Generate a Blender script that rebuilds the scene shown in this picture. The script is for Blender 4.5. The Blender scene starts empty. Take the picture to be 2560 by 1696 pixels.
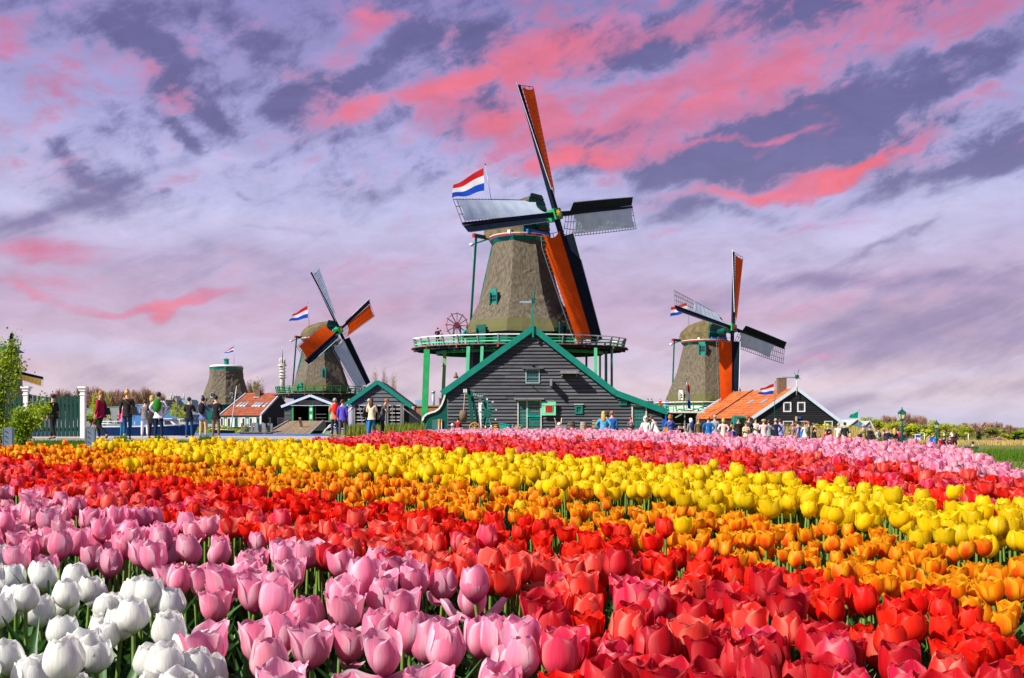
import bpy, math, random, zlib, numpy as np
def hash(k): return zlib.crc32(repr(k).encode())      # the same on every run
from mathutils import Vector, Matrix
R = math.radians
rnd = random.Random(7)
nrg = np.random.default_rng(11)
SC = bpy.context.scene
COL = SC.collection
F, HY, E = 2400.0, 1068.0, 1.5          # focal length and horizon in photo pixels, eye height

# ------------------------------------------------------------------ camera, sky, sun, exposure
cd = bpy.data.cameras.new('camera'); cam = bpy.data.objects.new('camera', cd); COL.objects.link(cam)
cam.location = (0, 0, E); cam.rotation_euler = (R(90), 0, 0)
cd.sensor_width = 36; cd.lens = 36 * F / 2560; cd.shift_y = (HY - 848) / 2560
cd.clip_start = 0.05; cd.clip_end = 9000
SC.camera = cam
SC.view_settings.view_transform = 'Standard'; SC.view_settings.look = 'None'
SC.view_settings.exposure = 1.0; SC.view_settings.gamma = 1
SC.render.engine = 'CYCLES'
SC.cycles.max_bounces = 6; SC.cycles.diffuse_bounces = 3; SC.cycles.transmission_bounces = 4
SC.cycles.transparent_max_bounces = 8; SC.cycles.caustics_reflective = False; SC.cycles.caustics_refractive = False
SC.cycles.use_denoising = True

def lin(r, g, b):
    f = lambda c: (c / 255 / 12.92) if c / 255 <= 0.04045 else ((c / 255 + 0.055) / 1.055) ** 2.4
    return (f(r), f(g), f(b), 1)

SUN_EL, SUN_AZ = 40.0, 34.0       # sun stands to the left, a little behind the camera
tosun = Vector((-math.cos(R(SUN_EL)) * math.cos(R(SUN_AZ)), -math.cos(R(SUN_EL)) * math.sin(R(SUN_AZ)), math.sin(R(SUN_EL))))
sl = bpy.data.lights.new('sun', 'SUN'); sl.energy = 4.6; sl.angle = R(0.53); sl.color = (1.0, 0.945, 0.84)
so = bpy.data.objects.new('sun', sl); COL.objects.link(so); so.location = (-30, -15, 40)
so.rotation_euler = tosun.to_track_quat('Z', 'Y').to_euler()

def build_world():
    w = bpy.data.worlds.new('World'); SC.world = w; w.use_nodes = True
    nt = w.node_tree; N = nt.nodes; Lk = nt.links; N.clear()
    def node(t, **k):
        n = N.new(t)
        for a, b in k.items(): setattr(n, a, b)
        return n
    def val(n, i, v):
        if hasattr(v, 'is_output') or isinstance(v, bpy.types.NodeSocket): Lk.new(v, n.inputs[i])
        else: n.inputs[i].default_value = v
    def mth(op, a, b=None, clamp=False):
        n = node('ShaderNodeMath', operation=op, use_clamp=clamp); val(n, 0, a)
        if b is not None: val(n, 1, b)
        return n.outputs[0]
    def vm(op, a, b=None):
        n = node('ShaderNodeVectorMath', operation=op); val(n, 0, a)
        if b is not None: val(n, 3 if op == 'SCALE' else 1, b)
        return n
    def smooth(x, lo, hi, a=0.0, b=1.0):
        n = node('ShaderNodeMapRange', interpolation_type='SMOOTHSTEP')
        val(n, 0, x); val(n, 1, lo); val(n, 2, hi); val(n, 3, a); val(n, 4, b); return n.outputs[0]
    def noise(vec, scale, detail=5, rough=0.55, dist=0.0):
        n = node('ShaderNodeTexNoise'); val(n, 'Vector', vec); val(n, 'Scale', scale); val(n, 'Detail', detail)
        val(n, 'Roughness', rough); val(n, 'Distortion', dist); return n
    def mix(f, a, b):
        n = node('ShaderNodeMix', data_type='RGBA'); val(n, 0, f); val(n, 6, a); val(n, 7, b); return n.outputs[2]
    tc = node('ShaderNodeTexCoord'); D = tc.outputs['Generated']
    sp = node('ShaderNodeSeparateXYZ'); Lk.new(D, sp.inputs[0])
    az = mth('MULTIPLY', mth('ARCTAN2', sp.outputs[0], sp.outputs[1]), F)
    el = mth('MULTIPLY', mth('ARCSINE', sp.outputs[2]), F)
    cb = node('ShaderNodeCombineXYZ'); Lk.new(az, cb.inputs[0]); Lk.new(el, cb.inputs[1])
    S = cb.outputs[0]
    def toS(px, py):
        a = math.atan((px - 1280) / F); e = math.atan((HY - py) / F * math.cos(a)); return a * F, e * F
    # stretched direction for the noises: streaks lie flat low down
    mp = node('ShaderNodeMapping'); Lk.new(D, mp.inputs[0]); mp.inputs['Scale'].default_value = (1, 1, 2.6); mp.inputs['Rotation'].default_value = (0, R(-9), 0)
    DS = mp.outputs[0]
    mpa = node('ShaderNodeMapping'); Lk.new(D, mpa.inputs[0]); mpa.inputs['Rotation'].default_value = (0, R(24), 0)
    mp2 = node('ShaderNodeMapping'); Lk.new(mpa.outputs[0], mp2.inputs[0]); mp2.inputs['Scale'].default_value = (1.25, 1.4, 2.0)
    mp3 = node('ShaderNodeMapping'); Lk.new(mpa.outputs[0], mp3.inputs[0]); mp3.inputs['Scale'].default_value = (.42, 1.0, 3.0)
    DR = mp2.outputs[0]
    n1 = noise(DS, 6.5, 7, .58, .35); n2 = noise(DS, 17, 7, .62, .5); n3 = noise(DR, 11, 8, .64, .5); n5 = noise(DR, 26, 6, .62, .4); n6 = noise(mp3.outputs[0], 13, 7, .6, .3); nw1 = noise(DS, 5.0, 2.5, .5); nw2 = noise(DR, 11, 4, .55)
    w1 = vm('SCALE', vm('SUBTRACT', nw1.outputs['Color'], (.5, .5, .5)).outputs[0], 170.0).outputs[0]
    w2 = vm('SCALE', vm('SUBTRACT', nw2.outputs['Color'], (.5, .5, .5)).outputs[0], 90.0).outputs[0]
    SW = vm('ADD', vm('ADD', S, w1).outputs[0], w2).outputs[0]
    def blobs(lst, src=SW):
        V = vm('MULTIPLY', src, (1, 1, 0)).outputs[0]            # x, y: place in the sky; z: running sum of the blobs
        for (px, py, rx, ry, rot, st) in lst:
            c = toS(px, py)
            m = node('ShaderNodeMapping', vector_type='TEXTURE'); Lk.new(V, m.inputs[0])
            m.inputs['Location'].default_value = (c[0], c[1], 0); m.inputs['Rotation'].default_value = (0, 0, R(rot)); m.inputs['Scale'].default_value = (rx, ry, 1e6)
            ln = vm('LENGTH', m.outputs[0]).outputs['Value']
            o = node('ShaderNodeCombineXYZ'); Lk.new(smooth(ln, 1.65, 0.0, 0.0, st), o.inputs[2])
            V = vm('ADD', V, o.outputs[0]).outputs[0]
        q = node('ShaderNodeSeparateXYZ'); Lk.new(V, q.inputs[0])
        return q.outputs[2]
    pink = [(1800, 235, 640, 80, 13, .95), (1310, 190, 200, 150, 20, .9), (1580, 90, 260, 90, 0, .5), (1060, 250, 180, 55, 18, .9),
            (850, 285, 110, 45, 12, .9), (930, 20, 95, 45, 5, .9), (420, 240, 75, 50, 0, .75), (10, 90, 60, 45, 0, .6), (170, 235, 80, 20, -14, .35),
            (1470, 420, 200, 34, 6, .9), (1920, 468, 310, 26, 7, 1.1), (2190, 405, 130, 15, 17, .9), (1860, 350, 170, 9, 5, .85), (1200, 330, 90, 35, 10, .5),
            (40, 640, 170, 30, 12, .75), (90, 722, 120, 22, 8, .7), (130, 765, 130, 12, -8, .7), (400, 768, 155, 13, 9, 1.0), (2000, 873, 100, 10, 0, .6),
            (1660, 580, 120, 12, 3, .4), (2030, 540, 280, 22, 4, .3), (2130, 20, 400, 40, 0, .3), (700, 690, 500, 40, 0, .22), (1300, 800, 600, 60, 0, .22),
            (2450, 240, 160, 30, 20, .35), (2200, 760, 500, 40, 0, .18)]
    dark = [(1880, 345, 430, 80, 7, 1.0), (2230, 225, 380, 60, 16, .9), (2020, 395, 420, 45, 5, .9), (2360, 425, 260, 42, 10, 1.0), (2530, 380, 90, 35, 12, 1.1), (1950, 40, 560, 70, 5, .95),
            (1750, 535, 280, 26, 3, .7), (90, 545, 120, 42, 22, 1.1), (240, 460, 170, 45, -8, .9), (150, 400, 80, 20, -25, .7), (400, 120, 190, 75, -42, .9), (560, 60, 110, 60, -30, .6), (200, 60, 200, 60, -10, .5),
            (690, 170, 120, 60, -50, .6), (800, 215, 130, 50, 25, .8), (960, 165, 130, 45, 30, .9), (1110, 60, 160, 70, -10, .9), (1160, 300, 120, 50, 10, .85), (700, 290, 80, 40, -40, .6),
            (420, 320, 60, 20, -30, .9), (520, 300, 55, 20, -30, .7), (860, 465, 60, 20, 15, .6), (700, 577, 80, 10, 0, .5), (620, 485, 20, 8, 0, .6), (390, 482, 22, 12, -20, .6),
            (1500, 345, 150, 25, 5, .7), (1370, 120, 90, 50, 30, .6), (1560, 90, 120, 45, 0, .6), (2210, 690, 360, 34, -2, .95), (2400, 780, 360, 60, 0, .75), (2250, 870, 500, 55, 0, .85),
            (2050, 1000, 700, 26, 0, .5), (2300, 560, 130, 12, 22, .6), (400, 660, 520, 45, 0, .45), (900, 770, 500, 50, 0, .28), (450, 935, 560, 50, 0, .42), (950, 880, 400, 30, 0, .3), (900, 1010, 700, 30, 0, .45), (1750, 760, 240, 30, 0, .35), (1600, 640, 600, 20, 0, .3)]
    light = [(650, 560, 800, 60, 0, .8), (1230, 470, 230, 70, 0, .7), (2380, 520, 260, 60, 8, .8), (2080, 620, 420, 50, 0, .6), (520, 400, 420, 60, -5, .5), (300, 860, 520, 32, 0, .8), (1950, 700, 300, 26, -8, .6),
             (2350, 950, 500, 30, 3, .7), (2250, 330, 200, 40, 20, .25), (1800, 830, 300, 22, 0, .6), (900, 340, 200, 40, 0, .4), (60, 420, 150, 60, 0, .4), (1700, 900, 400, 30, 0, .5)]
    S1 = vm('ADD', S, vm('SCALE', w1, 1.0).outputs[0]).outputs[0]
    P, K, B = blobs(pink), blobs(dark), blobs(light, S1)
    # base gradient over elevation
    rp = node('ShaderNodeValToRGB'); cr = rp.color_ramp
    up = mth('DIVIDE', el, 2400.0); Lk.new(up, rp.inputs[0])
    st = [(-.02, (196, 190, 210)), (.008, (196, 190, 216)), (.035, (216, 196, 207)), (.075, (205, 182, 204)), (.13, (192, 167, 197)), (.175, (190, 177, 210)), (.215, (186, 184, 224)), (.29, (168, 164, 212)), (.36, (152, 146, 198)), (.44, (132, 124, 182)), (.75, (118, 112, 168)), (1.0, (110, 112, 165))]
    while len(cr.elements) < len(st): cr.elements.new(.5)
    for e_, (p_, c_) in zip(cr.elements, st): e_.position = max(0, p_); e_.color = lin(*c_)
    base = rp.outputs[0]
    # streaky variation over the whole sky (also where no single cloud is placed)
    v1 = smooth(n1.outputs['Fac'], .34, .66, -1.0, 1.0); v2 = smooth(n2.outputs['Fac'], .3, .7, -1.0, 1.0); v3 = smooth(n3.outputs['Fac'], .3, .7, -1.0, 1.0)
    hi = smooth(el, 420.0, 640.0)                                  # upper sky: ragged cells; lower sky: soft bands
    v5 = smooth(n5.outputs['Fac'], .3, .7, -1.0, 1.0)
    v6 = smooth(n6.outputs['Fac'], .3, .7, -1.0, 1.0)
    rag = mth('MULTIPLY', mth('ADD', mth('ADD', mth('MULTIPLY', v3, .36), mth('MULTIPLY', v5, .27)), mth('MULTIPLY', v2, .12)), mth('ADD', mth('MULTIPLY', hi, .85), .22))
    rag = mth('ADD', mth('ADD', rag, mth('MULTIPLY', v1, .14)), mth('MULTIPLY', v6, .26))
    Bm = smooth(mth('ADD', B, mth('MULTIPLY', rag, -.5)), .1, 1.05)
    Km = smooth(mth('ADD', mth('ADD', K, rag), mth('MULTIPLY', hi, .10)), .05, 1.2, 0.0, .84)
    Pm = smooth(mth('ADD', P, mth('MULTIPLY', rag, -.92)), .08, 1.1, 0.0, .97)
    lt = mix(up, (0.60, 0.56, 0.76, 1), (0.50, 0.50, 0.83, 1))
    c = mix(mth('MULTIPLY', Bm, .72), base, lt)
    dk = mix(smooth(el, 100.0, 700.0), lin(150, 132, 172), lin(92, 86, 136))
    c = mix(Km, c, dk)
    pk = mix(smooth(P, .55, 1.3), lin(200, 118, 158), lin(240, 108, 122))
    pk = mix(smooth(el, 500.0, 250.0, 0, .35), pk, lin(236, 150, 170))
    c = mix(mth('MULTIPLY', Pm, .93), c, pk)
    fine = smooth(n2.outputs['Fac'], .25, .75, .90, 1.10)
    c = vm('SCALE', c, fine).outputs[0]
    # clear sky (Nishita) glows faintly through the cloud veil
    sk = node('ShaderNodeTexSky', sky_type='NISHITA'); sk.sun_disc = False
    sk.sun_elevation = R(SUN_EL); sk.sun_rotation = math.atan2(tosun.x, tosun.y); sk.air_density = 1.0; sk.dust_density = 0.6
    bg1 = node('ShaderNodeBackground'); Lk.new(sk.outputs[0], bg1.inputs[0]); bg1.inputs[1].default_value = 0.05
    bg2 = node('ShaderNodeBackground'); Lk.new(c, bg2.inputs[0]); bg2.inputs[1].default_value = 0.555
    mx = node('ShaderNodeMixShader'); mx.inputs[0].default_value = 0.93
    Lk.new(bg1.outputs[0], mx.inputs[1]); Lk.new(bg2.outputs[0], mx.inputs[2])
    out = node('ShaderNodeOutputWorld'); Lk.new(mx.outputs[0], out.inputs[0])
    w.cycles.sampling_method = 'MANUAL'; w.cycles.sample_map_resolution = 512
build_world()

# ------------------------------------------------------------------ helpers
def W(px, py, d): return Vector(((px - 1280) / F * d, d, E + (HY - py) / F * d))
def ss(a, b, x):
    t = np.clip((np.asarray(x, float) - a) / (b - a), 0, 1); return t * t * (3 - 2 * t)
def thing(name, label, cat, loc=(0, 0, 0), rz=0.0, group=None):
    o = bpy.data.objects.new(name, None); COL.objects.link(o); o.empty_display_size = .2
    o.location = loc; o.rotation_euler = (0, 0, rz); o['label'] = label; o['category'] = cat
    if group: o['group'] = group
    return o
def tag(o, label, cat, group=None):
    o['label'] = label; o['category'] = cat
    if group: o['group'] = group
    return o
def clone(o, parent=None):
    c = o.copy(); COL.objects.link(c)
    if parent is not None: c.parent = parent
    for ch in [x for x in KIDS.get(o.name, [])]: clone(ch, c)
    return c
KIDS = {}
def link(name, me, parent=None, label=None):
    o = bpy.data.objects.new(name, me); COL.objects.link(o)
    if parent is not None:
        o.parent = parent; KIDS.setdefault(parent.name, []).append(o)
    if label: o['label'] = label
    return o

class MB:
    def __init__(s): s.v = []; s.f = []; s.m = []; s.sm = []
    def add(s, vs, fs, mi=0, smooth=False, M=None):
        b = len(s.v)
        s.v += [tuple(M @ Vector(p)) for p in vs] if M is not None else [tuple(p) for p in vs]
        s.f += [tuple(i + b for i in f) for f in fs]; s.m += [mi] * len(fs); s.sm += [smooth] * len(fs); return s
    def box(s, c, d, mi=0, rz=0, M=None):
        x, y, z = d[0] / 2, d[1] / 2, d[2] / 2; ca, sa = math.cos(rz), math.sin(rz)
        vs = [(c[0] + a * ca - b_ * sa, c[1] + a * sa + b_ * ca, c[2] + h) for h in (-z, z) for a, b_ in ((-x, -y), (x, -y), (x, y), (-x, y))]
        return s.add(vs, [(3, 2, 1, 0), (4, 5, 6, 7), (0, 1, 5, 4), (1, 2, 6, 5), (2, 3, 7, 6), (3, 0, 4, 7)], mi, M=M)
    def bar(s, p, q, w, h=None, mi=0, up=(0, 0, 1), w2=None, h2=None):
        p, q = Vector(p), Vector(q); h = h or w; w2 = w2 or w; h2 = h2 or h; d = (q - p).normalized(); u = Vector(up)
        if abs(d.dot(u)) > .98: u = Vector((0, 1, 0))
        a = d.cross(u).normalized(); b = a.cross(d).normalized()
        vs = [c + a * i * ww / 2 + b * j * hh / 2 for c, ww, hh in ((p, w, h), (q, w2, h2)) for i, j in ((-1, -1), (1, -1), (1, 1), (-1, 1))]
        return s.add(vs, [(3, 2, 1, 0), (4, 5, 6, 7), (0, 1, 5, 4), (1, 2, 6, 5), (2, 3, 7, 6), (3, 0, 4, 7)], mi)
    def tube(s, pts, rs, n=8, mi=0, smooth=True, caps=True):
        pts = [Vector(p) for p in pts]; rs = rs if hasattr(rs, '__len__') else [rs] * len(pts)
        vs = []; a = None
        for i, p in enumerate(pts):
            d = (pts[min(i + 1, len(pts) - 1)] - pts[max(i - 1, 0)]).normalized()
            if a is None: a = d.orthogonal().normalized()
            a = (a - d * a.dot(d)).normalized(); b = d.cross(a)
            vs += [p + (a * math.cos(2 * math.pi * k / n) + b * math.sin(2 * math.pi * k / n)) * rs[i] for k in range(n)]
        fs = [(i * n + k, i * n + (k + 1) % n, (i + 1) * n + (k + 1) % n, (i + 1) * n + k) for i in range(len(pts) - 1) for k in range(n)]
        s.add(vs, fs, mi, smooth)
        if caps:
            b0 = len(s.v) - len(vs); e0 = len(s.v) - n
            s.f += [tuple(b0 + k for k in reversed(range(n))), tuple(e0 + k for k in range(n))]; s.m += [mi] * 2; s.sm += [False] * 2
        return s
    def lathe(s, prof, n=12, c=(0, 0, 0), mi=0, smooth=True, ph=0.0, sx=1, sy=1, caps=True):
        vs = [(c[0] + r * sx * math.cos(2 * math.pi * k / n + ph), c[1] + r * sy * math.sin(2 * math.pi * k / n + ph), c[2] + z) for r, z in prof for k in range(n)]
        fs = [(i * n + k, i * n + (k + 1) % n, (i + 1) * n + (k + 1) % n, (i + 1) * n + k) for i in range(len(prof) - 1) for k in range(n)]
        if caps: fs += [tuple(reversed(range(n))), tuple(range((len(prof) - 1) * n, len(prof) * n))]
        return s.add(vs, fs, mi, smooth)
    def prism(s, poly, y0, y1, mi=0, M=None):        # poly in x,z ; extruded along y
        n = len(poly); vs = [(x, y0, z) for x, z in poly] + [(x, y1, z) for x, z in poly]
        return s.add(vs, [tuple(range(n)), tuple(reversed(range(n, 2 * n)))] + [(i, i + n, (i + 1) % n + n, (i + 1) % n) for i in range(n)], mi, M=M)
    def quad(s, a, b, c, d, mi=0): return s.add([a, b, c, d], [(0, 1, 2, 3)], mi)
    def mesh(s, name, mats):
        me = bpy.data.meshes.new(name); me.from_pydata(s.v, [], s.f)
        for m in (mats if isinstance(mats, (list, tuple)) else [mats]): me.materials.append(m)
        me.polygons.foreach_set('material_index', s.m); me.polygons.foreach_set('use_smooth', s.sm); me.update()
        return me
    def build(s, name, mats, parent=None, label=None, loc=None):
        o = link(name, s.mesh(name, mats), parent, label)
        if loc is not None: o.location = loc
        return o

def recalc(o):
    import bmesh
    bm = bmesh.new(); bm.from_mesh(o.data); bmesh.ops.recalc_face_normals(bm, faces=bm.faces); bm.to_mesh(o.data); bm.free(); return o

# ------------------------------------------------------------------ materials
MATS = {}
def mat(name, col, rough=.7, var=.25, scale=4.0, bump=0.0, bscale=30.0, stretch=(1, 1, 1), col2=None, metal=0.0, spec=.3, transl=0.0, detail=4, objvar=0.0):
    if name in MATS: return MATS[name]
    m = bpy.data.materials.new(name); m.use_nodes = True; nt = m.node_tree; N = nt.nodes; Lk = nt.links
    b = N['Principled BSDF']; b.inputs['Roughness'].default_value = rough; b.inputs['Metallic'].default_value = metal
    b.inputs['Specular IOR Level'].default_value = spec
    tc = N.new('ShaderNodeTexCoord'); mp = N.new('ShaderNodeMapping'); mp.inputs['Scale'].default_value = stretch; Lk.new(tc.outputs['Object'], mp.inputs[0])
    c1 = tuple(col[:3]) + (1,); c2 = (tuple(col2[:3]) + (1,)) if col2 else tuple(x * (1 - var) for x in col[:3]) + (1,)
    nz = N.new('ShaderNodeTexNoise'); nz.inputs['Scale'].default_value = scale; nz.inputs['Detail'].default_value = detail; nz.inputs['Roughness'].default_value = .6; Lk.new(mp.outputs[0], nz.inputs[0])
    mr = N.new('ShaderNodeMapRange'); mr.inputs[1].default_value = .35; mr.inputs[2].default_value = .65; Lk.new(nz.outputs[0], mr.inputs[0])
    mx = N.new('ShaderNodeMix'); mx.data_type = 'RGBA'; Lk.new(mr.outputs[0], mx.inputs[0]); mx.inputs[6].default_value = c1; mx.inputs[7].default_value = c2
    out = mx.outputs[2]
    if objvar:
        oi = N.new('ShaderNodeObjectInfo'); m2 = N.new('ShaderNodeMapRange'); m2.inputs[3].default_value = 1 - objvar; m2.inputs[4].default_value = 1 + objvar; Lk.new(oi.outputs['Random'], m2.inputs[0])
        vs = N.new('ShaderNodeVectorMath'); vs.operation = 'SCALE'; Lk.new(out, vs.inputs[0]); Lk.new(m2.outputs[0], vs.inputs[3]); out = vs.outputs[0]
    Lk.new(out, b.inputs['Base Color'])
    if bump:
        n2 = N.new('ShaderNodeTexNoise'); n2.inputs['Scale'].default_value = bscale; n2.inputs['Detail'].default_value = 3; Lk.new(mp.outputs[0], n2.inputs[0])
        bp = N.new('ShaderNodeBump'); bp.inputs['Strength'].default_value = min(1, bump); bp.inputs['Distance'].default_value = .05 * bump; Lk.new(n2.outputs[0], bp.inputs['Height']); Lk.new(bp.outputs[0], b.inputs['Normal'])
    if transl:
        tr = N.new('ShaderNodeBsdfTranslucent'); Lk.new(out, tr.inputs[0]); ms = N.new('ShaderNodeMixShader'); ms.inputs[0].default_value = transl
        Lk.new(b.outputs[0], ms.inputs[1]); Lk.new(tr.outputs[0], ms.inputs[2]); Lk.new(ms.outputs[0], N['Material Output'].inputs[0])
    MATS[name] = m; return m
def S8(r, g, b): return lin(r, g, b)[:3]

thatch = mat('thatch', (.165, .14, .102), .95, scale=3.4, col2=(.072, .062, .047), bump=1.1, bscale=16, stretch=(1.7, 1.7, .42), spec=.05, detail=8)
thatch_moss = mat('mossy_thatch', (.105, .10, .05), .95, scale=1.5, col2=(.10, .10, .04), bump=.8, bscale=13, stretch=(1.6, 1.6, .6), spec=.05)
thatch_cap = mat('cap_thatch', (.15, .115, .06), .95, scale=1.2, col2=(.08, .068, .035), bump=1.4, bscale=6, spec=.05)
plank_grey = mat('tarred_planks', (.078, .083, .098), .75, scale=2.2, col2=(.05, .052, .06), bump=.35, bscale=9, stretch=(.5, 3, 5), objvar=.32, spec=.35)
plank_dark = mat('black_planks', (.018, .02, .025), .7, scale=3, col2=(.008, .01, .013), objvar=.3)
plank_navy = mat('dark_navy_paint', (.004, .010, .024), .6, var=.5, scale=3, spec=.12)
teal = mat('teal_paint', (.0, .19, .145), .42, scale=2, col2=(.0, .145, .115), spec=.4)
teal_d = mat('dark_teal_paint', (.0, .085, .065), .45, scale=3, col2=(.0, .06, .05))
green = mat('bright_green_paint', (.02, .33, .10), .45, scale=2.5, col2=(.015, .25, .08))
green_l = mat('light_green_paint', (.10, .52, .27), .5, scale=2.5, col2=(.08, .42, .22))
green_y = mat('weathered_green_post', (.16, .36, .12), .6, scale=2, col2=(.09, .42, .14), stretch=(1, 1, .3))
white = mat('white_paint', (.72, .72, .72), .5, var=.18, scale=5)
white_w = mat('weathered_white', (.62, .60, .56), .6, var=.25, scale=4)
red_p = mat('red_paint', (.42, .02, .015), .5, var=.3)
maroon = mat('maroon_paint', (.13, .012, .02), .5)
blue_p = mat('blue_paint', (.01, .10, .45), .45)
yellow_p = mat('yellow_paint', (.75, .55, .02), .45)
glass_d = mat('window_glass', (.012, .022, .03), .06, var=.5, scale=1.5, spec=.9)
glass_g = mat('teal_glass', (.006, .055, .07), .08, var=.6, scale=2, spec=.9)
cloth_o = mat('orange_sailcloth', (.82, .095, .004), .75, scale=1.2, col2=(.70, .075, .004), bump=.3, bscale=2.5, transl=.22, spec=.1)
cloth_w = mat('white_sailcloth', (.66, .76, .86), .75, scale=1.0, col2=(.52, .64, .78), bump=.3, bscale=2.5, transl=.25, spec=.1)
lattice_m = mat('sail_lattice', (.16, .15, .15), .6)
lattice_w = mat('white_lattice', (.50, .55, .60), .6)
tile_m = mat('orange_roof_tiles', (.50, .125, .028), .8, scale=1.3, col2=(.30, .085, .03), objvar=.22, bump=.3, bscale=20)
tile_b = mat('brown_red_roof_tiles', (.34, .085, .035), .85, scale=1.3, col2=(.19, .06, .03), objvar=.2, bump=.3, bscale=20)
oldwood = mat('weathered_wood', (.26, .19, .12), .85, scale=3, col2=(.15, .11, .075), stretch=(1, 1, .4), objvar=.2)
greywood = mat('grey_wood', (.23, .23, .24), .85, scale=3, col2=(.14, .14, .15), stretch=(1, 1, .4), objvar=.2)
steel = mat('galvanised_steel', (.32, .42, .52), .4, var=.3, metal=.3)
iron = mat('black_iron', (.012, .012, .014), .5)
brick_m = mat('brown_brick', (.19, .11, .07), .85, var=.4, scale=8)
rope_m = mat('rope', (.45, .38, .26), .9)
skin = mat('skin', (.52, .29, .20), .55, var=.1)

# ------------------------------------------------------------------ the lie of the land (metres below eye level)
_dh = np.array([(0.0, .50), (1.3, .43), (2, .385), (3, .33), (4.4, .26), (5.5, .21), (6.5, .17), (7.5, .14), (9, .115), (12, .088), (16, .068), (30, .068)])
def bloom_drop(y): return np.interp(y, _dh[:, 0], _dh[:, 1])
STEM = .43
_du = np.array([(-.6, .53), (-.12, .53), (.04, .62), (.09, 1.1), (.2, 1.2), (.27, 1.3), (.37, 1.65), (.40, 1.85), (.45, 2.6), (.55, 2.9), (1.5, 3.6)])
def drop(x, y):
    x = np.asarray(x, float); y = np.asarray(y, float)
    yy = np.maximum(y, .01); u = np.where(y > 0, x / np.maximum(yy, 8.0), np.sign(x) * .2)
    near = bloom_drop(np.clip(y, 0, 30)) + STEM
    mid = np.interp(u, _du[:, 0], _du[:, 1])
    far = np.where(u > .2, 4.3, .62)
    far = mid + (4.3 - mid) * ss(.22, .40, u)
    d = mid + (far - mid) * ss(110, 250, y)
    d = d + (.38 - d) * (ss(58, 64, y) * (1 - ss(100, 108, y)) * ss(-9, -7, x) * (1 - ss(12.5, 15, x)))
    d = near + (d - near) * ss(16.5, 33, y)
    return d
def river(x, y):                                    # 1 inside the river
    xe = np.interp(y, [50, 100, 135, 150], [-8.6, -17.5, -27, -37]); xe = np.where(y > 150, -37 - (y - 150) * 1.1, xe)
    yf = np.interp(x, [-400, -90, -60, -36, -20], [215, 185, 160, 150, 150])
    return (ss(0, .7, xe - x)) * ss(51.0, 51.9, y) * (1 - ss(yf - 1.2, yf, y)) * ss(-420, -400, x)
def gz(x, y):
    z = E - drop(x, y); r = river(x, y)
    return z * (1 - r) + (E - 2.2) * r
def gzf(x, y): return float(gz(np.array([x]), np.array([y]))[0])
WATER = E - .92

def sheet(name, xs, ys, zf, m, kind='structure'):
    X, Y = np.meshgrid(xs, ys); Z = zf(X, Y); n, k = X.shape
    me = bpy.data.meshes.new(name); V = np.stack([X, Y, Z], -1).reshape(-1, 3)
    i = np.arange((n - 1) * (k - 1)); r, c = i // (k - 1), i % (k - 1); a = r * k + c
    Fc = np.stack([a, a + 1, a + k + 1, a + k], -1)
    me.vertices.add(len(V)); me.vertices.foreach_set('co', V.ravel()); me.loops.add(Fc.size); me.loops.foreach_set('vertex_index', Fc.ravel().astype(np.int32))
    me.polygons.add(len(Fc)); me.polygons.foreach_set('loop_start', np.arange(0, Fc.size, 4, dtype=np.int32)); me.polygons.foreach_set('use_smooth', np.ones(len(Fc), bool))
    me.update(calc_edges=True); me.validate(); me.materials.append(m)
    o = link(name, me); o['kind'] = kind; return o

g_m = mat('meadow_ground', (.085, .13, .022), .95, scale=.35, col2=(.16, .15, .045), detail=8, bump=.6, bscale=6, spec=.05)
pv_m = mat('quay_paving', (.40, .36, .30), .85, scale=1.5, col2=(.30, .27, .23), detail=7, bump=.2, bscale=14, spec=.1)
soil_m = mat('bed_soil', (.035, .028, .018), .95, scale=6, col2=(.018, .02, .010), bump=1, bscale=25, spec=.05)
wt_m = mat('river_water', (.045, .15, .42), .3, scale=1.2, col2=(.03, .11, .34), bump=.9, bscale=2.0, stretch=(1, 2.5, 1), spec=.3)
xs = 8 * np.sinh(np.linspace(-math.asinh(480), math.asinh(480), 300))
ys = np.concatenate([-np.geomspace(300, 1, 14), np.linspace(0, 18, 37), np.linspace(19, 48, 24), np.linspace(49, 54, 15), np.linspace(56, 260, 120), np.geomspace(266, 7000, 40)])
sheet('ground', xs, ys, gz, g_m)
sheet('river', np.array([-430, -200, -90, -45, -20, 0]), np.array([50.6, 70, 100, 140, 180, 220]), lambda x, y: 0 * x + WATER, wt_m)
def pl(*p): p = np.array(p, float); return lambda x: np.interp(x, p[:, 0], p[:, 1])
btop = pl((-400, 1100), (0, 1118), (30, 1116), (200, 1116), (240, 1117), (640, 1115), (740, 1115), (800, 1104), (900, 1096), (1000, 1088), (1100, 1083), (1300, 1079), (1500, 1082), (1700, 1091), (1900, 1099), (2100, 1106), (2250, 1114), (2400, 1130), (2450, 1144), (2560, 1185), (2700, 1250), (2900, 1340))
# soil only where the bed lies: rows of the sheet end at the bed's far edge
sx, sy = np.linspace(-9, 9, 120), np.concatenate([np.linspace(.3, 1.2, 4), np.geomspace(1.35, 16.3, 60)])
SX, SY = np.meshgrid(sx, sy); inside = (HY + F * bloom_drop(SY) / SY > btop(1280 + F * SX / SY)); SZ = E - bloom_drop(SY) - STEM + .006
so_ = MB(); nk = len(sx)
so_.v = [tuple(v) for v in np.stack([SX, SY, SZ], -1).reshape(-1, 3)]
for i in range(len(sy) - 1):
    for j in range(nk - 1):
        if inside[i, j] and inside[i, j + 1]: so_.f.append((i * nk + j, i * nk + j + 1, (i + 1) * nk + j + 1, (i + 1) * nk + j)); so_.m.append(0); so_.sm.append(True)
o = so_.build('soil', soil_m); o['kind'] = 'structure'
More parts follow.
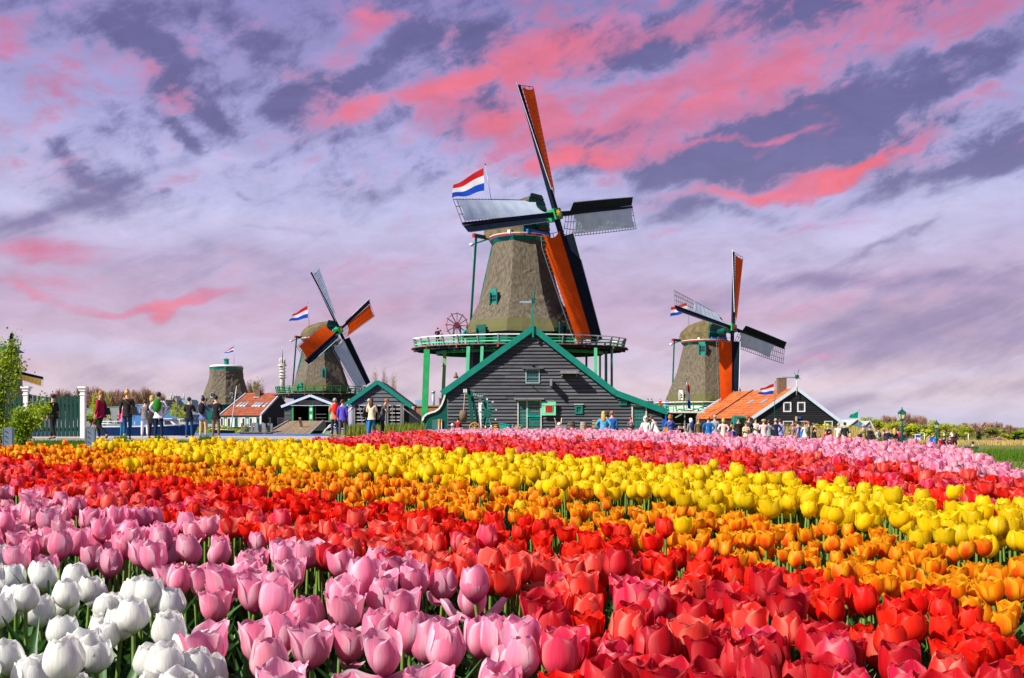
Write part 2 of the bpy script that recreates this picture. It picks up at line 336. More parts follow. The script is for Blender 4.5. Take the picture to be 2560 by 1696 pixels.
# quay paving between the beds and the water
def quay_z(x, y): return E - drop(x, y) + .05
sheet('paved_path', np.linspace(-60, -6.0, 60), np.linspace(33, 51.1, 20), quay_z, pv_m)
qw = MB()
for k in range(60):
    qw.box((-60 + k * .87 + .43, 51.25, WATER - .1), (.86, .28, 1.0))
o = qw.build('quay_edge', oldwood); o['kind'] = 'structure'

# ------------------------------------------------------------------ windmills
def solve_cross(tips, hub_px, dh):
    """Plane, spin and length of a four-armed cross whose tips project nearest to the four picture tips (up, right, down, left)."""
    H = W(hub_px[0], hub_px[1], dh); eye = Vector((0, 0, E))
    def cross(q):
        yaw, tilt, spin, L = q
        n = Vector((math.sin(yaw) * math.cos(tilt), -math.cos(yaw) * math.cos(tilt), math.sin(tilt)))
        r = Vector((math.cos(yaw), math.sin(yaw), 0)); u = n.cross(r) * -1 if n.cross(r).z < 0 else n.cross(r)
        return (u * math.cos(spin) - r * math.sin(spin)), (r * math.cos(spin) + u * math.sin(spin)), n, L
    def err(q):
        A, B, n, L = cross(q); e = 0
        for v, t in zip((A, B, -A, -B), tips):
            if t is None: continue
            p = H + v * L; x = 1280 + F * p.x / p.y; y = HY - F * (p.z - E) / p.y
            e += (x - t[0]) ** 2 + (y - t[1]) ** 2
        return e + (max(0, q[1] - R(17)) * 900) ** 2 + (max(0, -q[1] + R(6)) * 900) ** 2
    rr = random.Random(3); best = None
    for st in range(60):
        q = [rr.uniform(R(20), R(65)), rr.uniform(R(8), R(15)), rr.uniform(-.9, .9), rr.uniform(8, 14)]; e = err(q); step = [.3, .1, .3, 2]
        for k in range(160):
            c = [a + rr.gauss(0, s_) for a, s_ in zip(q, step)]; ec = err(c)
            if ec < e: q, e = c, ec
            else: step = [s_ * .975 for s_ in step]
        if best is None or e < best[0]: best = (e, q)
    return cross(best[1]) + (best[0],)

def sail(parent, hub, a, w, n, L, cloth, c0, c1, latw, ln=.16, bars=26, ragged=False, board=True, lat=None):
    """One sail: a along it, w towards the lattice side, n out of the front."""
    a = a.normalized(); w = w.normalized()
    def side(t):                                      # twist of the lattice from root to tip
        tw = R(30 * (1 - t) + 6); return (w * math.cos(tw) - n * math.sin(tw)).normalized()
    k = L / 12.0
    st = MB().bar(hub - a * .3 * k, hub + a * L, .42 * k, .40 * k, up=n, w2=.20 * k, h2=.18 * k)
    st = st.build('sail', plank_navy, parent)
    s0 = .13
    lb = MB(); pts = []
    for i in range(13):
        t = .17 + (1 - .17) * i / 12; s = side(t); p = hub + a * L * t
        pts.append((p - s * .15 * k + n * .02, p - s * (.15 + .72) * k + n * (.34 * k)))
    for (p, q), (p2, q2) in zip(pts, pts[1:]):
        lb.quad(p, q, q2, p2, 0); lb.quad(p - n * .04, p2 - n * .04, q2 - n * .04, q - n * .04, 0)
    if board:
        lb.build('leading_board', plank_navy, st)
        ed = MB()
        for (p, q), (p2, q2) in zip(pts, pts[1:]): ed.bar(q + n * .03, q2 + n * .03, .09 * k, .05 * k)
        ed.build('board_edge', lattice_w, st)
    la = MB(); r = .035 * k + .012
    P = lambda t, f: hub + a * L * t + side(t) * (f * latw * (1 - .12 * (t < .2)) + .1 * k)
    for i in range(bars):
        t = s0 + (1 - s0) * i / (bars - 1)
        la.bar(hub + a * L * t - side(t) * .12 * k, P(t, 1.03), r, r, up=n)
    for f in (.36, .7, 1.0):
        for i in range(10):
            t = s0 + (1 - s0) * i / 10; t2 = s0 + (1 - s0) * (i + 1) / 10
            la.bar(P(t, f), P(t2, f), r, r, up=n)
    la.build('lattice', lat or lattice_m, st)
    if cloth:
        ns, nw = 22, 6; vs = []
        for i in range(ns + 1):
            for j in range(nw + 1):
                f = j / nw
                sag0 = .045 * math.sin(f * math.pi) ; t0 = c0 + sag0 + (.05 * f if ragged else 0) ; t1 = c1 - .02 * math.sin(f * math.pi) - (.06 * f if ragged else 0)
                t = t0 + (t1 - t0) * i / ns
                edge = .95 - (.10 if ragged else .03) * math.sin(i / ns * math.pi)
                ff = .04 + (edge - .04) * f
                belly = .16 * k * math.sin(f * math.pi) * (.6 + .4 * math.sin(i * 1.9)) * (.4 if i in (0, ns) else 1)
                vs.append(P(t, ff) + n * (.13 + .04 * k + belly * .5) )
        fs = [(i * (nw + 1) + j, i * (nw + 1) + j + 1, (i + 1) * (nw + 1) + j + 1, (i + 1) * (nw + 1) + j) for i in range(ns) for j in range(nw)]
        MB().add(vs, fs, 0, True).build('sailcloth', cloth, st)
    return st

def octo(r, z, th, n=8):        # ring of n corners, a face towards the camera turned by th
    return [(r * math.cos(2 * math.pi * (k + .5) / n - math.pi / 2 + th), r * math.sin(2 * math.pi * (k + .5) / n - math.pi / 2 + th), z) for k in range(n)]

def rings(mb, rs, n=8, th=0., mi=0, sub=6, wob=0., smooth=False, caps=True):
    """Faceted tower; sub splits every face across so that it can be uneven."""
    vs = []; m = n * sub
    for r, z in rs:
        c = octo(r, z, th, n)
        for k in range(n):
            p, q = Vector(c[k]), Vector(c[(k + 1) % n])
            for j in range(sub):
                v = p.lerp(q, j / sub); rr = 1 + wob * (rnd.random() - .5) * .02 * 2
                vs.append((v.x * rr, v.y * rr, v.z + wob * (rnd.random() - .5) * .03))
    fs = [(i * m + k, i * m + (k + 1) % m, (i + 1) * m + (k + 1) % m, (i + 1) * m + k) for i in range(len(rs) - 1) for k in range(m)]
    if caps: fs += [tuple(reversed(range(m))), tuple(range((len(rs) - 1) * m, len(rs) * m))]
    mb.add(vs, fs, mi, smooth)
    return mb

def body_profile(prof, steps=5):
    out = []
    for (z0, r0), (z1, r1) in zip(prof, prof[1:]):
        for i in range(steps): t = i / steps; out.append((r0 + (r1 - r0) * t, z0 + (z1 - z0) * t))
    out.append((prof[-1][1], prof[-1][0])); return out

def windmill(name, label, d, cx, prof_px, hub_px, tips, yaw0, sails, cap_px, gallery=None, base_half=None, tail=True, th=R(10), latw=2.1, hub_mat=None, windows=(), capm=None, base_m=None, group='windmills of the village', th2=None):
    s = F / d
    X0 = (cx - 1280) / s; g = gzf(X0, d) if gallery is None or True else 0
    g = max(g, WATER + .2)
    T = thing(name, label, 'windmill', (X0, d, g), group=group)
    Z = lambda py: (HY - py) / s + E - g; XX = lambda px: (px - cx) / s
    # tower
    prof = [(Z(y), hw / s / .96) for y, hw in prof_px]
    tw = MB(); rings(tw, body_profile(prof), th=th, wob=.35); tower = tw.build('thatched_tower', thatch, T)
    zb, rb = prof[0]; zt, rt = prof[-1]
    ms = MB(); rings(ms, [(rb * 1.012, zb - .12), (rb * 1.012 - .25 * (rb - prof[1][1]) / max(.1, prof[1][0] - zb), zb + .25), (np.interp(zb + 1.1, [p[0] for p in prof], [p[1] for p in prof]) * 1.012, zb + 1.1)], th=th, caps=False, wob=.6)
    ms.build('mossy_skirt', thatch_moss, tower)
    # collar rings under the cap
    rg = MB(); rings(rg, [(rt * 1.03, zt - .1), (rt * 1.12, zt + .22)], th=th, sub=1); rg.build('green_collar', teal, T)
    rg = MB(); rg.lathe([(rt * 1.10, zt + .22), (rt * 1.12, zt + .5)], 24, smooth=False); rg.build('white_collar', white, T)
    rg = MB(); rg.lathe([(rt * 1.135, zt + .30), (rt * 1.135, zt + .42)], 24, smooth=False); rg.build('red_collar', red_p, T)
    # spokes
    hx = XX(hub_px[0]); f = Vector((math.sin(yaw0), -math.cos(yaw0), 0))
    for _ in range(3):
        reach = min(max(hx / f.x if abs(f.x) > .3 else 4.0, 3.0), 5.2); dh = d + f.y * reach
        A3, B3, n, L, er = solve_cross(tips, hub_px, dh); f = Vector((n.x, n.y, 0)).normalized(); hx = (hub_px[0] - 1280) / F * dh - X0
    sd = Vector((-f.y, f.x, 0)); sh = F / dh
    hub = Vector(((hub_px[0] - 1280) / sh - X0, dh - d, (HY - hub_px[1]) / sh + E - g))
    # cap: thatched boat shape along f
    zc0 = zt + .5; zc1 = Z(cap_px[0]) ; H = zc1 - zc0
    stn = [(-3.5, .50, .42), (-3.0, .62, .72), (-1.8, .82, .95), (-.2, .93, 1.0), (1.2, .98, .92), (2.1, 1.0, .72)]
    kk = cap_px[1] / s / 3.2
    cp = MB(); vs = []; nn = 12
    for t, hh, ww in stn:
        for j in range(nn + 1):
            an = math.pi * j / nn; cx_ = math.cos(an); sz = max(0, math.sin(an)) ** .72
            zlow = (-.35 * (1 - abs(t) / 4)) if t > -3 else .5
            p = f * t * kk + sd * (cx_ * ww * 2.45 * kk) ; vs.append((p.x, p.y, zc0 + (H * hh * sz if j not in (0, nn) else zlow * .6)))
    m = nn + 1
    fs = [(i * m + j, (i + 1) * m + j, (i + 1) * m + j + 1, i * m + j + 1) for i in range(len(stn) - 1) for j in range(nn)] + [tuple(range(m)), tuple(reversed(range((len(stn) - 1) * m, len(stn) * m)))]
    fs += [(i * m, i * m + nn, (i + 1) * m + nn, (i + 1) * m) for i in range(len(stn) - 1)]
    cap = recalc(cp.add(vs, fs, 0, False).build('thatched_cap', capm or thatch_cap, T))
    # green planked front of the cap
    fr = MB(); e = stn[-1]; base = f * (e[0] * kk + .02)
    M = Matrix(((sd.x, -f.x, 0, base.x), (sd.y, -f.y, 0, base.y), (0, 0, 1, zc0), (0, 0, 0, 1)))
    hh = H * 1.03; ww = 1.75 * kk; npl = 9
    for i in range(npl):
        z0 = -.3 + (hh + .3) * i / npl; z1 = -.3 + (hh + .3) * (i + 1) / npl - .03
        wf = lambda z: ww * (1 - max(0, z / hh) ** 2.2 * .62)
        b0 = wf(z0); b1 = wf(z1)
        pl = MB().add([(-b0, -.16, z0), (b0, -.16, z0), (b1, -.10, z1), (-b1, -.10, z1), (-b0, .02, z0), (b0, .02, z0), (b1, .02, z1), (-b1, .02, z1)], [(0, 1, 2, 3), (7, 6, 5, 4), (0, 4, 5, 1), (1, 5, 6, 2), (2, 6, 7, 3), (3, 7, 4, 0)], M=M)
        recalc(pl.build('front_plank', teal_d if i % 3 else teal, T))
    MB().box((0, -.3, .1), (ww * 1.7, .3, .38), M=M).build('front_beam', blue_p, T)
    MB().box((ww * .25, -.24, .75), (ww * .5, .12, .6), M=M).build('name_board', maroon, T)
    if tail:
        # windshaft, cross beams and tail poles behind the cap
        for q, zz, ln in ((-2.6, .15, 4.6), (1.2, .05, 3.4)):
            c = f * q * kk
            p1 = c + sd * ln * kk * .72; p2 = c - sd * ln * kk * .72
            MB().bar((p1.x, p1.y, zc0 + zz), (p2.x, p2.y, zc0 + zz), .3, .32).build('cross_beam', teal_d, T)
            for p_, sgn in ((p1, 1), (p2, -1)):
                e_ = p_ + sd * sgn * .16
                MB().bar((p_.x, p_.y, zc0 + zz), (e_.x, e_.y, zc0 + zz), .33, .35).build('beam_tip', white if q > 0 else red_p, T)
        gzl = Z(gallery[0]) if gallery else 0
        foot = Vector((-f.x * rb * 1.12, -f.y * rb * .6, gzl + .35)) - Vector((.25, 0, 0))
        topc = -f * 3.2 * kk
        MB().bar((topc.x, topc.y, zc0 + .7), foot, .36, .36, w2=.3, h2=.3).build('tail_pole', teal, T)
        for q, so_, hgt in ((-2.6, 1, .36), (-2.6, -1, .36), (1.2, 1, .30)):
            p1 = f * q * kk + sd * so_ * 3.1 * kk
            MB().bar((p1.x, p1.y, zc0 + .1), foot + Vector((0, 0, .8 * hgt)) + (Vector((p1.x, p1.y, 0)) * .04), .2, .2).build('tail_brace', teal if q < 0 else green, T)
        # brake pole sticking out to the left with its rope
        q0 = Vector((topc.x, topc.y, zc0 + .6)); q1 = q0 + Vector((-2.3, -.6, -.9))
        MB().bar(q0, q1, .16, .13).build('brake_pole', teal, T)
        MB().lathe([(.05, -.12), (.2, -.1), (.22, .1), (.06, .16)], 8, c=tuple(q1)).build('pole_knob', white, T)
        MB().tube([q1, (q1.x + 1.2, q1.y, gzl + 1.0)], .018, 4).build('brake_rope', rope_m, T)
    # hub and shaft
    axis_b = hub - n * 3.0
    MB().tube([axis_b, hub + n * .1], .42, 10).build('windshaft', teal_d, T)
    hb = MB(); q = n.to_track_quat('Z', 'Y').to_matrix().to_4x4(); q.translation = hub + n * .15
    ang = math.atan2((q.inverted().to_3x3() @ A3).y, (q.inverted().to_3x3() @ A3).x)
    hb.box((0, 0, -.35), (1.0, 1.0, 1.1), rz=ang, M=q); hbo = hb.build('hub', green, T)
    st = MB(); st.add([(0, 0, .34)] + [(r_ * math.cos(math.pi * k / 8), r_ * math.sin(math.pi * k / 8), .24) for k in range(16) for r_ in ((.40, .28)[k % 2],)], [(0, k + 1, (k + 1) % 16 + 1) for k in range(16)], M=q)
    st.build('hub_star', hub_mat or yellow_p, hbo)
    MB().add([(.42 * math.cos(math.pi * k / 8), .42 * math.sin(math.pi * k / 8), .22) for k in range(16)], [tuple(range(16))], M=q).build('hub_disc', maroon if hub_mat is None else iron, hbo)
    # sails: A (up), B (right), -A (down), -B (left); lattice lies clockwise
    dirs = [(A3, B3), (B3, -A3), (-A3, -B3), (-B3, A3)]
    for (a, w), sp in zip(dirs, sails):
        sail(T, hub + n * (.12 if a in (A3,) else 0), a, w, n, L, sp[0], sp[1], sp[2], latw, **(sp[3] if len(sp) > 3 else {}))
    # gallery
    if gallery:
        y_deck, half, yr, zrail = gallery[:4]; zd = Z(y_deck); Rg = half / s; N = 16
        stg = gallery[4] if len(gallery) > 4 else {}
        ring = lambda r, z, k: Vector((r * math.cos(2 * math.pi * k / N + .2), r * yr * math.sin(2 * math.pi * k / N + .2), z))
        nb = stg.get('boards', 1)
        for k in range(N):          # deck boards: a sector of boards each
            for j in range(nb):
                r0, r1 = rb * .9, Rg + .25; k0 = k + j / nb; k1 = k + (j + 1) / nb - .02
                a_, b_, c_, d_ = ring(r0, zd, k0), ring(r1, zd, k0), ring(r1, zd, k1), ring(r0, zd, k1); dn = Vector((0, 0, -.07))
                recalc(MB().add([a_, b_, c_, d_, a_ + dn, b_ + dn, c_ + dn, d_ + dn], [(0, 1, 2, 3), (7, 6, 5, 4), (0, 4, 5, 1), (1, 5, 6, 2), (2, 6, 7, 3), (3, 7, 4, 0)]).build('deck_board', oldwood, T))
        for k in range(N):
            p, q_ = ring(Rg, zd, k), ring(Rg, zd, k + 1); out = ring(1, 0, k).normalized(); out2 = ring(1, 0, k + 1).normalized()
            MB().bar(ring(Rg - .1, zd - .22, k), ring(Rg - .1, zd - .22, k + 1), .12, .26).build('edge_beam', plank_dark, T)
            MB().bar(ring(Rg * .8, zd - .5, k), ring(Rg * .8, zd - .5, k + 1), .16, .28).build('ring_beam', stg.get('beam', green), T)
            MB().bar(ring(rb * .7, zd - .2, k), ring(Rg + .35, zd - .2, k), .14, .18).build('joist', plank_dark, T)
            MB().bar(ring(Rg + .34, zd - .2, k), ring(Rg + .42, zd - .2, k), .16, .2).build('joist_tip', stg.get('tip', red_p), T)
            for h_, m_, th_ in ((zrail, stg.get('top', white), .10), (zrail * .62, stg.get('rail', green), .08), (zrail * .3, stg.get('rail', green_l), .11)):
                MB().bar(p + out * .25 * h_ + Vector((0, 0, h_)), q_ + out2 * .25 * h_ + Vector((0, 0, h_)), .07, th_).build('rail', m_, T)
            for kk_ in (0, .5):
                pp = ring(Rg, zd, k + kk_); oo = ring(1, 0, k + kk_).normalized(); pp = p.lerp(q_, kk_)
                MB().bar(pp, pp + oo * .25 * zrail + Vector((0, 0, zrail)), .11, .15).build('rail_post', stg.get('post', greywood), T)
        zbt = zb
        wl = MB(); rings(wl, [(rb * .93, zd), (rb * .93, zbt + .1)], th=th, sub=1); wl.build('gallery_wall', stg.get('wall', green), T)
        for (px, pw, yb, m_, dep) in stg.get('posts', ()):
            MB().bar((XX(px), dep, zd - .4), (XX(px) + stg.get('lean', 0) * (px < cx), dep, max(-.2, yb)), pw, pw).build('gallery_post', m_, T)
    if base_half:
        bs = MB(); rings(bs, [(base_half / s / .96, -.3), (base_half / s / .96 * .97, (Z(gallery[0]) if gallery else zb) - .05)], th=th, sub=1); bs.build('base_wall', base_m or plank_dark, T)
    # windows in the thatch: (px, py, w, h)
    for (px, py, w_, h_, kind) in windows:
        z = Z(py); r = np.interp(z, [p[0] for p in prof], [p[1] for p in prof])
        x = XX(px); best = None
        for k in range(8):
            an = -math.pi / 2 + th + k * math.pi / 4
            if math.sin(an) > .2: continue
            nr = Vector((math.cos(an), math.sin(an), 0)); ap = r * math.cos(math.pi / 8); tx = Vector((-nr.y, nr.x, 0))
            if abs(tx.x) < .05: continue
            t = (x - nr.x * ap) / tx.x
            if abs(t) <= r * math.sin(math.pi / 8) * 1.02: best = (nr, nr * ap + tx * t, tx); break
        if not best: continue
        nr, c, tx = best; up = Vector((0, 0, 1)); w2, h2 = w_ / s / 2 / max(.35, abs(tx.x)), h_ / s / 2
        c = Vector((c.x, c.y, z)) + nr * .05
        hood = MB(); q4 = lambda sx_, sz_, o_: c + tx * sx_ * w2 + up * sz_ * h2 + nr * o_
        # reveal box standing proud of the sloping thatch
        sl_ = .12 + .25 * h2
        fr = MB()
        for a_, b_ in (((-1, -1), (1, -1)), ((1, -1), (1, 1)), ((1, 1), (-1, 1)), ((-1, 1), (-1, -1))):
            fr.bar(q4(a_[0], a_[1], .1), q4(b_[0], b_[1], .1), .10, .30 + sl_)
        wn = fr.build('window' if kind != 'door' else 'door', {'green': teal, 'door': teal_d, 'white': white_w, 'dark': plank_navy}[kind], T)
        MB().quad(q4(-1, -1, .12), q4(1, -1, .12), q4(1, 1, .12), q4(-1, 1, .12)).build('pane', glass_d if kind != 'door' else teal_d, wn)
        if kind != 'door':
            gb = MB(); gb.bar(q4(0, -1, .16), q4(0, 1, .16), .05); gb.bar(q4(-1, 0, .16), q4(1, 0, .16), .05); gb.build('glazing_bar', teal if kind == 'green' else white, wn)
    return T, dict(s=s, Z=Z, XX=XX, n=n, f=f, hub=hub, zb=zb, rb=rb, g=g, X0=X0, zc1=zc1)

def dutch_flag(label, d, top, bot, fly, poletop, polebot, group='red, white and blue flags', name='flag', cols=None, polemat=None, hw=None):
    """Flag with wave; hoist from top to bot (px), free end at fly (top px, bottom px)."""
    s = F / d; P3 = lambda p, dy=0: Vector(((p[0] - 1280) / s, d + dy, E + (HY - p[1]) / s))
    base = P3(polebot)
    T = thing(name, label, 'flag', base, group=group)
    MB().tube([Vector(), P3(poletop) - base], [max(.04, .55 / s * 1.2), max(.025, .4 / s)], 8).build('pole', polemat or steel, T)
    MB().lathe([(.02, -.05), (.07, 0), (.05, .08)], 8, c=tuple(P3(poletop) - base)).build('finial', iron, T)
    cols = cols or [(.55, .015, .02), (.78, .78, .80), (.01, .075, .50)]
    ns, per = 16, 4; nj = per * len(cols)
    h0, h1, f0, f1 = P3(top), P3(bot), P3(fly[0]), P3(fly[1])
    wd = (f0 - h0).length
    for ci, c in enumerate(cols):
        vs = []
        for i in range(ns + 1):
            u = i / ns
            for j in range(per + 1):
                v = (ci * per + j) / nj
                p = h0.lerp(f0, u).lerp(h1.lerp(f1, u), v)
                p = p + Vector((0, .07 * wd * u * math.sin(u * 9 + v * 3.2), .03 * wd * math.sin(u * 7.5 + 1.0 * v) * u ** .5))
                vs.append(p - base)
        fs = [(i * (per + 1) + j, i * (per + 1) + j + 1, (i + 1) * (per + 1) + j + 1, (i + 1) * (per + 1) + j) for i in range(ns) for j in range(per)]
        nm = 'flag_cloth_%d' % (abs(hash(c)) % 99999)
        MB().add(vs, fs, 0, True).build('stripe', mat('cloth %s' % (c,), c, .7, var=.08, transl=.3, spec=.1), T)
    return T

OW = (cloth_o, .20, .965); 
bigT, BM = windmill('windmill', 'tall thatched windmill behind the black gabled barn, largest of the mills', 90, 1299,
    [(838, 143), (795, 120), (749, 99), (700, 86), (668, 80), (609, 66)], (1389, 537), [(1302, 213), (1588, 522), (1490, 856), (1164, 562)], R(45),
    [(cloth_o, .17, .985), (cloth_w, .20, .975), (cloth_o, .12, .985), (cloth_w, .10, .985)], (498, 86), gallery=(871, 262, .55, .80, dict(boards=3, wall=teal_d, posts=[(1076, .52, -.2, green, -3.6), (1117, .3, -.2, green_y, -2.6), (1179, .3, .4, green_l, -6.6), (1211, .26, .4, green_l, -6.8), (1477, .26, .2, green_l, -5.2), (1468, .2, .2, teal, 1.0), (1505, .18, .2, green_l, 2.0), (1510, .18, .2, teal, -2.2), (1515, .18, .2, green_l, .4), (1521, .2, .2, teal, -3.0)], lean=-.28)),
    base_half=132, windows=[(1237, 757, 17, 30, 'green'), (1208, 848, 22, 34, 'door'), (1398, 845, 18, 40, 'door'), (1404, 790, 12, 22, 'dark')], latw=2.05)
# winding wheel on the gallery
s = BM['s']; c = Vector((BM['XX'](1146), -2.2, BM['Z'](820)))
ww = MB(); k_ = 20; r_ = 29 / s
pts = [c + Vector((r_ * .85 * math.cos(a), r_ * .5 * math.cos(a), r_ * math.sin(a))) for a in [2 * math.pi * i / 28 for i in range(29)]]
wh = ww.tube(pts, .045, 5).build('winding_wheel', mat('pinkish_rim', (.35, .12, .12), .6), bigT)
for i in range(12):
    a = 2 * math.pi * i / 12; dv = Vector((r_ * .85 * math.cos(a), r_ * .5 * math.cos(a), r_ * math.sin(a)))
    MB().bar(c, c + dv * 1.14, .07, .07).build('spoke', greywood, wh)
MB().tube([c + Vector((0, -.4, 0)), c + Vector((0, .4, 0))], .27, 10).build('axle_drum', maroon, wh)
MB().bar(c + Vector((-.3, 0, 0)), (c.x - .3, c.y, BM['Z'](871)), .14).bar(c + Vector((.3, 0, 0)), (c.x + .3, c.y, BM['Z'](871)), .14).build('wheel_stand', teal, wh)
windmill('windmill', 'thatched windmill behind the orange tiled house with one upright orange sail', 133, 1762,
    [(1008, 94), (975, 84), (930, 66), (862, 50)], (1831, 821), [(1832, 631), (1966, 868), None, (1692, 762)], R(45),
    [(cloth_o, .14, .97), (cloth_w, .12, .80, dict(ragged=True)), (cloth_o, .15, .985), (cloth_w, .12, .72, dict(ragged=True))], (798, 60), gallery=(1030, 118, .8, 1.25, dict(top=white, rail=green_l, post=green, beam=white_w, wall=white_w, boards=1)),
    base_half=86, windows=[(1746, 877, 14, 24, 'green'), (1791, 903, 10, 20, 'dark'), (1792, 955, 10, 18, 'dark'), (1790, 990, 10, 18, 'dark'), (1693, 993, 8, 20, 'white')], th=R(12), latw=2.1, hub_mat=red_p)
windmill('windmill', 'thatched windmill turning four slanted sails behind the white trimmed boathouse', 150, 803,
    [(978, 70), (945, 60), (905, 47), (855, 42)], (848, 826), [(784, 681), (933, 757), (925, 964), (771, 902)], R(45),
    [(cloth_w, .2, .97, dict(lat=lattice_w)), (cloth_o, .22, .97), (cloth_w, .15, .98, dict(lat=lattice_w)), (cloth_o, .12, .97)], (804, 48), gallery=(986, 108, .8, 1.1, dict(top=mat('deep_green', (.01, .17, .06), .5), rail=mat('deep_green', (0, 0, 0)), post=mat('deep_green', (0, 0, 0)), beam=teal_d, wall=plank_dark, boards=1)),
    base_half=66, windows=[(822, 876, 9, 18, 'green'), (822, 936, 8, 18, 'green'), (764, 970, 12, 14, 'green')], th=R(-2), latw=2.3)

# ------------------------------------------------------------------ buildings
class Face:
    """Helper for a wall facing the camera at depth d: px,py -> local x,z of a thing standing at X0."""
    def __init__(s, d, cx, g=None):
        s.d = d; s.s = F / d; s.X0 = (cx - 1280) / s.s; s.g = gzf(s.X0, d) if g is None else g
    def x(s, px): return (px - 1280) / s.s - s.X0
    def z(s, py): return (HY - py) / s.s + E - s.g
    def pt(s, p): return (s.x(p[0]), s.z(p[1]))

def plank(x0, x1, z0, z1, xt0, xt1, y, m, parent, proud=.035):
    """clapboard from (x0..x1 at the bottom) to (xt0..xt1 at the top); lower edge stands proud"""
    yb, yt = y - proud - .02, y - .012
    vs = [(x0, yb, z0), (x1, yb, z0), (xt1, yt, z1), (xt0, yt, z1), (x0, y, z0), (x1, y, z0), (xt1, y, z1), (xt0, y, z1)]
    return MB().add(vs, [(0, 1, 2, 3), (7, 6, 5, 4), (4, 5, 1, 0), (1, 5, 6, 2), (2, 6, 7, 3), (3, 7, 4, 0)]).build('plank', m, parent)

def clap_wall(parent, left, right, z0, z1, pitch, y, m, seams=3, proud=.035):
    z = z0
    while z < z1 - .02:
        zt = min(z + pitch * 1.0, z1); a0, b0, a1, b1 = left(z), right(z), left(zt), right(zt)
        if b0 - a0 < .15: break
        n = max(1, min(seams, int((b0 - a0) / 2.2))); cuts = sorted([a0 + (b0 - a0) * ((i + .2 + .6 * rnd.random()) / n) for i in range(n - 1)])
        cs = [a0] + cuts + [b0]
        for i in range(len(cs) - 1):
            l0, r0 = cs[i] + (.004 if i else 0), cs[i + 1] - .004
            plank(l0, r0, z, zt - .025, a1 if i == 0 else l0, b1 if i == len(cs) - 2 else r0, y - rnd.random() * .012, m, parent, proud * (.85 + .3 * rnd.random()))
        z += pitch

def window(parent, x0, x1, z0, z1, y, fm, gm=None, nx=2, nz=2, fw=.08, bars=None, name='window', dep=.08):
    fr = MB(); ym = y - dep / 2
    for a, b in (((x0, z0), (x1, z0)), ((x0, z1), (x1, z1))): fr.box(((a[0] + b[0]) / 2, ym, a[1]), (abs(b[0] - a[0]) + fw, dep, fw))
    for x in (x0, x1): fr.box((x, ym + .002, (z0 + z1) / 2), (fw, dep, z1 - z0 - fw))
    w = fr.build(name, fm, parent)
    MB().box(((x0 + x1) / 2, y - .01, (z0 + z1) / 2), (x1 - x0 - fw, .01, z1 - z0 - fw)).build('pane', gm or glass_d, w)
    bw = fw * .35
    for i in range(1, nx): MB().box((x0 + (x1 - x0) * i / nx, y - .03, (z0 + z1) / 2), (bw, .03, z1 - z0 - fw)).build('glazing_bar', bars or fm, w)
    for i in range(1, nz): MB().box(((x0 + x1) / 2, y - .033, z0 + (z1 - z0) * i / nz), (x1 - x0 - fw, .03, bw)).build('glazing_bar', bars or fm, w)
    return w

def roof_slab(parent, pa, pb, y0, y1, th, m, name='roof'):
    """slab over the line pa->pb (x,z), from y0 to y1"""
    dx, dz = pb[0] - pa[0], pb[1] - pa[1]; l = math.hypot(dx, dz); nx, nz = -dz / l, dx / l
    if nz < 0: nx, nz = -nx, -nz
    poly = [pa, pb, (pb[0] + nx * th, pb[1] + nz * th), (pa[0] + nx * th, pa[1] + nz * th)]
    return recalc(MB().prism(poly, y0, y1).build(name, m, parent))

# --- the black gabled barn in front of the big mill
fa = Face(69, 1332, 1.1)
BA = thing('barn', 'black clapboard barn with green trimmed gable and big hatch door under the tall mill', 'barn', (fa.X0, 69, fa.g))
ap, le, kn, re_ = fa.pt((1332, 822)), fa.pt((1118, 975)), fa.pt((1538, 983)), fa.pt((1655, 1026))
zb0 = fa.z(1083)
lf = lambda z: le[0] if z <= le[1] else le[0] + (ap[0] - le[0]) * (z - le[1]) / (ap[1] - le[1])
def rf(z):
    if z <= re_[1]: return re_[0]
    if z <= kn[1]: return re_[0] + (kn[0] - re_[0]) * (z - re_[1]) / (kn[1] - re_[1])
    return kn[0] + (ap[0] - kn[0]) * (z - kn[1]) / (ap[1] - kn[1])
core = MB().prism([(le[0] + .03, -.3), (re_[0] - .03, -.3), (re_[0] - .03, re_[1]), kn, ap, (le[0] + .03, le[1])], .0, 13.5)
recalc(core.build('wall', plank_dark, BA))
clap_wall(BA, lf, rf, zb0, ap[1], .247, 0, plank_grey, seams=4, proud=.085)
roof_slab(BA, (le[0] - .35, le[1] - .25), ap, -.25, 13.6, .16, plank_dark); roof_slab(BA, ap, kn, -.25, 13.6, .16, plank_dark); roof_slab(BA, kn, (re_[0] + .3, re_[1] - .11), -.25, 13.6, .16, plank_dark)
def trim(p, q, w=.42, y=-.32, t=.09, parent=None, m=None, name='barge_board'):
    dx, dz = q[0] - p[0], q[1] - p[1]; l = math.hypot(dx, dz); nx, nz = -dz / l, dx / l
    if nz < 0: nx, nz = -nx, -nz
    o = recalc(MB().prism([(p[0] + nx * .2, p[1] + nz * .2), (q[0] + nx * .2, q[1] + nz * .2), (q[0] + nx * (.2 - w), q[1] + nz * (.2 - w)), (p[0] + nx * (.2 - w), p[1] + nz * (.2 - w))], y - t, y).build(name, m or teal, parent))
    return o
trim((le[0] - .38, le[1] - .27), ap, parent=BA); trim(ap, kn, parent=BA, y=-.325); trim(kn, (re_[0] + .35, re_[1] - .13), parent=BA, y=-.32)
MB().box((ap[0], -.47, fa.z(812)), (.14, .12, 1.9)).build('finial_post', teal, BA)
vn = MB().box((ap[0], -.47, fa.z(768)), (.09, .09, 2.2)).build('vane_pole', teal, BA)
MB().box((fa.x(1315), -.47, fa.z(757.5)), (.95, .05, .13)).build('vane_arm', steel, vn)
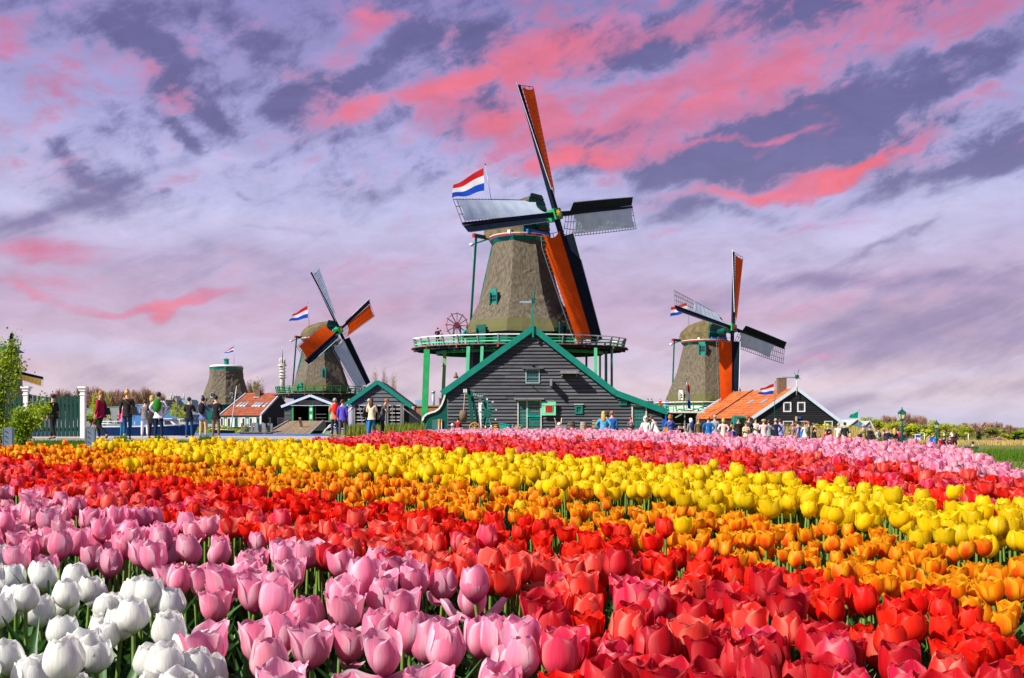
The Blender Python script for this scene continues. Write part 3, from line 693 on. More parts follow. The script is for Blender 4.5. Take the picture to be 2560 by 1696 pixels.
MB().box((fa.x(1333), -.47, fa.z(754)), (.24, .2, .3)).build('vane_box', teal_d, vn)
MB().tube([(fa.x(1335), -.47, fa.z(750)), (fa.x(1339), -.47, fa.z(716))], .02, 5).tube([(fa.x(1322), -.6, fa.z(744)), (fa.x(1360), -.3, fa.z(760))], .015, 5).build('vane_blade', iron, vn)
# windows, doors, shutters
def FB(px0, py0, px1, py1): a, b = fa.pt((px0, py1)), fa.pt((px1, py0)); return a[0], b[0], a[1], b[1]
x0, x1, z0, z1 = FB(1315, 925, 1348, 958); w = window(BA, x0, x1, z0, z1, -.06, mat('pale_blue_frame', (.35, .52, .58), .5), mat('blue_window', (.0, .10, .15), .15, var=.5), 4, 3, fw=.06, bars=teal)
MB().box(((x0 + x1) / 2, -.2, z1 + .1), (1.5, .28, .05)).build('weather_board', greywood, BA)
x0, x1, z0, z1 = FB(1400, 929, 1444, 936.5)
sh = MB().box(((x0 + x1) / 2, -.55, (z0 + z1) / 2), (x1 - x0, .9, .08)).build('shelf_canopy', oldwood, BA)
MB().box(((x0 + x1) / 2, -.98, (z0 + z1) / 2), (x1 - x0 + .02, .05, .2)).build('front_lip', greywood, sh); MB().box((x0 + .12, -.5, z0 - .1), (.08, .8, .12)).box((x1 - .12, -.5, z0 - .1), (.08, .8, .12)).build('bracket', greywood, sh)
MB().box((fa.x(1377), -.45, fa.z(958)), (.13, .9, .5)).build('hoist_beam', greywood, BA)
MB().box((fa.x(1332), -.15, fa.z(914)), (.1, .25, .12)).build('lamp_bracket', iron, BA)
dx0, dx1, dz0, dz1 = FB(1295, 1003, 1352.5, 1082)
df = MB()
for x in (dx0, fa.x(1317.5), dx1): df.box((x, -.09, (dz0 + dz1) / 2), (.075, .13, dz1 - dz0))
df.box(((dx0 + dx1) / 2, -.092, dz1 + .03), (dx1 - dx0 + .075, .13, .075)); df.build('door_frame', white_w, BA)
dl = MB().box(((dx0 + fa.x(1317.5)) / 2, -.05, (dz0 + dz1) / 2), (fa.x(1317.5) - dx0 - .075, .05, dz1 - dz0)).build('door', teal, BA)
for i in range(1, 3): MB().box((dx0 + i * .22, -.078, (dz0 + dz1) / 2), (.012, .01, dz1 - dz0 - .1)).build('batten', teal_d, dl)
a0, a1 = fa.x(1320), fa.x(1350.5); zt = fa.z(1040)
ld = MB().box(((a0 + a1) / 2, -.05, (dz0 + zt) / 2), (a1 - a0 + .08, .07, zt - dz0)).build('door', teal, BA)
MB().box(((a0 + a1) / 2, -.1, zt - .02), (a1 - a0 + .1, .1, .1)).build('ledge', mat('bright_teal', (.0, .36, .27), .4), ld)
for i in range(1, 5): MB().box((a0 + (a1 - a0) * i / 5, -.088, (dz0 + zt) / 2 - .05), (.014, .012, zt - dz0 - .2)).build('board_joint', teal_d, ld)
MB().box(((a0 + a1) / 2 + .1, -.095, dz0 + .15), (.6, .02, .07)).box(((a0 + a1) / 2 + .1, -.095, zt - .25), (.7, .02, .07)).build('hinge', teal_d, ld)
window(BA, a0 + .05, a1 - .03, fa.z(1036), fa.z(1007), -.04, teal, glass_d, 5, 4, fw=.1, bars=mat('teal_bars', (.02, .30, .20), .45))
MB().add([(dx0 - .25, -.02, dz1 + .16), (dx1 + .18, -.02, dz1 + .16), (dx1 + .22, -.55, dz1 + .09), (dx0 - .3, -.55, dz1 + .09), (dx0 - .25, -.02, dz1 + .21), (dx1 + .18, -.02, dz1 + .21), (dx1 + .22, -.55, dz1 + .14), (dx0 - .3, -.55, dz1 + .14)], [(3, 2, 1, 0), (4, 5, 6, 7), (0, 1, 5, 4), (1, 2, 6, 5), (2, 3, 7, 6), (3, 0, 4, 7)]).build('door_canopy', greywood, BA)
# open hatch with a red square
hx0, hx1, hz0, hz1 = FB(1354, 1005, 1389, 1039)
mint = mat('mint_paint', (.16, .60, .36), .5, var=.1)
hs = MB().box(((hx0 + hx1) / 2, -.32, (hz0 + hz1) / 2), (hx1 - hx0, .06, hz1 - hz0)).build('open_hatch', mint, BA)
for zz, h_ in ((hz1 - .14, .26), (hz0 + .13, .26)): MB().box(((hx0 + hx1) / 2, -.365, zz), (hx1 - hx0 - .01, .03, h_)).build('hatch_rail', mint, hs)
rx0, rx1, rz0, rz1 = FB(1363, 1014, 1380, 1031)
MB().box(((rx0 + rx1) / 2, -.385, (rz0 + rz1) / 2), (rx1 - rx0 + .07, .03, rz1 - rz0 + .07)).build('panel_border', mat('cream_paint', (.6, .62, .35), .5), hs)
MB().box(((rx0 + rx1) / 2, -.405, (rz0 + rz1) / 2), (rx1 - rx0, .02, rz1 - rz0)).build('red_panel', red_p, hs)
x0, x1, z0, z1 = FB(1439, 1016, 1454, 1033); window(BA, x0, x1, z0, z1, -.05, teal, glass_d, 2, 2, fw=.13, bars=teal, dep=.12); MB().box(((x0 + x1) / 2, -.12, z1 + .13), (.66, .2, .05)).build('weather_board', white_w, BA)
x0, x1, z0, z1 = FB(1549, 1003, 1565, 1012); window(BA, x0, x1, z0, z1, -.05, teal, glass_g, 1, 1, fw=.09, dep=.12); MB().box(((x0 + x1) / 2, -.14, z1 + .12), (.8, .24, .05)).build('weather_board', greywood, BA)
x0, x1, z0, z1 = FB(1580, 1016, 1615, 1081)
df = MB()
for x in (x0, x1): df.box((x, -.09, (z0 + z1) / 2), (.085, .13, z1 - z0))
df.box(((x0 + x1) / 2, -.092, z1 + .03), (x1 - x0 + .085, .13, .075)); df.build('door_frame', white_w, BA)
dr = MB().box(((x0 + x1) / 2, -.05, (z0 + z1) / 2), (x1 - x0 - .085, .05, z1 - z0)).build('door', teal, BA)
for i in range(1, 5): MB().box((x0 + (x1 - x0) * i / 5, -.079, (z0 + z1) / 2), (.014, .01, z1 - z0 - .1)).build('batten', teal_d, dr)
MB().box(((x0 + x1) / 2, -.18, z1 + .12), (1.28, .3, .05)).build('weather_board', greywood, BA)
MB().box(((dx0 + dx1) / 2, -.3, dz0 - .06), (dx1 - dx0 + .5, .6, .1)).build('doorstep', greywood, BA)
MB().tube([(fa.x(1331), -.03, fa.z(967)), (fa.x(1331) + .1, -.35, fa.z(968))], .03, 6).build('peg', iron, BA)

# --- little green building with a swooping gable left of the barn
fb = Face(72, 1090, 1.05)
GB = thing('side_building', 'small dark green building with white edged swooping gable left of the barn', 'building', (fb.X0, 72, fb.g))
cv = [(1058, 1083), (1056, 1052), (1060, 1042), (1067, 1036), (1077, 1032), (1088, 1029), (1097, 1023), (1104, 1013), (1109, 1000), (1114, 984), (1117, 972), (1119, 972), (1119, 1083)]
P_ = [fb.pt(p) for p in cv]
recalc(MB().prism(P_, 0, 6).build('gable_wall', teal_d, GB))
for a, b in zip(P_[1:10], P_[2:11]): MB().bar((a[0], -.06, a[1]), (b[0], -.06, b[1]), .16, .13).build('white_edging', white, GB)
x0, z0 = fb.pt((1096, 1075)); x1, z1 = fb.pt((1104, 1050)); window(GB, x0, x1, z0, z1, -.05, white, glass_d, 1, 1, fw=.06)
MB().box((fb.x(1087), -.04, fb.z(1064)), (.4, .06, .85)).build('shutter', mat('bluish_green', (.05, .16, .17), .5), GB)

# --- open shed with the green gable (planks above, racks below)
fc = Face(100, 943, 1.0)
SH = thing('open_shed', 'dark open fronted shed with green gable trim and timber racks', 'shed', (fc.X0, 100, fc.g))
ap, le, re_ = fc.pt((945, 955)), fc.pt((870, 1009)), fc.pt((1022, 1012))
zl = fc.z(1012); zf = fc.z(1080)
wl, wr = fc.x(879), fc.x(1008)
lf = lambda z: le[0] + (ap[0] - le[0]) * (z - le[1]) / (ap[1] - le[1]); rf = lambda z: re_[0] + (ap[0] - re_[0]) * (z - re_[1]) / (ap[1] - re_[1])
recalc(MB().prism([(lf(zl) + .1, zl), (rf(zl) - .1, zl), ap], .02, .2).build('gable_wall', plank_dark, SH))
clap_wall(SH, lambda z: lf(z) + .1, lambda z: rf(z) - .1, zl - .02, ap[1], .40, 0, mat('shed_planks', (.10, .105, .125), .7, scale=2, col2=(.06, .065, .08), stretch=(.4, 2, 3), objvar=.12), seams=1, proud=.09)
roof_slab(SH, (le[0] - .1, le[1] - .1), ap, -.3, 7, .12, plank_dark); roof_slab(SH, ap, (re_[0] + .1, re_[1] - .1), -.3, 7, .12, plank_dark)
trim((le[0] - .3, le[1] - .22), ap, w=.42, parent=SH, y=-.31); trim(ap, (re_[0] + .35, re_[1] - .25), w=.42, parent=SH, y=-.315)
MB().box((wl + .12, 3.4, (zl + zf) / 2), (.1, 6.6, zl - zf)).build('side_wall', plank_dark, SH); MB().box((wr - .12, 3.4, (zl + zf) / 2), (.1, 6.6, zl - zf)).build('side_wall', plank_dark, SH)
MB().box(((wl + wr) / 2, 6.7, (zl + zf) / 2), (wr - wl, .1, zl - zf)).build('back_wall', plank_dark, SH)
MB().add([(wr - .08, .1, zl), (fc.x(1049), .4, fc.z(1046)), (fc.x(1049), .4, zf - .1), (wr - .08, .1, zf - .1), (wr - .08, 6, zl), (fc.x(1049), 6, fc.z(1046)), (fc.x(1049), 6, zf - .1), (wr - .08, 6, zf - .1)], [(0, 3, 2, 1), (4, 5, 6, 7), (0, 1, 5, 4), (1, 2, 6, 5)]).build('lean_to', plank_dark, SH)
for px in (881, 886, 963, 969, 1003, 1008): MB().box((fc.x(px), -.05, (zl + zf) / 2), (.17, .16, zl - zf)).build('post', greywood, SH)
for a_, b_ in ((886, 912), (967, 1000)):
    for i, py in enumerate((1023, 1033, 1043, 1051, 1060, 1068)):
        MB().box((fc.x((a_ + b_) / 2), .1, fc.z(py)), ((b_ - a_) / fc.s, .2, .09 if i % 2 else .22)).build('rack_board', greywood if i % 2 == 0 else white_w, SH)
MB().box(((wl + wr) / 2, -.1, fc.z(1077)), (wr - wl, .5, .22)).build('sill_beam', white_w, SH)
for px, lean in ((904, -.25), (938, .05), (981, .02)): MB().bar((fc.x(px) + lean, -.2, zl), (fc.x(px) - lean, -.3, fc.z(1076)), .07).build('prop', greywood, SH)

# --- boathouse with the white gable and slipway
fd = Face(135, 770, .95)
BH = thing('boathouse', 'dark boathouse with white gable boards and timber slipway into the water', 'boathouse', (fd.X0, 135, fd.g))
ap, le, re_ = fd.pt((777, 990)), fd.pt((707, 1017)), fd.pt((846, 1017))
zf = fd.z(1052); wl, wr = fd.x(711), fd.x(843); zl = fd.z(1014)
recalc(MB().prism([(fd.x(728), fd.z(1014)), (fd.x(826), fd.z(1014)), ap], .02, .15).build('gable_wall', plank_dark, BH))
window(BH, fd.x(745), fd.x(807), fd.z(1011), fd.z(1000.5), -.02, plank_dark, glass_d, 5, 1, fw=.05, bars=greywood)
roof_slab(BH, (le[0] - .1, le[1] - .05), ap, -.3, 8, .12, plank_dark); roof_slab(BH, ap, (re_[0] + .1, re_[1] - .05), -.3, 8, .12, plank_dark)
wb = mat('bluish_white_paint', (.50, .60, .70), .5, var=.1)
trim((le[0] - .15, le[1] - .06), ap, w=.34, parent=BH, m=wb); trim(ap, (re_[0] + .15, re_[1] - .06), w=.34, parent=BH, m=wb, y=-.325)
MB().box((0 + fd.x(777), -.33, fd.z(1014)), (fd.x(826) - fd.x(728), .05, .07)).build('tie_beam', wb, BH)
clap_wall(BH, lambda z: wl + .03, lambda z: fd.x(729), fd.z(1050), zl, .2, 0, plank_grey, seams=1, proud=.05)
MB().box(((wl + wr) / 2, 7.5, (zl + zf) / 2), (wr - wl, .1, zl - zf)).build('back_wall', plank_dark, BH); MB().box((wr - .1, 3.8, (zl + zf) / 2), (.12, 7.4, zl - zf + 1)).build('side_wall', plank_dark, BH); MB().box((wl + .1, 3.8, (zl + zf) / 2), (.12, 7.4, zl - zf)).build('side_wall', plank_dark, BH)
MB().box(((wl + wr) / 2, 3.5, zf - .1), (wr - wl, 7.5, .15)).build('floor', oldwood, BH)
for a_, b_ in ((730, 734), (773, 783), (822, 842)):
    p = MB().box((fd.x((a_ + b_) / 2), -.08, (zl + zf) / 2), ((b_ - a_) / fd.s, .1, zl - zf)).build('door', green, BH)
    for py in (1023, 1042):
        if b_ - a_ > 6: MB().box((fd.x((a_ + b_) / 2), -.14, fd.z(py)), ((b_ - a_) * .62 / fd.s, .03, .62)).build('pane', mat('pale_pane', (.45, .68, .55), .2), p)
MB().box((fd.x(789), -.05, (zl + zf) / 2), (.16, .12, zl - zf)).build('post', iron, BH)
MB().box((fd.x(803), -.2, fd.z(1036)), (1.5, .05, .05)).box((fd.x(803), -.2, fd.z(1045)), (1.5, .05, .05)).build('chain_rail', greywood, BH)
for i in range(34):     # slipway boards run down to the water
    xa = fd.x(722 + i * 2.55); xb = fd.x(699 + i * 2.95)
    MB().bar((xa, -.2, zf - .08), (xb, -7.5, WATER - .15 - fd.g), .135, .06).build('slipway_board', oldwood, BH)
for xa, xb in ((fd.x(721), fd.x(695)), (fd.x(808), fd.x(800))): MB().bar((xa, -.2, zf), (xb, -7.6, WATER - .05 - fd.g), .3, .12).build('slipway_edge', greywood, BH)
MB().bar((fd.x(768), -3, -.15), (fd.x(766), -4.2, fd.z(1046)), .3, .22).build('leaning_post', oldwood, BH)

def tiled_roof(parent, c0, c1, c2, c3, m, nu, nv, name='roof_tile', stuffed=False):
    """c0 eave left, c1 eave right, c2 ridge right, c3 ridge left; courses of tiles, each tile its own thin slab"""
    c0, c1, c2, c3 = map(Vector, (c0, c1, c2, c3)); nrm = (c1 - c0).cross(c3 - c0).normalized(); nrm = nrm if nrm.z > 0 else -nrm
    meshes = {}; P = lambda u, v: (c0.lerp(c1, u)).lerp(c3.lerp(c2, u), v)
    allm = MB()
    for j in range(nv):
        for i in range(nu):
            u0, u1, v0, v1 = i / nu, (i + .97) / nu, j / nv, min(1, (j + 1.12) / nv); k = nrm * (.05 + .03 * rnd.random())
            a, b, c, d = P(u0, v0) + k, P(u1, v0) + k, P(u1, v1) + nrm * .012, P(u0, v1) + nrm * .012; mid0, mid1 = (a + b) / 2 + nrm * .035, (c + d) / 2 + nrm * .035
            vs = [a, mid0, b, c, mid1, d, a - k, b - k]; fs = [(0, 1, 4, 5), (1, 2, 3, 4), (6, 7, 2, 1, 0)]
            if stuffed: allm.add(vs, fs)
            else: MB().add(vs, fs).build(name, m, parent)
    if stuffed: allm.build('roof_tiles', m, parent)['kind'] = 'stuff'

# --- orange tiled house on the right
fe = Face(112, 1965)
HO = thing('tiled_house', 'black house with orange tiled roof and white gable boards beside the right mill', 'house', (fe.X0, 112, fe.g))
ap, le, re_ = fe.pt((1989, 972)), fe.pt((1884, 1044)), fe.pt((2095, 1054))
# long side runs back to the left: ridge from the gable apex to a far end
rb_ = Vector((fe.x(1838) * 1.0, 0, 0)); back = 15.0
def far_pt(px, py, dep): q = W(px, py, 112 + dep); return Vector((q.x - fe.X0, dep, q.z - fe.g))
rF, eF = far_pt(1833, 980, back), far_pt(1732, 1047, back * .92)
g0, g1 = Vector((ap[0], 0, ap[1])), Vector((le[0], 0, le[1])); gR = Vector((re_[0], 0, re_[1]))
zf = -.3
vs = [(le[0], 0, zf), (re_[0], 0, zf), tuple(gR), tuple(g0), tuple(g1), (eF.x, eF.y, zf), (eF.x, eF.y, eF.z), tuple(rF), (eF.x + (re_[0] - le[0]), eF.y + 1, zf), (eF.x + (re_[0] - le[0]), eF.y + 1, gR.z)]
recalc(MB().add(vs, [(0, 1, 2, 3, 4), (0, 4, 6, 5), (5, 6, 7, 9, 8), (1, 8, 9, 2)]).build('wall', plank_dark, HO))
clap_wall(HO, lambda z: le[0] if z <= le[1] else le[0] + (ap[0] - le[0]) * (z - le[1]) / (ap[1] - le[1]), lambda z: re_[0] if z <= re_[1] else re_[0] + (ap[0] - re_[0]) * (z - re_[1]) / (ap[1] - re_[1]), zf, ap[1], .26, -.01, mat('house_planks', (.012, .012, .015), .6, objvar=.4), seams=1)
rbm = recalc(MB().add([tuple(g1 + Vector((0, -.1, -.02))), tuple(g0 + Vector((0, -.1, 0))), tuple(rF), tuple(eF)], [(0, 1, 2, 3)]).build('roof', mat('roof_base', (.28, .08, .025), .9), HO))
MB().add([tuple(gR + Vector((.1, -.1, -.02))), tuple(g0 + Vector((0, -.1, 0))), tuple(rF), (eF.x + (re_[0] - le[0]), eF.y + 1, gR.z)], [(0, 1, 2, 3)]).build('roof', mat('roof_base', (0, 0, 0)), HO)
tiled_roof(rbm, eF + Vector((-.15, 0, -.1)), g1 + Vector((-.15, -.1, -.1)), g0 + Vector((0, -.1, 0)), rF, tile_m, 24, 12)
for p, q, nm in ((Vector((le[0] - .2, -.32, le[1] - .12)), Vector((ap[0], -.32, ap[1])), 1), (Vector((ap[0], -.325, ap[1])), Vector((re_[0] + .35, -.325, re_[1] - .2)), 1)):
    MB().bar(p + Vector((0, 0, .05)), q + Vector((0, 0, .05)), .08, .36).build('barge_board', wb, HO)
MB().bar(eF + Vector((-.25, .1, .0)), rF + Vector((0, .1, .12)), .2, .22).build('barge_board', wb, HO)
mb = MB(); q0 = eF.lerp(g1, .36) + Vector((-.1, 0, .12)); q1 = rF.lerp(g0, .36) + Vector((-.1, 0, .12)); mb.bar(q0, q1, .12, .1).build('roof_seam', iron, HO)
ch = MB().box((fe.x(1967), 2.2, ap[1] + .35), (.95, .95, 1.9)).build('chimney', brick_m, HO); MB().box((fe.x(1967), 2.2, ap[1] + 1.33), (1.05, 1.05, .1)).build('chimney_cap', greywood, ch)
for t_, u_ in ((.62, .55), (.82, .56)):
    c = eF.lerp(g1, t_).lerp(rF.lerp(g0, t_), u_); n_ = (g1 - eF).cross(rF - eF).normalized(); n_ = n_ if n_.z > 0 else -n_
    e1 = (g1 - eF).normalized(); e2 = (rF - eF).normalized(); M = Matrix((( e1.x, e2.x, n_.x, c.x), (e1.y, e2.y, n_.y, c.y), (e1.z, e2.z, n_.z, c.z), (0, 0, 0, 1)))
    MB().box((0, 0, .1), (.55, .9, .12), M=M).build('skylight', steel, HO)
for px0, px1 in ((1959, 1976), (1994, 2011)): window(HO, fe.x(px0), fe.x(px1), fe.z(1029), fe.z(1007), -.06, white, glass_d, 2, 2, fw=.13, bars=plank_navy)
gg = mat('mottled_green_pane', (.10, .19, .02), .25, var=.5, scale=3)  # mottled green pane colour
for px0, px1, m_ in ((1958, 1981, glass_d), (1993, 2016, gg), (2061, 2080, gg)): window(HO, fe.x(px0), fe.x(px1), fe.z(1085), fe.z(1054), -.06, white_w, m_, 3, 2, fw=.1, bars=iron)
MB().box((fe.x(1989), -.25, fe.z(1047)), (.12, .4, .5)).build('wall_lamp', mat('tan_box', (.5, .35, .2), .6), HO); MB().box((fe.x(1997), -.2, fe.z(1045)), (.3, .1, .25)).build('blue_plate', blue_p, HO)
wp = MB().tube([(ap[0], -.4, ap[1] - .8), (ap[0], -.4, fe.z(942))], .05, 6).build('wind_pump_pole', white_w, HO)
MB().box((ap[0] + .05, -.4, fe.z(943)), (.4, .3, .4)).build('pump_head', teal_d, wp); MB().box((ap[0] - .9, -.4, fe.z(944.5)), (1.6, .05, .14)).build('pump_vane', greywood, wp)
MB().tube([(ap[0], -.45, fe.z(942)), (fe.x(1995), -.45, fe.z(925))], .03, 5).tube([(ap[0], -.45, fe.z(942)), (fe.x(1981), -.5, fe.z(930))], .02, 5).tube([(ap[0], -.45, fe.z(942)), (fe.x(2000), -.4, fe.z(950))], .02, 5).build('pump_blade', iron, wp)

# --- red-brown tiled shop at the water, left
ff = Face(158, 640, 1.0)
SP = thing('waterside_shop', 'low shop with long brown red tiled roof and row of windows at the water', 'house', (ff.X0, 158, ff.g))
def ffp(px, py, dep=0): q = W(px, py, 158 + dep); return Vector((q.x - ff.X0, dep, q.z - ff.g))
eL, eR, rR, rL = ffp(551, 1040, 3), ffp(651, 1040, 0), ffp(700, 986, 5), ffp(616, 986, 8)
gE = ffp(716, 1043, 7)
recalc(MB().add([tuple(eL - Vector((0, 0, 5))), tuple(eR - Vector((0, 0, 5))), tuple(eR), tuple(eL), tuple(rR), (gE.x + 1.5, gE.y, -.8), (gE.x + 1.5, gE.y, gE.z), tuple(rL)], [(0, 1, 2, 3), (1, 5, 6, 4, 2), (3, 2, 4, 7)]).build('wall', plank_dark, SP))
rb2 = MB().add([tuple(eL), tuple(eR), tuple(rR), tuple(rL)], [(0, 1, 2, 3)]).build('roof', mat('roof_base2', (.2, .055, .03), .9), SP)
tiled_roof(rb2, eL + Vector((0, -.1, 0)), eR + Vector((0, -.1, 0)), rR, rL, tile_b, 30, 10)
for p, q in ((eR + Vector((.1, -.1, .1)), rR + Vector((.1, 0, .1))), (eL + Vector((-.1, -.1, .1)), rL + Vector((-.1, 0, .1)))): MB().bar(p, q, .16, .3).build('barge_board', wb, SP)
MB().bar(rL + Vector((0, 0, .1)), rR + Vector((0, 0, .1)), .25, .2).build('ridge', tile_b, SP)
c = rL.lerp(rR, .38); ch = MB().box((c.x, c.y - .6, c.z + .15), (.8, .8, 1.1)).build('chimney', brick_m, SP); MB().box((c.x - .1, c.y - 1.2, c.z - .55), (.95, .5, .12)).build('flashing', white, ch)
nrm = (eR - eL).cross(rL - eL).normalized(); nrm = nrm if nrm.z > 0 else -nrm; e1 = (eR - eL).normalized(); e2 = (rL - eL).normalized()
for u_ in (.18, .27, .36, .60, .68, .76, .89):
    c = eL.lerp(eR, u_).lerp(rL.lerp(rR, u_), .50); M = Matrix(((e1.x, e2.x, nrm.x, c.x), (e1.y, e2.y, nrm.y, c.y), (e1.z, e2.z, nrm.z, c.z), (0, 0, 0, 1)))
    w = MB().box((0, 0, .13), (.42, 1.0, .1), M=M).build('skylight', steel, SP); MB().box((0, -.62, .13), (.46, .22, .12), M=M).build('sill', white, w)
for i in range(11):
    u_ = (i + .5) / 11; c = eL.lerp(eR, u_); wd = (eR - eL).length / 11 * .40; ang = math.atan2(eR.y - eL.y, eR.x - eL.x)
    M = Matrix.Translation((c.x, c.y - .1, 0)) @ Matrix.Rotation(ang, 4, 'Z')
    zz0, zz1 = ff.z(1067) , ff.z(1045); fr = MB()
    for sx_ in (-1, 1): fr.box((sx_ * wd, 0, (zz0 + zz1) / 2), (.12, .12, zz1 - zz0), M=M)
    fr.box((0, 0, zz0), (wd * 2 + .12, .12, .12), M=M).box((0, 0, zz1), (wd * 2 + .12, .12, .12), M=M)
    w = fr.build('window', (white, teal, white_w)[i % 3], SP); MB().box((0, .02, (zz0 + zz1) / 2), (wd * 2 - .1, .03, zz1 - zz0 - .1), M=M).build('pane', (glass_g, mat('pale_curtain', (.45, .52, .50), .3), glass_d, mat('cream_curtain', (.6, .58, .4), .4))[(i * 3) % 4], w)
MB().box((ffp(641, 1055).x, .6, ff.z(1055)), (.7, .1, 1.6)).build('green_door', green, SP)
for px in (650, 664): pass
for px0, px1 in ((657, 670), (681, 697)): window(SP, ffp(px0, 0).x, ffp(px1, 0).x, ff.z(1065), ff.z(1045), 1.2 + (px0 - 651) * .075, white_w, glass_d, 1, 1, fw=.1)
MB().box((eR.x + .1, eR.y - .2, (ff.z(1066) + eR.z) / 2), (.28, .28, eR.z - ff.z(1066))).build('corner_post', white, SP)

def plain_house(name, label, cat, d, pts_gable, left_wall, wm, rm, dep=10, tm=None, cx=None, g=None):
    """Gabled box: gable polygon in px (eaveL, apex, eaveR, base y), optional roof slope seen to the left (px of far eave, far apex)."""
    (lx, ly), (ax, ay), (rx, ry), by = pts_gable; f_ = Face(d, (lx + rx) / 2, g)
    T = thing(name, label, cat, (f_.X0, d, f_.g)); a, b, c = f_.pt((lx, ly)), f_.pt((ax, ay)), f_.pt((rx, ry))
    recalc(MB().prism([(a[0], -2.0), (c[0], -2.0), c, b, a], 0, .2).build('gable_wall', wm, T))
    def fp(px, py, dd): q = W(px, py, d + dd); return (q.x - f_.X0, dd, q.z - f_.g)
    if left_wall:
        e = fp(left_wall[0], left_wall[1], dep); r_ = fp(left_wall[2], left_wall[3], dep)
        recalc(MB().add([(a[0], .2, a[1] + .05), (b[0], .2, b[1] + .05), r_, e], [(0, 1, 2, 3)]).build('roof', rm, T))
        recalc(MB().add([(a[0], .2, a[1]), e, (e[0], e[1], -2), (a[0], .2, -2)], [(0, 1, 2, 3)]).build('side_wall', mat('pale_wall', (.5, .52, .52), .6), T))
        off = b[0] - r_[0]
        recalc(MB().add([(c[0], .2, c[1] + .05), (b[0], .2, b[1] + .05), r_, (c[0] - off, dep, e[2])], [(0, 1, 2, 3)]).build('roof', rm, T))
    else:
        roof_slab(T, (a[0], a[1]), b, -.1, dep, .15, rm); roof_slab(T, b, (c[0], c[1]), -.1, dep, .15, rm)
        MB().box((a[0] + .1, dep / 2, a[1] / 2), (.1, dep - .5, a[1] + 2)).build('side_wall', wm, T); MB().box((c[0] - .1, dep / 2, c[1] / 2), (.1, dep - .5, c[1] + 2)).build('side_wall', wm, T)
    if tm:
        MB().bar((a[0], -.12, a[1] + .1), (b[0], -.12, b[1] + .1), .2, .25).build('barge_board', tm, T); MB().bar((b[0], -.12, b[1] + .1), (c[0], -.12, c[1] + .1), .2, .25).build('barge_board', tm, T)
    return T, f_
bw = mat('blue_grey_wall', (.10, .19, .28), .6, var=.15); pr = mat('pale_grey_roof', (.36, .44, .44), .5, var=.12, scale=1)
T, f_ = plain_house('grey_barn', 'blue grey gabled barn with pale roof just right of the tiled house', 'barn', 190, ((2122, 1065), (2143, 1049), (2163, 1065), 1100), (2096, 1066, 2103, 1050), bw, pr, 12, white_w)
MB().box((f_.x(2112), 4, f_.z(1057)), (.8, 2.5, .3)).build('roof_light', mat('tan_light', (.5, .42, .25), .5), T)
plain_house('grey_barn', 'smaller blue grey gabled barn in front of the spring trees', 'barn', 205, ((2160, 1066), (2174, 1053), (2187, 1080), 1100), (2146, 1066, 2150, 1053), bw, pr, 12, white_w)
bl = mat('bright_blue_wall', (.05, .20, .50), .5, var=.2, scale=.6); gr_ = mat('grey_green_roof', (.28, .33, .32), .6)
T, f_ = plain_house('blue_warehouse', 'bright blue warehouse with low gable across the river', 'warehouse', 260, ((300, 1027), (347, 1012), (396, 1026), 1080), None, bl, gr_, 20, None, g=1.0)
MB().box((f_.x(350), -.2, f_.z(1031)), (9.5, .2, .8)).build('blue_band', blue_p, T)
T, f_ = plain_house('grey_warehouse', 'long flat grey warehouse left of the blue one', 'warehouse', 285, ((215, 1031), (216, 1022), (330, 1016), 1080), None, mat('grey_wall', (.22, .27, .28), .6), gr_, 20, g=1.0)
T, f_ = plain_house('blue_warehouse', 'small blue shed showing between the strollers at the moored boat', 'warehouse', 240, ((398, 1046), (425, 1026), (470, 1046), 1080), None, bl, gr_, 16, g=1.0)
T, f_ = plain_house('far_house', 'dim brown roofed house between the shed and the swooping gable', 'house', 110, ((1036, 1040), (1037, 1018), (1100, 1017), 1080), None, mat('brown_roofing', (.30, .16, .08), .85), mat('brown_roofing', (0, 0, 0)), 8, g=1.0)
# white industrial blocks far off
def blocks(name, label, d, rects, m, cat='building', tubes=(), g=.6):
    cx = sum(r[0] + r[2] for r in rects) / 2 / len(rects); f_ = Face(d, cx, g); T = thing(name, label, cat, (f_.X0, d, g))
    for i, (a, b, c, e) in enumerate(rects):
        MB().box(((f_.x(a) + f_.x(c)) / 2, i * 1.5, (f_.z(b) + f_.z(e)) / 2), (f_.x(c) - f_.x(a), 9, f_.z(b) - f_.z(e))).build('block', m if not isinstance(m, (list, tuple)) else m[i % len(m)], T)
    for px, y0, y1, r_ in tubes: MB().tube([(f_.x(px), -5, f_.z(y1)), (f_.x(px), -5, f_.z(y0))], r_, 8).build('mast', steel, T)
    return T, f_
iw, ib = mat('cream_render', (.46, .45, .43), .7), mat('pale_blue_block', (.24, .36, .48), .7)  # cream and pale blue wall colours
T, f_ = blocks('factory', 'distant cream and blue factory blocks with thin masts on the skyline', 420, [(420, 996, 450, 1046), (424, 990, 440, 1000), (446, 1002, 482, 1046), (455, 999, 476, 1008)], [iw, iw, ib, ib], 'factory', [(439, 982, 1000, .25), (449, 985, 1000, .2), (470, 985, 1002, .2)])
for i in range(6): MB().box((f_.x(425 + i * 4), -4.7, f_.z(1012)), (.35, .3, 4)).build('window_strip', glass_d, T)
T, f_ = blocks('factory', 'pale blue stepped factory block right of the open shed', 330, [(1024, 1012, 1042, 1040), (1040, 1001, 1060, 1040)], [iw, ib], 'factory')
MB().box((f_.x(1052), -4, f_.z(1008)), (1.6, .4, .5)).build('roof_plant', steel, T)
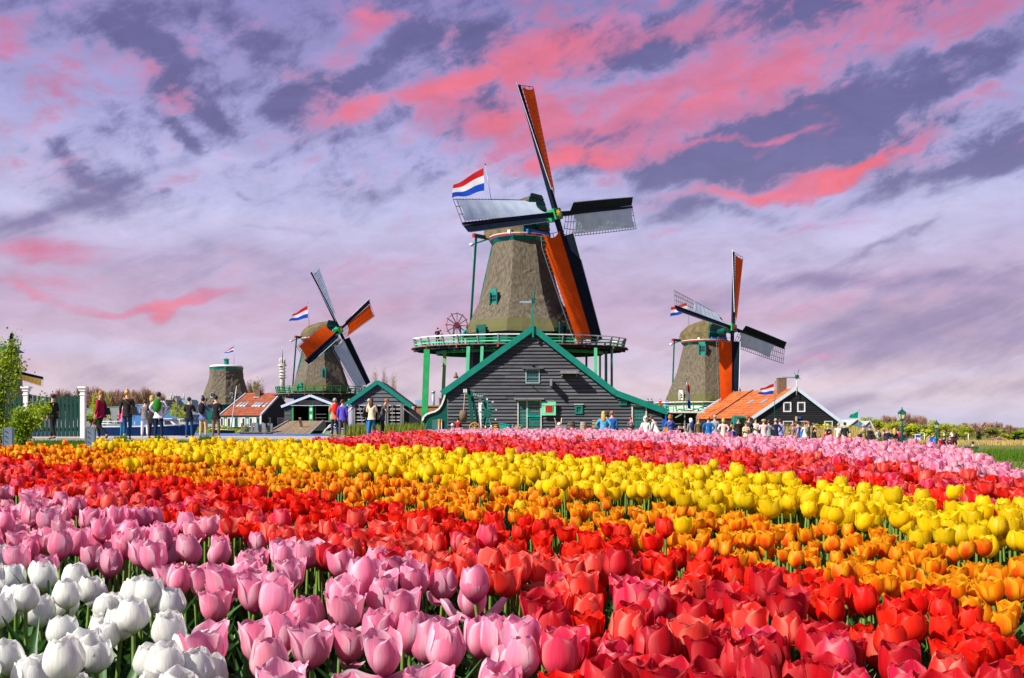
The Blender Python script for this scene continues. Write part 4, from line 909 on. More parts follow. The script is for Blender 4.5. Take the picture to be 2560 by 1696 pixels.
def chimney(label, px, y0, y1, d, r_, m, g=1.0):
    f_ = Face(d, px, g); T = thing('chimney_pipe', label, 'chimney', (f_.X0, d, g), group='chimney pipes left of the barn')
    MB().tube([(0, 0, f_.z(y1)), (0, 0, f_.z(y0))], [r_ * 1.05, r_ * .95], 12).build('pipe', m, T); MB().lathe([(r_ * 1.25, 0), (r_ * 1.25, .25)], 12, c=(0, 0, f_.z(y0))).build('rim', m, T)
chimney('tall thin pinkish chimney pipe between the mill posts', 1107, 916, 1080, 105, .11, mat('pink_grey_pipe', (.42, .33, .32), .6))
chimney('shiny steel chimney pipe beside the green gallery post', 1083, 983, 1035, 120, .2, steel)
chimney('short brick chimney with pipe left of the steel one', 1064, 1006, 1035, 120, .2, mat('tan_brick', (.5, .33, .2), .8))
T = thing('small_finial', 'small knobbed stone finial above the left end of the barn roof', 'finial', (fa.x(1139) + fa.X0, 69.4, 1.1)); MB().lathe([(.16, fa.z(945)), (.18, fa.z(941)), (.10, fa.z(938)), (.09, fa.z(934)), (.03, fa.z(930))], 10).build('knob', brick_m, T)
# communication tower
f_ = Face(520, 706, .5); T = thing('radio_tower', 'white round radio tower with ring platforms and mast on the skyline', 'tower', (f_.X0, 520, .5))
MB().lathe([(1.45, f_.z(1000)), (1.3, f_.z(905))], 16).build('shaft', iw, T)
for py, r_ in ((944, 2.1), (938, 1.9), (930, 1.9), (922, 1.8), (915, 2.3), (912, 2.1)): MB().lathe([(r_, -.25), (r_, .25)], 20, c=(0, 0, f_.z(py))).build('platform', white_w, T)
for k in range(8): a = k * .785; MB().tube([(1.4 * math.cos(a), 1.4 * math.sin(a), f_.z(912)), (1.4 * math.cos(a), 1.4 * math.sin(a), f_.z(894 + 2 * (k % 3)))], .3, 6).build('antenna', iw, T)
MB().tube([(0, 0, f_.z(905)), (0, 0, f_.z(854))], [.35, .08], 8).build('mast', steel, T)

# --- the mill tower without a cap, and the small mill half hidden by the shrub
f_ = Face(200, 566, 1.0); T = thing('mill_tower', 'capless thatched mill tower with white rim and green turret behind the waterside shop', 'mill tower', (f_.X0, 200, 1.0), group='windmills of the village')
pr_ = [(1013, 62), (985, 52), (950, 41), (925, 38)]; mb = MB(); prz = [(f_.z(y), h / f_.s / .96) for y, h in pr_]; rings(mb, body_profile(prz), th=R(-8), wob=1); mb.build('thatched_tower', thatch, T)
mb = MB(); rings(mb, [(prz[-1][1] * 1.01, f_.z(925)), (prz[-1][1] * 1.05, f_.z(919))], th=R(-8), sub=1); mb.build('green_collar', teal, T)
MB().lathe([(prz[-1][1] * 1.03, f_.z(919)), (prz[-1][1] * .96, f_.z(914.5))], 24).build('white_rim', white, T)
MB().lathe([(.52, f_.z(915)), (.52, f_.z(900)), (.75, f_.z(899.5)), (.1, f_.z(896))], 10, smooth=False).build('green_turret', teal, T)
MB().lathe([(5.0, f_.z(1060)), (5.1, f_.z(1012))], 8, smooth=False).build('green_base', teal_d, T)
for px, py in ((524, 995), (546, 990), (592, 990)): w = MB().box((f_.x(px), -4.35 + .6 * (px > 580), f_.z(py)), (.55, .4, 1.0)).build('window', white, T); MB().box((f_.x(px), -4.6 + .6 * (px > 580), f_.z(py) + .1), (.4, .1, .7)).build('pane', glass_g, w)
f_ = Face(185, 22, 1.0); T = thing('small_mill', 'small mill with dark green pyramid cap half hidden by the leafy shrub', 'windmill', (f_.X0, 185, 1.0), group='windmills of the village')
MB().lathe([(3.0, -.2), (2.4, f_.z(935)), (1.9, f_.z(905)), (1.9, f_.z(882))], 8, smooth=False).build('body', mat('ochre_body', (.33, .28, .10), .7), T)
MB().lathe([(2.9, f_.z(881)), (.15, f_.z(860))], 8, smooth=False).build('cap', teal_d, T); MB().box((.5, 0, f_.z(859)), (.55, .5, .9)).build('chimney', brick_m, T)
hub = Vector((1.0, -2.8, f_.z(928)))
for (tx, ty), cl in (((53, 838), None), ((126, 951), mat('ochre_cloth', (.55, .30, .03), .7, transl=.2)), ((-10, 1005), cloth_w)):
    a = Vector((f_.x(tx), -2.8, f_.z(ty))) - hub; Ls = a.length; a.normalize(); w_ = Vector((a.z, .25, -a.x)).normalized()
    sail(T, hub, a, w_, Vector((.2, -.98, .1)), Ls, cl, .2, .97, 1.4, bars=18, lat=lattice_w if cl is None else None)
MB().tube([hub, hub + Vector((0, 2, 0))], .3, 8).build('windshaft', teal_d, T)

# ------------------------------------------------------------------ flags
dutch_flag('large Dutch flag flying left of the tallest mill cap', 91, (1209, 420), (1211, 477), ((1133, 464), (1130, 498)), (1213, 412), (1230, 512))
dutch_flag('Dutch flag above the mill with slanted orange sails', 151, (769, 764), (770, 795), ((733, 786), (722, 805)), (770, 758), (773, 815))
dutch_flag('small Dutch flag on the capless mill tower', 200, (584, 866), (584, 880), ((566, 878), (560, 884)), (585, 864), (585, 916))
dutch_flag('Dutch flag peeping out behind the left sail of the right mill', 134, (1718, 757), (1719, 780), ((1678, 769), (1675, 793)), (1719, 752), (1723, 820))
dutch_flag('furled Dutch flag hanging on the white pole before the right mill', 96, (1719, 958), (1719, 1020), ((1724, 965), (1727, 1024)), (1717, 948), (1716, 1085), polemat=white)
dutch_flag('Dutch flag on the green pole in front of the orange roof', 100, (1935, 959), (1934, 986), ((1902, 972), (1893, 987)), (1938, 956), (1935, 1085), polemat=teal_d)
dutch_flag('green banner flying over the grey barns', 150, (2146, 1029), (2145, 1046), ((2127, 1037), (2121, 1045)), (2148, 1026), (2145, 1085), group='banners', cols=[(.0, .32, .16)])

# ------------------------------------------------------------------ plants
leaf_y = mat('spring_leaves', (.50, .54, .03), .7, scale=.8, col2=(.34, .42, .03), transl=.4, spec=.1, objvar=.2)
leaf_g = mat('green_leaves', (.14, .26, .012), .65, scale=1.5, col2=(.34, .42, .02), transl=.35, spec=.2)
leaf_d = mat('dark_leaves', (.02, .055, .015), .7, scale=1.5, col2=(.035, .08, .02), transl=.2, objvar=.2)
leaf_o = mat('olive_leaves', (.34, .34, .07), .7, scale=.8, col2=(.22, .25, .05), transl=.4, objvar=.25)
twig_b = mat('bare_twigs', (.34, .20, .13), .85, scale=.8, col2=(.24, .15, .10), objvar=.2)
twig_y = mat('budding_twigs', (.40, .32, .08), .85, scale=.8, col2=(.27, .20, .08), transl=.2, objvar=.2)
bark = mat('bark', (.12, .09, .065), .9, scale=6)
blossom = mat('pink_blossom', (.45, .24, .24), .8, transl=.3)

def fast_mesh(name, V, Fq, m, k=4, smooth=False):
    me = bpy.data.meshes.new(name); V = np.asarray(V, np.float32); Fq = np.asarray(Fq, np.int32)
    me.vertices.add(len(V)); me.vertices.foreach_set('co', V.ravel()); me.loops.add(Fq.size); me.loops.foreach_set('vertex_index', Fq.ravel())
    me.polygons.add(len(Fq)); me.polygons.foreach_set('loop_start', np.arange(0, Fq.size, k, dtype=np.int32))
    if smooth: me.polygons.foreach_set('use_smooth', np.ones(len(Fq), bool))
    for x in (m if isinstance(m, (list, tuple)) else [m]): me.materials.append(x)
    me.update(calc_edges=True); return me

def crown_points(n, h, w, shape, g):
    """clumped points through a crown; h height, w half width"""
    k = 16 if shape != 'poplar' else 22
    t = g.random(k); a = g.random(k) * 2 * np.pi
    if shape == 'poplar': z = .12 + .85 * t; r = .62 * np.sin(np.pi * np.clip(z, 0, 1) ** .8) ** .7
    elif shape == 'cone': z = .08 + .85 * t; r = (1 - z) * .8
    elif shape == 'willow': z = .25 + .65 * t; r = .8 * np.sqrt(np.clip(1 - ((z - .5) / .55) ** 2, 0, 1)) * g.random(k) ** .5
    else: z = .32 + .58 * t; r = .75 * np.sqrt(np.clip(1 - ((z - .6) / .42) ** 2, 0.02, 1)) * g.random(k) ** .45
    C = np.stack([r * np.cos(a) * w, r * np.sin(a) * w, z * h], -1); i = g.integers(0, k, n)
    rad = (w * .36 if shape != 'poplar' else w * .5) * (.5 + g.random(k))
    d = g.normal(size=(n, 3)); d /= np.linalg.norm(d, axis=1)[:, None]
    return C[i] + d * (rad[i] * g.random(n) ** .4)[:, None] * np.array([1, 1, .8 if shape != 'poplar' else 1.6]), C

def tree_meshes(h, w, shape, leaf, lm, bm_, n, seed, twigs=0, tm=None):
    g = np.random.default_rng(seed); P, C = crown_points(n, h, w, shape, g)
    u = g.normal(size=(n, 3)); u /= np.linalg.norm(u, axis=1)[:, None]; v = np.cross(u, g.normal(size=(n, 3))); v /= np.linalg.norm(v, axis=1)[:, None]
    sz = leaf * (.6 + .8 * g.random(n))[:, None]
    V = np.stack([P - u * sz, P + v * sz * .55, P + u * sz, P - v * sz * .55], 1).reshape(-1, 3); Fq = np.arange(len(V)).reshape(-1, 4)
    mats = [lm]; mi = np.zeros(len(Fq), np.int32)
    if twigs:
        b = C[g.integers(0, len(C), twigs)] * np.array([.5, .5, .75]); Pt, _ = crown_points(twigs, h, w, shape, g)
        b = np.stack([Pt[:, 0] * .55, Pt[:, 1] * .55, Pt[:, 2] - h * .16], -1); e = Pt + (Pt - b) * .25; e[:, 2] += h * .03
        sd = np.cross(e - b, g.normal(size=(twigs, 3))); sd /= np.linalg.norm(sd, axis=1)[:, None] + 1e-9; tw = leaf * .13
        V2 = np.stack([b - sd * tw * 1.6, b + sd * tw * 1.6, e + sd * tw * .5, e - sd * tw * .5], 1).reshape(-1, 3)
        Fq = np.concatenate([Fq, np.arange(len(V2)).reshape(-1, 4) + len(V)]); V = np.concatenate([V, V2]); mats.append(tm); mi = np.concatenate([mi, np.ones(twigs, np.int32)])
    cm = fast_mesh('crown', V, Fq, mats); cm.polygons.foreach_set('material_index', mi)
    mb = MB(); r0 = h * .022 + .04
    mb.tube([(0, 0, -.2), (.02 * h, 0, h * .25), (-.01 * h, .01 * h, h * .55), (0, 0, h * .85)], [r0, r0 * .8, r0 * .5, r0 * .12], 7)
    for c in C[:9]: mb.tube([(0, 0, max(.12, c[2] / h * .55) * h), tuple(c * np.array([.5, .5, .8])), tuple(c)], [r0 * .4, r0 * .25, r0 * .08], 4)
    return cm, mb.mesh('trunk', bm_)

TM = {}
def tree(kind, label, cat, px, d, ytop, wpx, shape='round', leaf=.22, lm=None, n=1300, group=None, twigs=0, tm=None, var=0, zb=None):
    x = (px - 1280) / F * d; g = gzf(x, d) if zb is None else zb; h = E + (HY - ytop) / F * d - g; w = wpx / F * d / 2
    key = (shape, lm.name if lm else '', var, n, twigs)
    if key not in TM:
        TM[key] = tree_meshes(10.0, 10.0 * .38 if shape != 'poplar' else 2.0, shape, leaf * 10 / max(h, 2), lm, bark, n, hash((shape, var)) % 999 + 5, twigs, tm)
    cm, tk = TM[key]
    T = thing(kind, label, cat, (x, d, g), rz=rnd.random() * 6, group=group)
    w0 = 3.8 if shape != 'poplar' else 2.0
    for nm, me in (('crown', cm), ('trunk', tk)):
        o = link(nm, me, T); o.scale = (w / w0 * (.9 + .2 * rnd.random()), w / w0, h / 10)
    return T

def P_(lst, **k): return lst
# right-hand tree line across the polder
rowlab = 'trees along the far edge of the polder'
R_ = [(2150, 0, 1048, 36, 'y'), (2168, 0, 1041, 34, 'y'), (2193, 0, 1046, 34, 'y'), (2214, 20, 1035, 40, 'b'), (2206, 0, 1056, 40, 'y'), (2236, -5, 1054, 40, 'y'), (2228, 25, 1037, 34, 'b'), (2262, 0, 1060, 40, 'o'), (2270, 22, 1034, 34, 'b'), (2290, 22, 1035, 30, 'b'), (2285, -3, 1058, 40, 'y'),
      (2308, 20, 1041, 30, 'b'), (2313, -5, 1062, 36, 'o'), (2330, -10, 1049, 26, 'y'), (2318, -15, 1072, 30, 'l'), (2345, 0, 1060, 34, 'o'), (2364, -3, 1057, 36, 'y'), (2383, 10, 1064, 34, 'o'), (2352, 15, 1058, 26, 'b'), (2405, 0, 1060, 28, 'y'), (2411, 20, 1054, 28, 'b'), (2421, -5, 1066, 30, 'y'),
      (2448, 15, 1053, 46, 'b'), (2446, -15, 1080, 14, 'c'), (2470, 20, 1055, 20, 'b'), (2486, 20, 1052, 20, 'b'), (2500, 20, 1054, 18, 'b'), (2508, 0, 1074, 28, 'o'), (2520, 20, 1060, 24, 'b'), (2516, -10, 1086, 30, 'l'), (2478, -5, 1070, 40, 'o'), (2537, -8, 1083, 24, 'c'), (2550, 0, 1078, 30, 'g'), (2568, 5, 1074, 30, 'o'), (2535, 30, 1068, 40, 'b'), (2175, -8, 1066, 30, 'o'), (2250, 30, 1050, 40, 'o'), (2395, 30, 1062, 40, 'o')]
kk = {'y': ('spring_tree', 'yellow green tree in the far tree line', leaf_y, 2400, 150, 'round', .21), 'o': ('olive_tree', 'dull olive tree in the far tree line', leaf_o, 2200, 300, 'round', .2),
      'b': ('bare_tree', 'leafless brown tree rising over the far tree line', twig_b, 350, 1500, 'round', .2), 'l': ('lime_bush', 'lime green low tree at the foot of the tree line', leaf_y, 1000, 0, 'round', .3),
      'c': ('dark_conifer', 'dark pointed conifer by the far field', leaf_d, 1200, 0, 'cone', .3), 'g': ('green_tree', 'fresh green tree at the right end of the tree line', leaf_g, 1200, 0, 'round', .3)}
ORD = 'first second third fourth fifth sixth seventh eighth ninth tenth eleventh twelfth thirteenth fourteenth fifteenth sixteenth seventeenth eighteenth'.split()
pos = {}
for i, (px, dd, yt, wp, k) in enumerate(sorted(R_)):
    nm, lab, lm, n, tw, shp, lf_ = kk[k]
    where = 'behind the grey barns' if px < 2200 else 'before the first lamp' if px < 2250 else 'just past the first lamp' if px < 2300 else 'around the second lamp' if px < 2360 else 'behind the rider' if px < 2430 else 'near the field corner'
    q_ = pos[k] = pos.get(k, 0) + 1
    tree(nm, '%s %s, %s from the left' % (lab.split(' in the far')[0].split(' rising')[0].split(' by the')[0].split(' at the')[0], where, ORD[q_ - 1]), 'tree', px, 300 + dd, yt, wp * 1.15, shp, lf_, lm, n, rowlab, tw, twig_b, var=i % 3)
# left: bare wood across the river, willows, tree behind the shop, poplars
for i, (px, yt, wp) in enumerate(sorted([(150, 970, 50), (178, 985, 44), (208, 968, 46), (226, 962, 42), (246, 966, 40), (266, 972, 40), (285, 970, 40), (303, 970, 40), (322, 972, 40), (340, 972, 42), (360, 968, 44), (380, 970, 44), (398, 978, 34), (236, 985, 50), (310, 990, 60), (370, 992, 60), (275, 994, 60)])):
    tree('bare_tree', ('bare brown tree left of the white gate post' if px < 215 else 'bare tree in the wood behind the woman in maroon' if px < 285 else 'bare tree in the wood behind the bun haired woman' if px < 345 else 'budding tree at the right end of the wood') + ', %s from the left' % ORD[i], 'tree', px, 330 + (i % 4) * 6, yt, wp * 1.2, 'round', .22, twig_b if px < 350 else twig_y, 350, 'wood across the river', 1500, twig_b, var=i % 3, zb=.9)
tree('willow', 'slim yellow green willow beside the white gate post', 'tree', 262, 230, 970, 40, 'willow', .22, leaf_y, 1500, 'willows across the river', var=4)
tree('willow', 'low yellow green willow just left of the slim one', 'tree', 243, 225, 985, 34, 'willow', .22, leaf_y, 1500, 'willows across the river', var=5)
tree('willow', 'yellow green willow behind the moored boat left of the man in black', 'tree', 443, 200, 1003, 34, 'willow', .22, leaf_y, 1500, 'willows across the river', var=4)
tree('willow', 'rounded willow directly behind the man in the black jumper', 'tree', 463, 205, 1010, 36, 'willow', .22, leaf_y, 1500, 'willows across the river', var=5)
tree('green_bush', 'dark green bushes on the far bank beside the gate post', 'bush', 228, 215, 1036, 50, 'round', .22, leaf_g, 1200, var=6)
tree('leafy_tree', 'loose pale green tree between the capless tower and the radio tower', 'tree', 640, 260, 946, 62, 'round', .24, leaf_o, 900, None, 700, twig_b, var=7)
for px, yt, wp, w_ in ((937, 918, 17, 'leftmost'), (961, 918, 18, 'middle'), (985, 929, 19, 'rightmost')):
    tree('poplar', w_ + ' of three slim budding poplars behind the green gabled shed', 'tree', px, 230, yt, wp * 1.2, 'poplar', .16, twig_y, 900, 'poplars behind the shed', 700, twig_b, var=8)
tree('bare_tree', 'small bare tree at the left foot of the capless tower', 'tree', 517, 250, 985, 22, 'round', .16, twig_b, 250, None, 700, twig_b, var=9)

# leafy shrub in the left corner, close by: real leaves
def shrub(name, label, cat, px, d, ytop, ybase, wpx, nleaf, leaf, lm, seed, sprays=()):
    g = np.random.default_rng(seed); x = (px - 1280) / F * d; z0 = gzf(x, d); s = F / d
    T = thing(name, label, cat, (x, d, z0)); H = E + (HY - ytop) / s - z0; w = wpx / s / 2
    mb = MB(); ends = []
    for i in range(22):
        a = g.random() * 6.28; r = w * (.2 + .8 * g.random()); zt = H * (.35 + .6 * g.random()); r *= np.sqrt(max(.05, 1 - (zt / H) ** 1.6))
        mid = Vector((r * .35 * math.cos(a), r * .35 * math.sin(a), zt * .55)); end = Vector((r * math.cos(a), r * math.sin(a), zt)); ends.append(end)
        mb.tube([(0.02 * i - .2, 0, 0), mid, end], [.014, .009, .004], 4)
    for (ex, ey) in sprays:
        end = Vector(((ex - px) / s, 0, E + (HY - ey) / s - z0)); mid = Vector((end.x * .35, 0, end.z * .75)); ends += [end, end, end.lerp(mid, .3)]; mb.tube([(0, 0, .1), mid, end], [.014, .008, .003], 4)
    mb.build('stems', bark, T)
    E_ = np.array([tuple(e) for e in ends]); i = g.integers(0, len(E_), nleaf); t = g.random(nleaf) ** .5
    b = np.zeros((nleaf, 3)); mid = E_[i] * np.array([.35, .35, .55]); P = mid + (E_[i] - mid) * t[:, None] + g.normal(size=(nleaf, 3)) * np.array([w * .15, w * .15, H * .05])
    P[:, 2] = np.clip(P[:, 2], .02, None)
    u = g.normal(size=(nleaf, 3)); u[:, 2] += .5; u /= np.linalg.norm(u, axis=1)[:, None]; v = np.cross(u, g.normal(size=(nleaf, 3))); v /= np.linalg.norm(v, axis=1)[:, None]; nrm = np.cross(u, v)
    sz = leaf * (.6 + .8 * g.random(nleaf))[:, None]
    V = np.stack([P, P + u * sz * .5 + v * sz * .3 + nrm * sz * .08, P + u * sz, P + u * sz * .5 - v * sz * .3 + nrm * sz * .08], 1).reshape(-1, 3)
    Fq = np.array([[0, 1, 2], [0, 2, 3]])[None] + 4 * np.arange(nleaf)[:, None, None]
    link('leaves', fast_mesh('leaves', V, Fq.reshape(-1, 3), lm, 3), T)
    return T
shrub('leafy_shrub', 'tall loose leafy shrub in the left corner before the green fence', 'shrub', -4, 14, 905, 1100, 92, 3600, .044, leaf_g, 5, sprays=[(42, 842), (28, 858), (30, 880), (5, 862), (110, 1010), (125, 1013), (55, 905)])
shrub('leafy_shrub', 'low spreading part of the leafy bushes at the foot of the picket fence', 'shrub', 55, 13.5, 1010, 1100, 100, 2000, .045, leaf_g, 6, sprays=[(118, 1020)])

# ------------------------------------------------------------------ grass, reeds and other stuff
def blades(name, label, m, pts, h, w, lean=.35, seed=1):
    g = np.random.default_rng(seed); n = len(pts); a = g.random(n) * 6.28; hh = h * (.5 + g.random(n)); d = np.stack([np.cos(a), np.sin(a), 0 * a], -1)
    tip = pts + d * (hh * lean * g.random(n))[:, None]; tip[:, 2] += hh; mid = pts * .5 + tip * .5; mid[:, 2] += hh * .08
    a2 = g.random(n) * 3.14; sd = np.stack([np.cos(a2), np.sin(a2), 0 * a2], -1) * w
    V = np.stack([pts - sd, pts + sd, mid + sd * .7, mid - sd * .7, tip], 1).reshape(-1, 3)
    Fq = (np.array([[0, 1, 2], [0, 2, 3], [3, 2, 4]])[None] + 5 * np.arange(n)[:, None, None]).reshape(-1, 3)
    o = link(name, fast_mesh(name, V, Fq, m, 3)); o['kind'] = 'stuff'; o['label'] = label; return o
def scatter(n, px0, px1, d0, d1, seed, ok=None):
    g = np.random.default_rng(seed); d = np.sqrt(g.random(n) * (d1 ** 2 - d0 ** 2) + d0 ** 2); px = px0 + (px1 - px0) * g.random(n); x = (px - 1280) / F * d
    P = np.stack([x, d, gz(x, d)], -1); return P if ok is None else P[ok(P)]
grass_m = mat('grass_blades', (.10, .19, .015), .7, scale=.5, col2=(.06, .13, .012), transl=.35, spec=.1)
reed_m = mat('dry_reed', (.50, .36, .13), .8, scale=.4, col2=(.36, .27, .10), transl=.25, spec=.1)
rgrass_m = mat('yellow_green_grass', (.20, .22, .03), .7, scale=.3, col2=(.11, .16, .02), transl=.35, spec=.1)
lawn_ok = lambda P: (HY + F * bloom_drop(P[:, 1]) / P[:, 1] < btop(1280 + F * P[:, 0] / P[:, 1]) - 6)
blades('lawn', 'mown grass between the far end of the tulip bed and the barn', grass_m, scatter(60000, 1080, 3400, 11, 50, 31, lawn_ok), .07, .006, .8)
notp = lambda P: river(P[:, 0], P[:, 1]) < .05
blades('grass', 'green verge grass between the tulip bed and the quay', grass_m, scatter(26000, -60, 1130, 9.5, 32.5, 3), .13, .006)
blades('quay_tufts', 'grass tufts growing along the paved quay edge', grass_m, np.concatenate([scatter(260, p - 16, p + 16, 31.5, 33.0, i) for i, p in enumerate((300, 402, 513, 520, 840))]), .20, .010, .6)
blades('bank_grass', 'weedy grass on the shore in front of the sheds', rgrass_m, scatter(5000, 690, 1060, 52, 75, 4, notp), .55, .03)
blades('far_bank_grass', 'grass on the far bank of the river', rgrass_m, np.concatenate([scatter(4000, 180, 700, 150, 200, 5, notp)]), .5, .06)
blades('reed_bed', 'tall dry golden reeds behind the crowd and the barns', reed_m, scatter(6500, 1950, 2260, 74, 95, 6), 1.15, .035, .25)
blades('reed_bed', 'pale strip of dry reeds across the polder on the right', reed_m, scatter(12000, 2200, 2750, 205, 262, 8), .8, .09, .3)
blades('field_grass', 'rough yellow green grass on the polder at the right edge', rgrass_m, scatter(26000, 2290, 2700, 30, 110, 9), .26, .016, .6)
blades('field_grass', 'short green grass just beyond the right end of the tulip bed', grass_m, scatter(22000, 2380, 2760, 14, 34, 19), .12, .005, .6)
blades('verge_weeds', 'bright green weeds beside the first lamp post', grass_m, np.concatenate([scatter(1200, 2180, 2245, 62, 66, 10), scatter(700, 2290, 2330, 70, 74, 12)]), .8, .04, .5)
# yellow-flowering bushes
yel_m = mat('yellow_bloom', (.60, .50, .02), .7, transl=.3)
def bush(label, px, d, ytop, wpx, lm, seed, n=500, leaf=.12, cat='bush', group=None, name='flowering_bush', z=None):
    g = np.random.default_rng(seed); x = (px - 1280) / F * d; z0 = gzf(x, d) if z is None else z; h = max(.3, E + (HY - ytop) / F * d - z0); w = wpx / F * d / 2
    T = thing(name, label, cat, (x, d, z0), group=group); p = g.normal(size=(n, 3)); p /= np.linalg.norm(p, axis=1)[:, None]; p *= (g.random(n) ** .35)[:, None]
    P = p * np.array([w, w * .8, h * .55]); P[:, 2] += h * .5; P[:, 2] = np.clip(P[:, 2], 0, None); u = g.normal(size=(n, 3)); u /= np.linalg.norm(u, axis=1)[:, None]; v = np.cross(u, g.normal(size=(n, 3))); v /= np.linalg.norm(v, axis=1)[:, None]
    V = np.stack([P - u * leaf, P + v * leaf * .6, P + u * leaf, P - v * leaf * .6], 1).reshape(-1, 3); me = fast_mesh('foliage', V, np.arange(4 * n).reshape(-1, 4), lm if isinstance(lm, list) else [lm])
    if isinstance(lm, list): me.polygons.foreach_set('material_index', g.integers(0, len(lm), n).astype(np.int32))
    link('foliage', me, T); MB().tube([(0, 0, 0), (0, 0, h * .5)], [.05, .02], 5).build('stem', bark, T); return T
for i, (px, yt, wp, d) in enumerate(((552, 1063, 30, 152), (574, 1066, 26, 151), (588, 1072, 16, 150), (612, 1066, 14, 151), (497, 1070, 26, 152), (524, 1072, 20, 151), (600, 1074, 20, 149))):
    bush(('yellow flowering bush under the shop windows', 'round yellow bush right of the man photographing', 'small yellow bush by the little moored sailboat', 'yellow bush behind the mooring piles', 'green yellow bush at the bow of the motor boat', 'low green bush between the two men', 'low yellow bush at the foot of the mast')[i], px, d, yt, wp, [yel_m, leaf_y, leaf_g] if i not in (4, 5) else [leaf_y, leaf_g], 20 + i, 450, .14, group='bushes on the far bank')
for i, (px, yt, wp, d) in enumerate(((2040, 1062, 40, 90), (2065, 1060, 34, 92), (2010, 1070, 40, 88), (2110, 1068, 30, 94), (2135, 1066, 36, 96), (1990, 1075, 30, 90))):
    bush(('yellow green bush before the right window of the tiled house', 'yellow green bush at the right corner of the tiled house', 'low yellow bush behind the boy in red', 'bush left of the banner pole', 'bush behind the man in the tan jacket', 'scrubby yellow bush behind the iron railings')[i], px, d, yt, wp, [yel_m, leaf_y, leaf_y], 40 + i, 500, .12, group='bushes by the tiled house')
bush('pale pink blossom bush by the far field', 2497, 285, 1094, 34, blossom, 51, 600, .3); bush('pale pink blossom tree under the bare trees', 2478, 288, 1096, 20, blossom, 52, 400, .3)
# white flower patch
g_ = np.random.default_rng(5); wf = MB(); Pp = scatter(420, 110, 232, 9.6, 13.5, 77)
for p in Pp:
    h = .10 + .12 * rnd.random(); c = (p[0], p[1], p[2] + h); r_ = .014 + .014 * rnd.random()
    wf.add([(c[0] + r_ * math.cos(a) * (1 if j % 2 else .6), c[1] + r_ * math.sin(a) * (1 if j % 2 else .6), c[2] + (.008 if j % 2 else 0)) for j, a in enumerate([k * math.pi / 5 for k in range(10)])], [tuple(range(10))])
    wf.add([(c[0] - .002, c[1], p[2]), (c[0] + .002, c[1], p[2]), (c[0], c[1], c[2])], [(0, 1, 2)], 1)
o = wf.build('white_flowers', [mat('white_petals', (.75, .75, .62), .7), grass_m]); o['kind'] = 'stuff'; o['label'] = 'patch of small white flowers at the foot of the fence'

# ------------------------------------------------------------------ fence and posts on the left
d = 40.0; s_ = F / d; gx = lambda px: (px - 1280) / s_
FN = thing('picket_fence', 'dark green picket fence with tall white capped posts left of the strollers', 'fence', (gx(140), d, gzf(gx(140), d)))
z_ = lambda py: E + (HY - py) / s_ - FN.location.z; x_ = lambda px: gx(px) - gx(140)
fgm = mat('bottle_green_paint', (.0, .040, .030), .45)
for i in range(13):
    px = 77 + i * 10.15; u_ = (px - 140) / 66; top = 993 - 7 * u_ * u_
    xx, zt = x_(px), z_(top); hw = .065
    recalc(MB().prism([(xx - hw, z_(1092)), (xx + hw, z_(1092)), (xx + hw, zt - .01), (xx - hw, zt + .01)], -.03, .02).build('picket', fgm, FN))
for i in range(5):
    px = 4 + i * 11.5; recalc(MB().prism([(x_(px) - .07, z_(1092)), (x_(px) + .07, z_(1092)), (x_(px) + .07, z_(992)), (x_(px) - .07, z_(992))], -.03, .02).build('picket', fgm, FN))
for py in (1014, 1075): MB().box((x_(100), .05, z_(py)), (x_(205) - x_(0), .05, .12)).build('rail', fgm, FN)
for px, w_ in ((208, 11), (66, 11)):
    w2 = w_ / s_; zt = z_(978)
    p = MB().box((x_(px), 0, (zt + z_(1096)) / 2), (w2, w2, zt - z_(1096))).build('gate_post', white, FN)
    MB().box((x_(px), 0, zt + .06), (w2 + .07, w2 + .07, .12)).box((x_(px), 0, zt + .15), (w2 + .16, w2 + .16, .07)).build('post_cap', white, p)
    MB().box((x_(px), 0, z_(987)), (w2 + .05, w2 + .05, .05)).build('moulding', white, p)
for px, d_, lab in ((20, 8.6, 'grey steel profile post at the left edge behind the orange tulips'), (226, 8.7, 'grey steel profile post where the yellow row begins')):
    x0 = (px - 1280) / F * d_; z0 = gzf(x0, d_); T = thing('steel_post', lab, 'post', (x0, d_, z0), rz=.35, group='steel posts at the bed edge'); zt = E + (HY - (1069 if px < 100 else 1071)) / F * d_ - z0
    MB().box((0, 0, zt / 2), (.085, .006, zt)).build('web', steel, T); MB().box((-.042, .02, zt / 2), (.006, .05, zt)).build('flange', steel, T); MB().box((.042, .02, zt / 2), (.006, .05, zt)).build('flange', steel, T); MB().box((.03, -.012, zt / 2), (.012, .012, zt)).build('lip', steel, T)
    for k in range(5): MB().lathe([(.005, -.006), (.005, .0)], 8, c=(-.02, -.005, zt - .03 - k * .045)).build('hole_rim', iron, T)

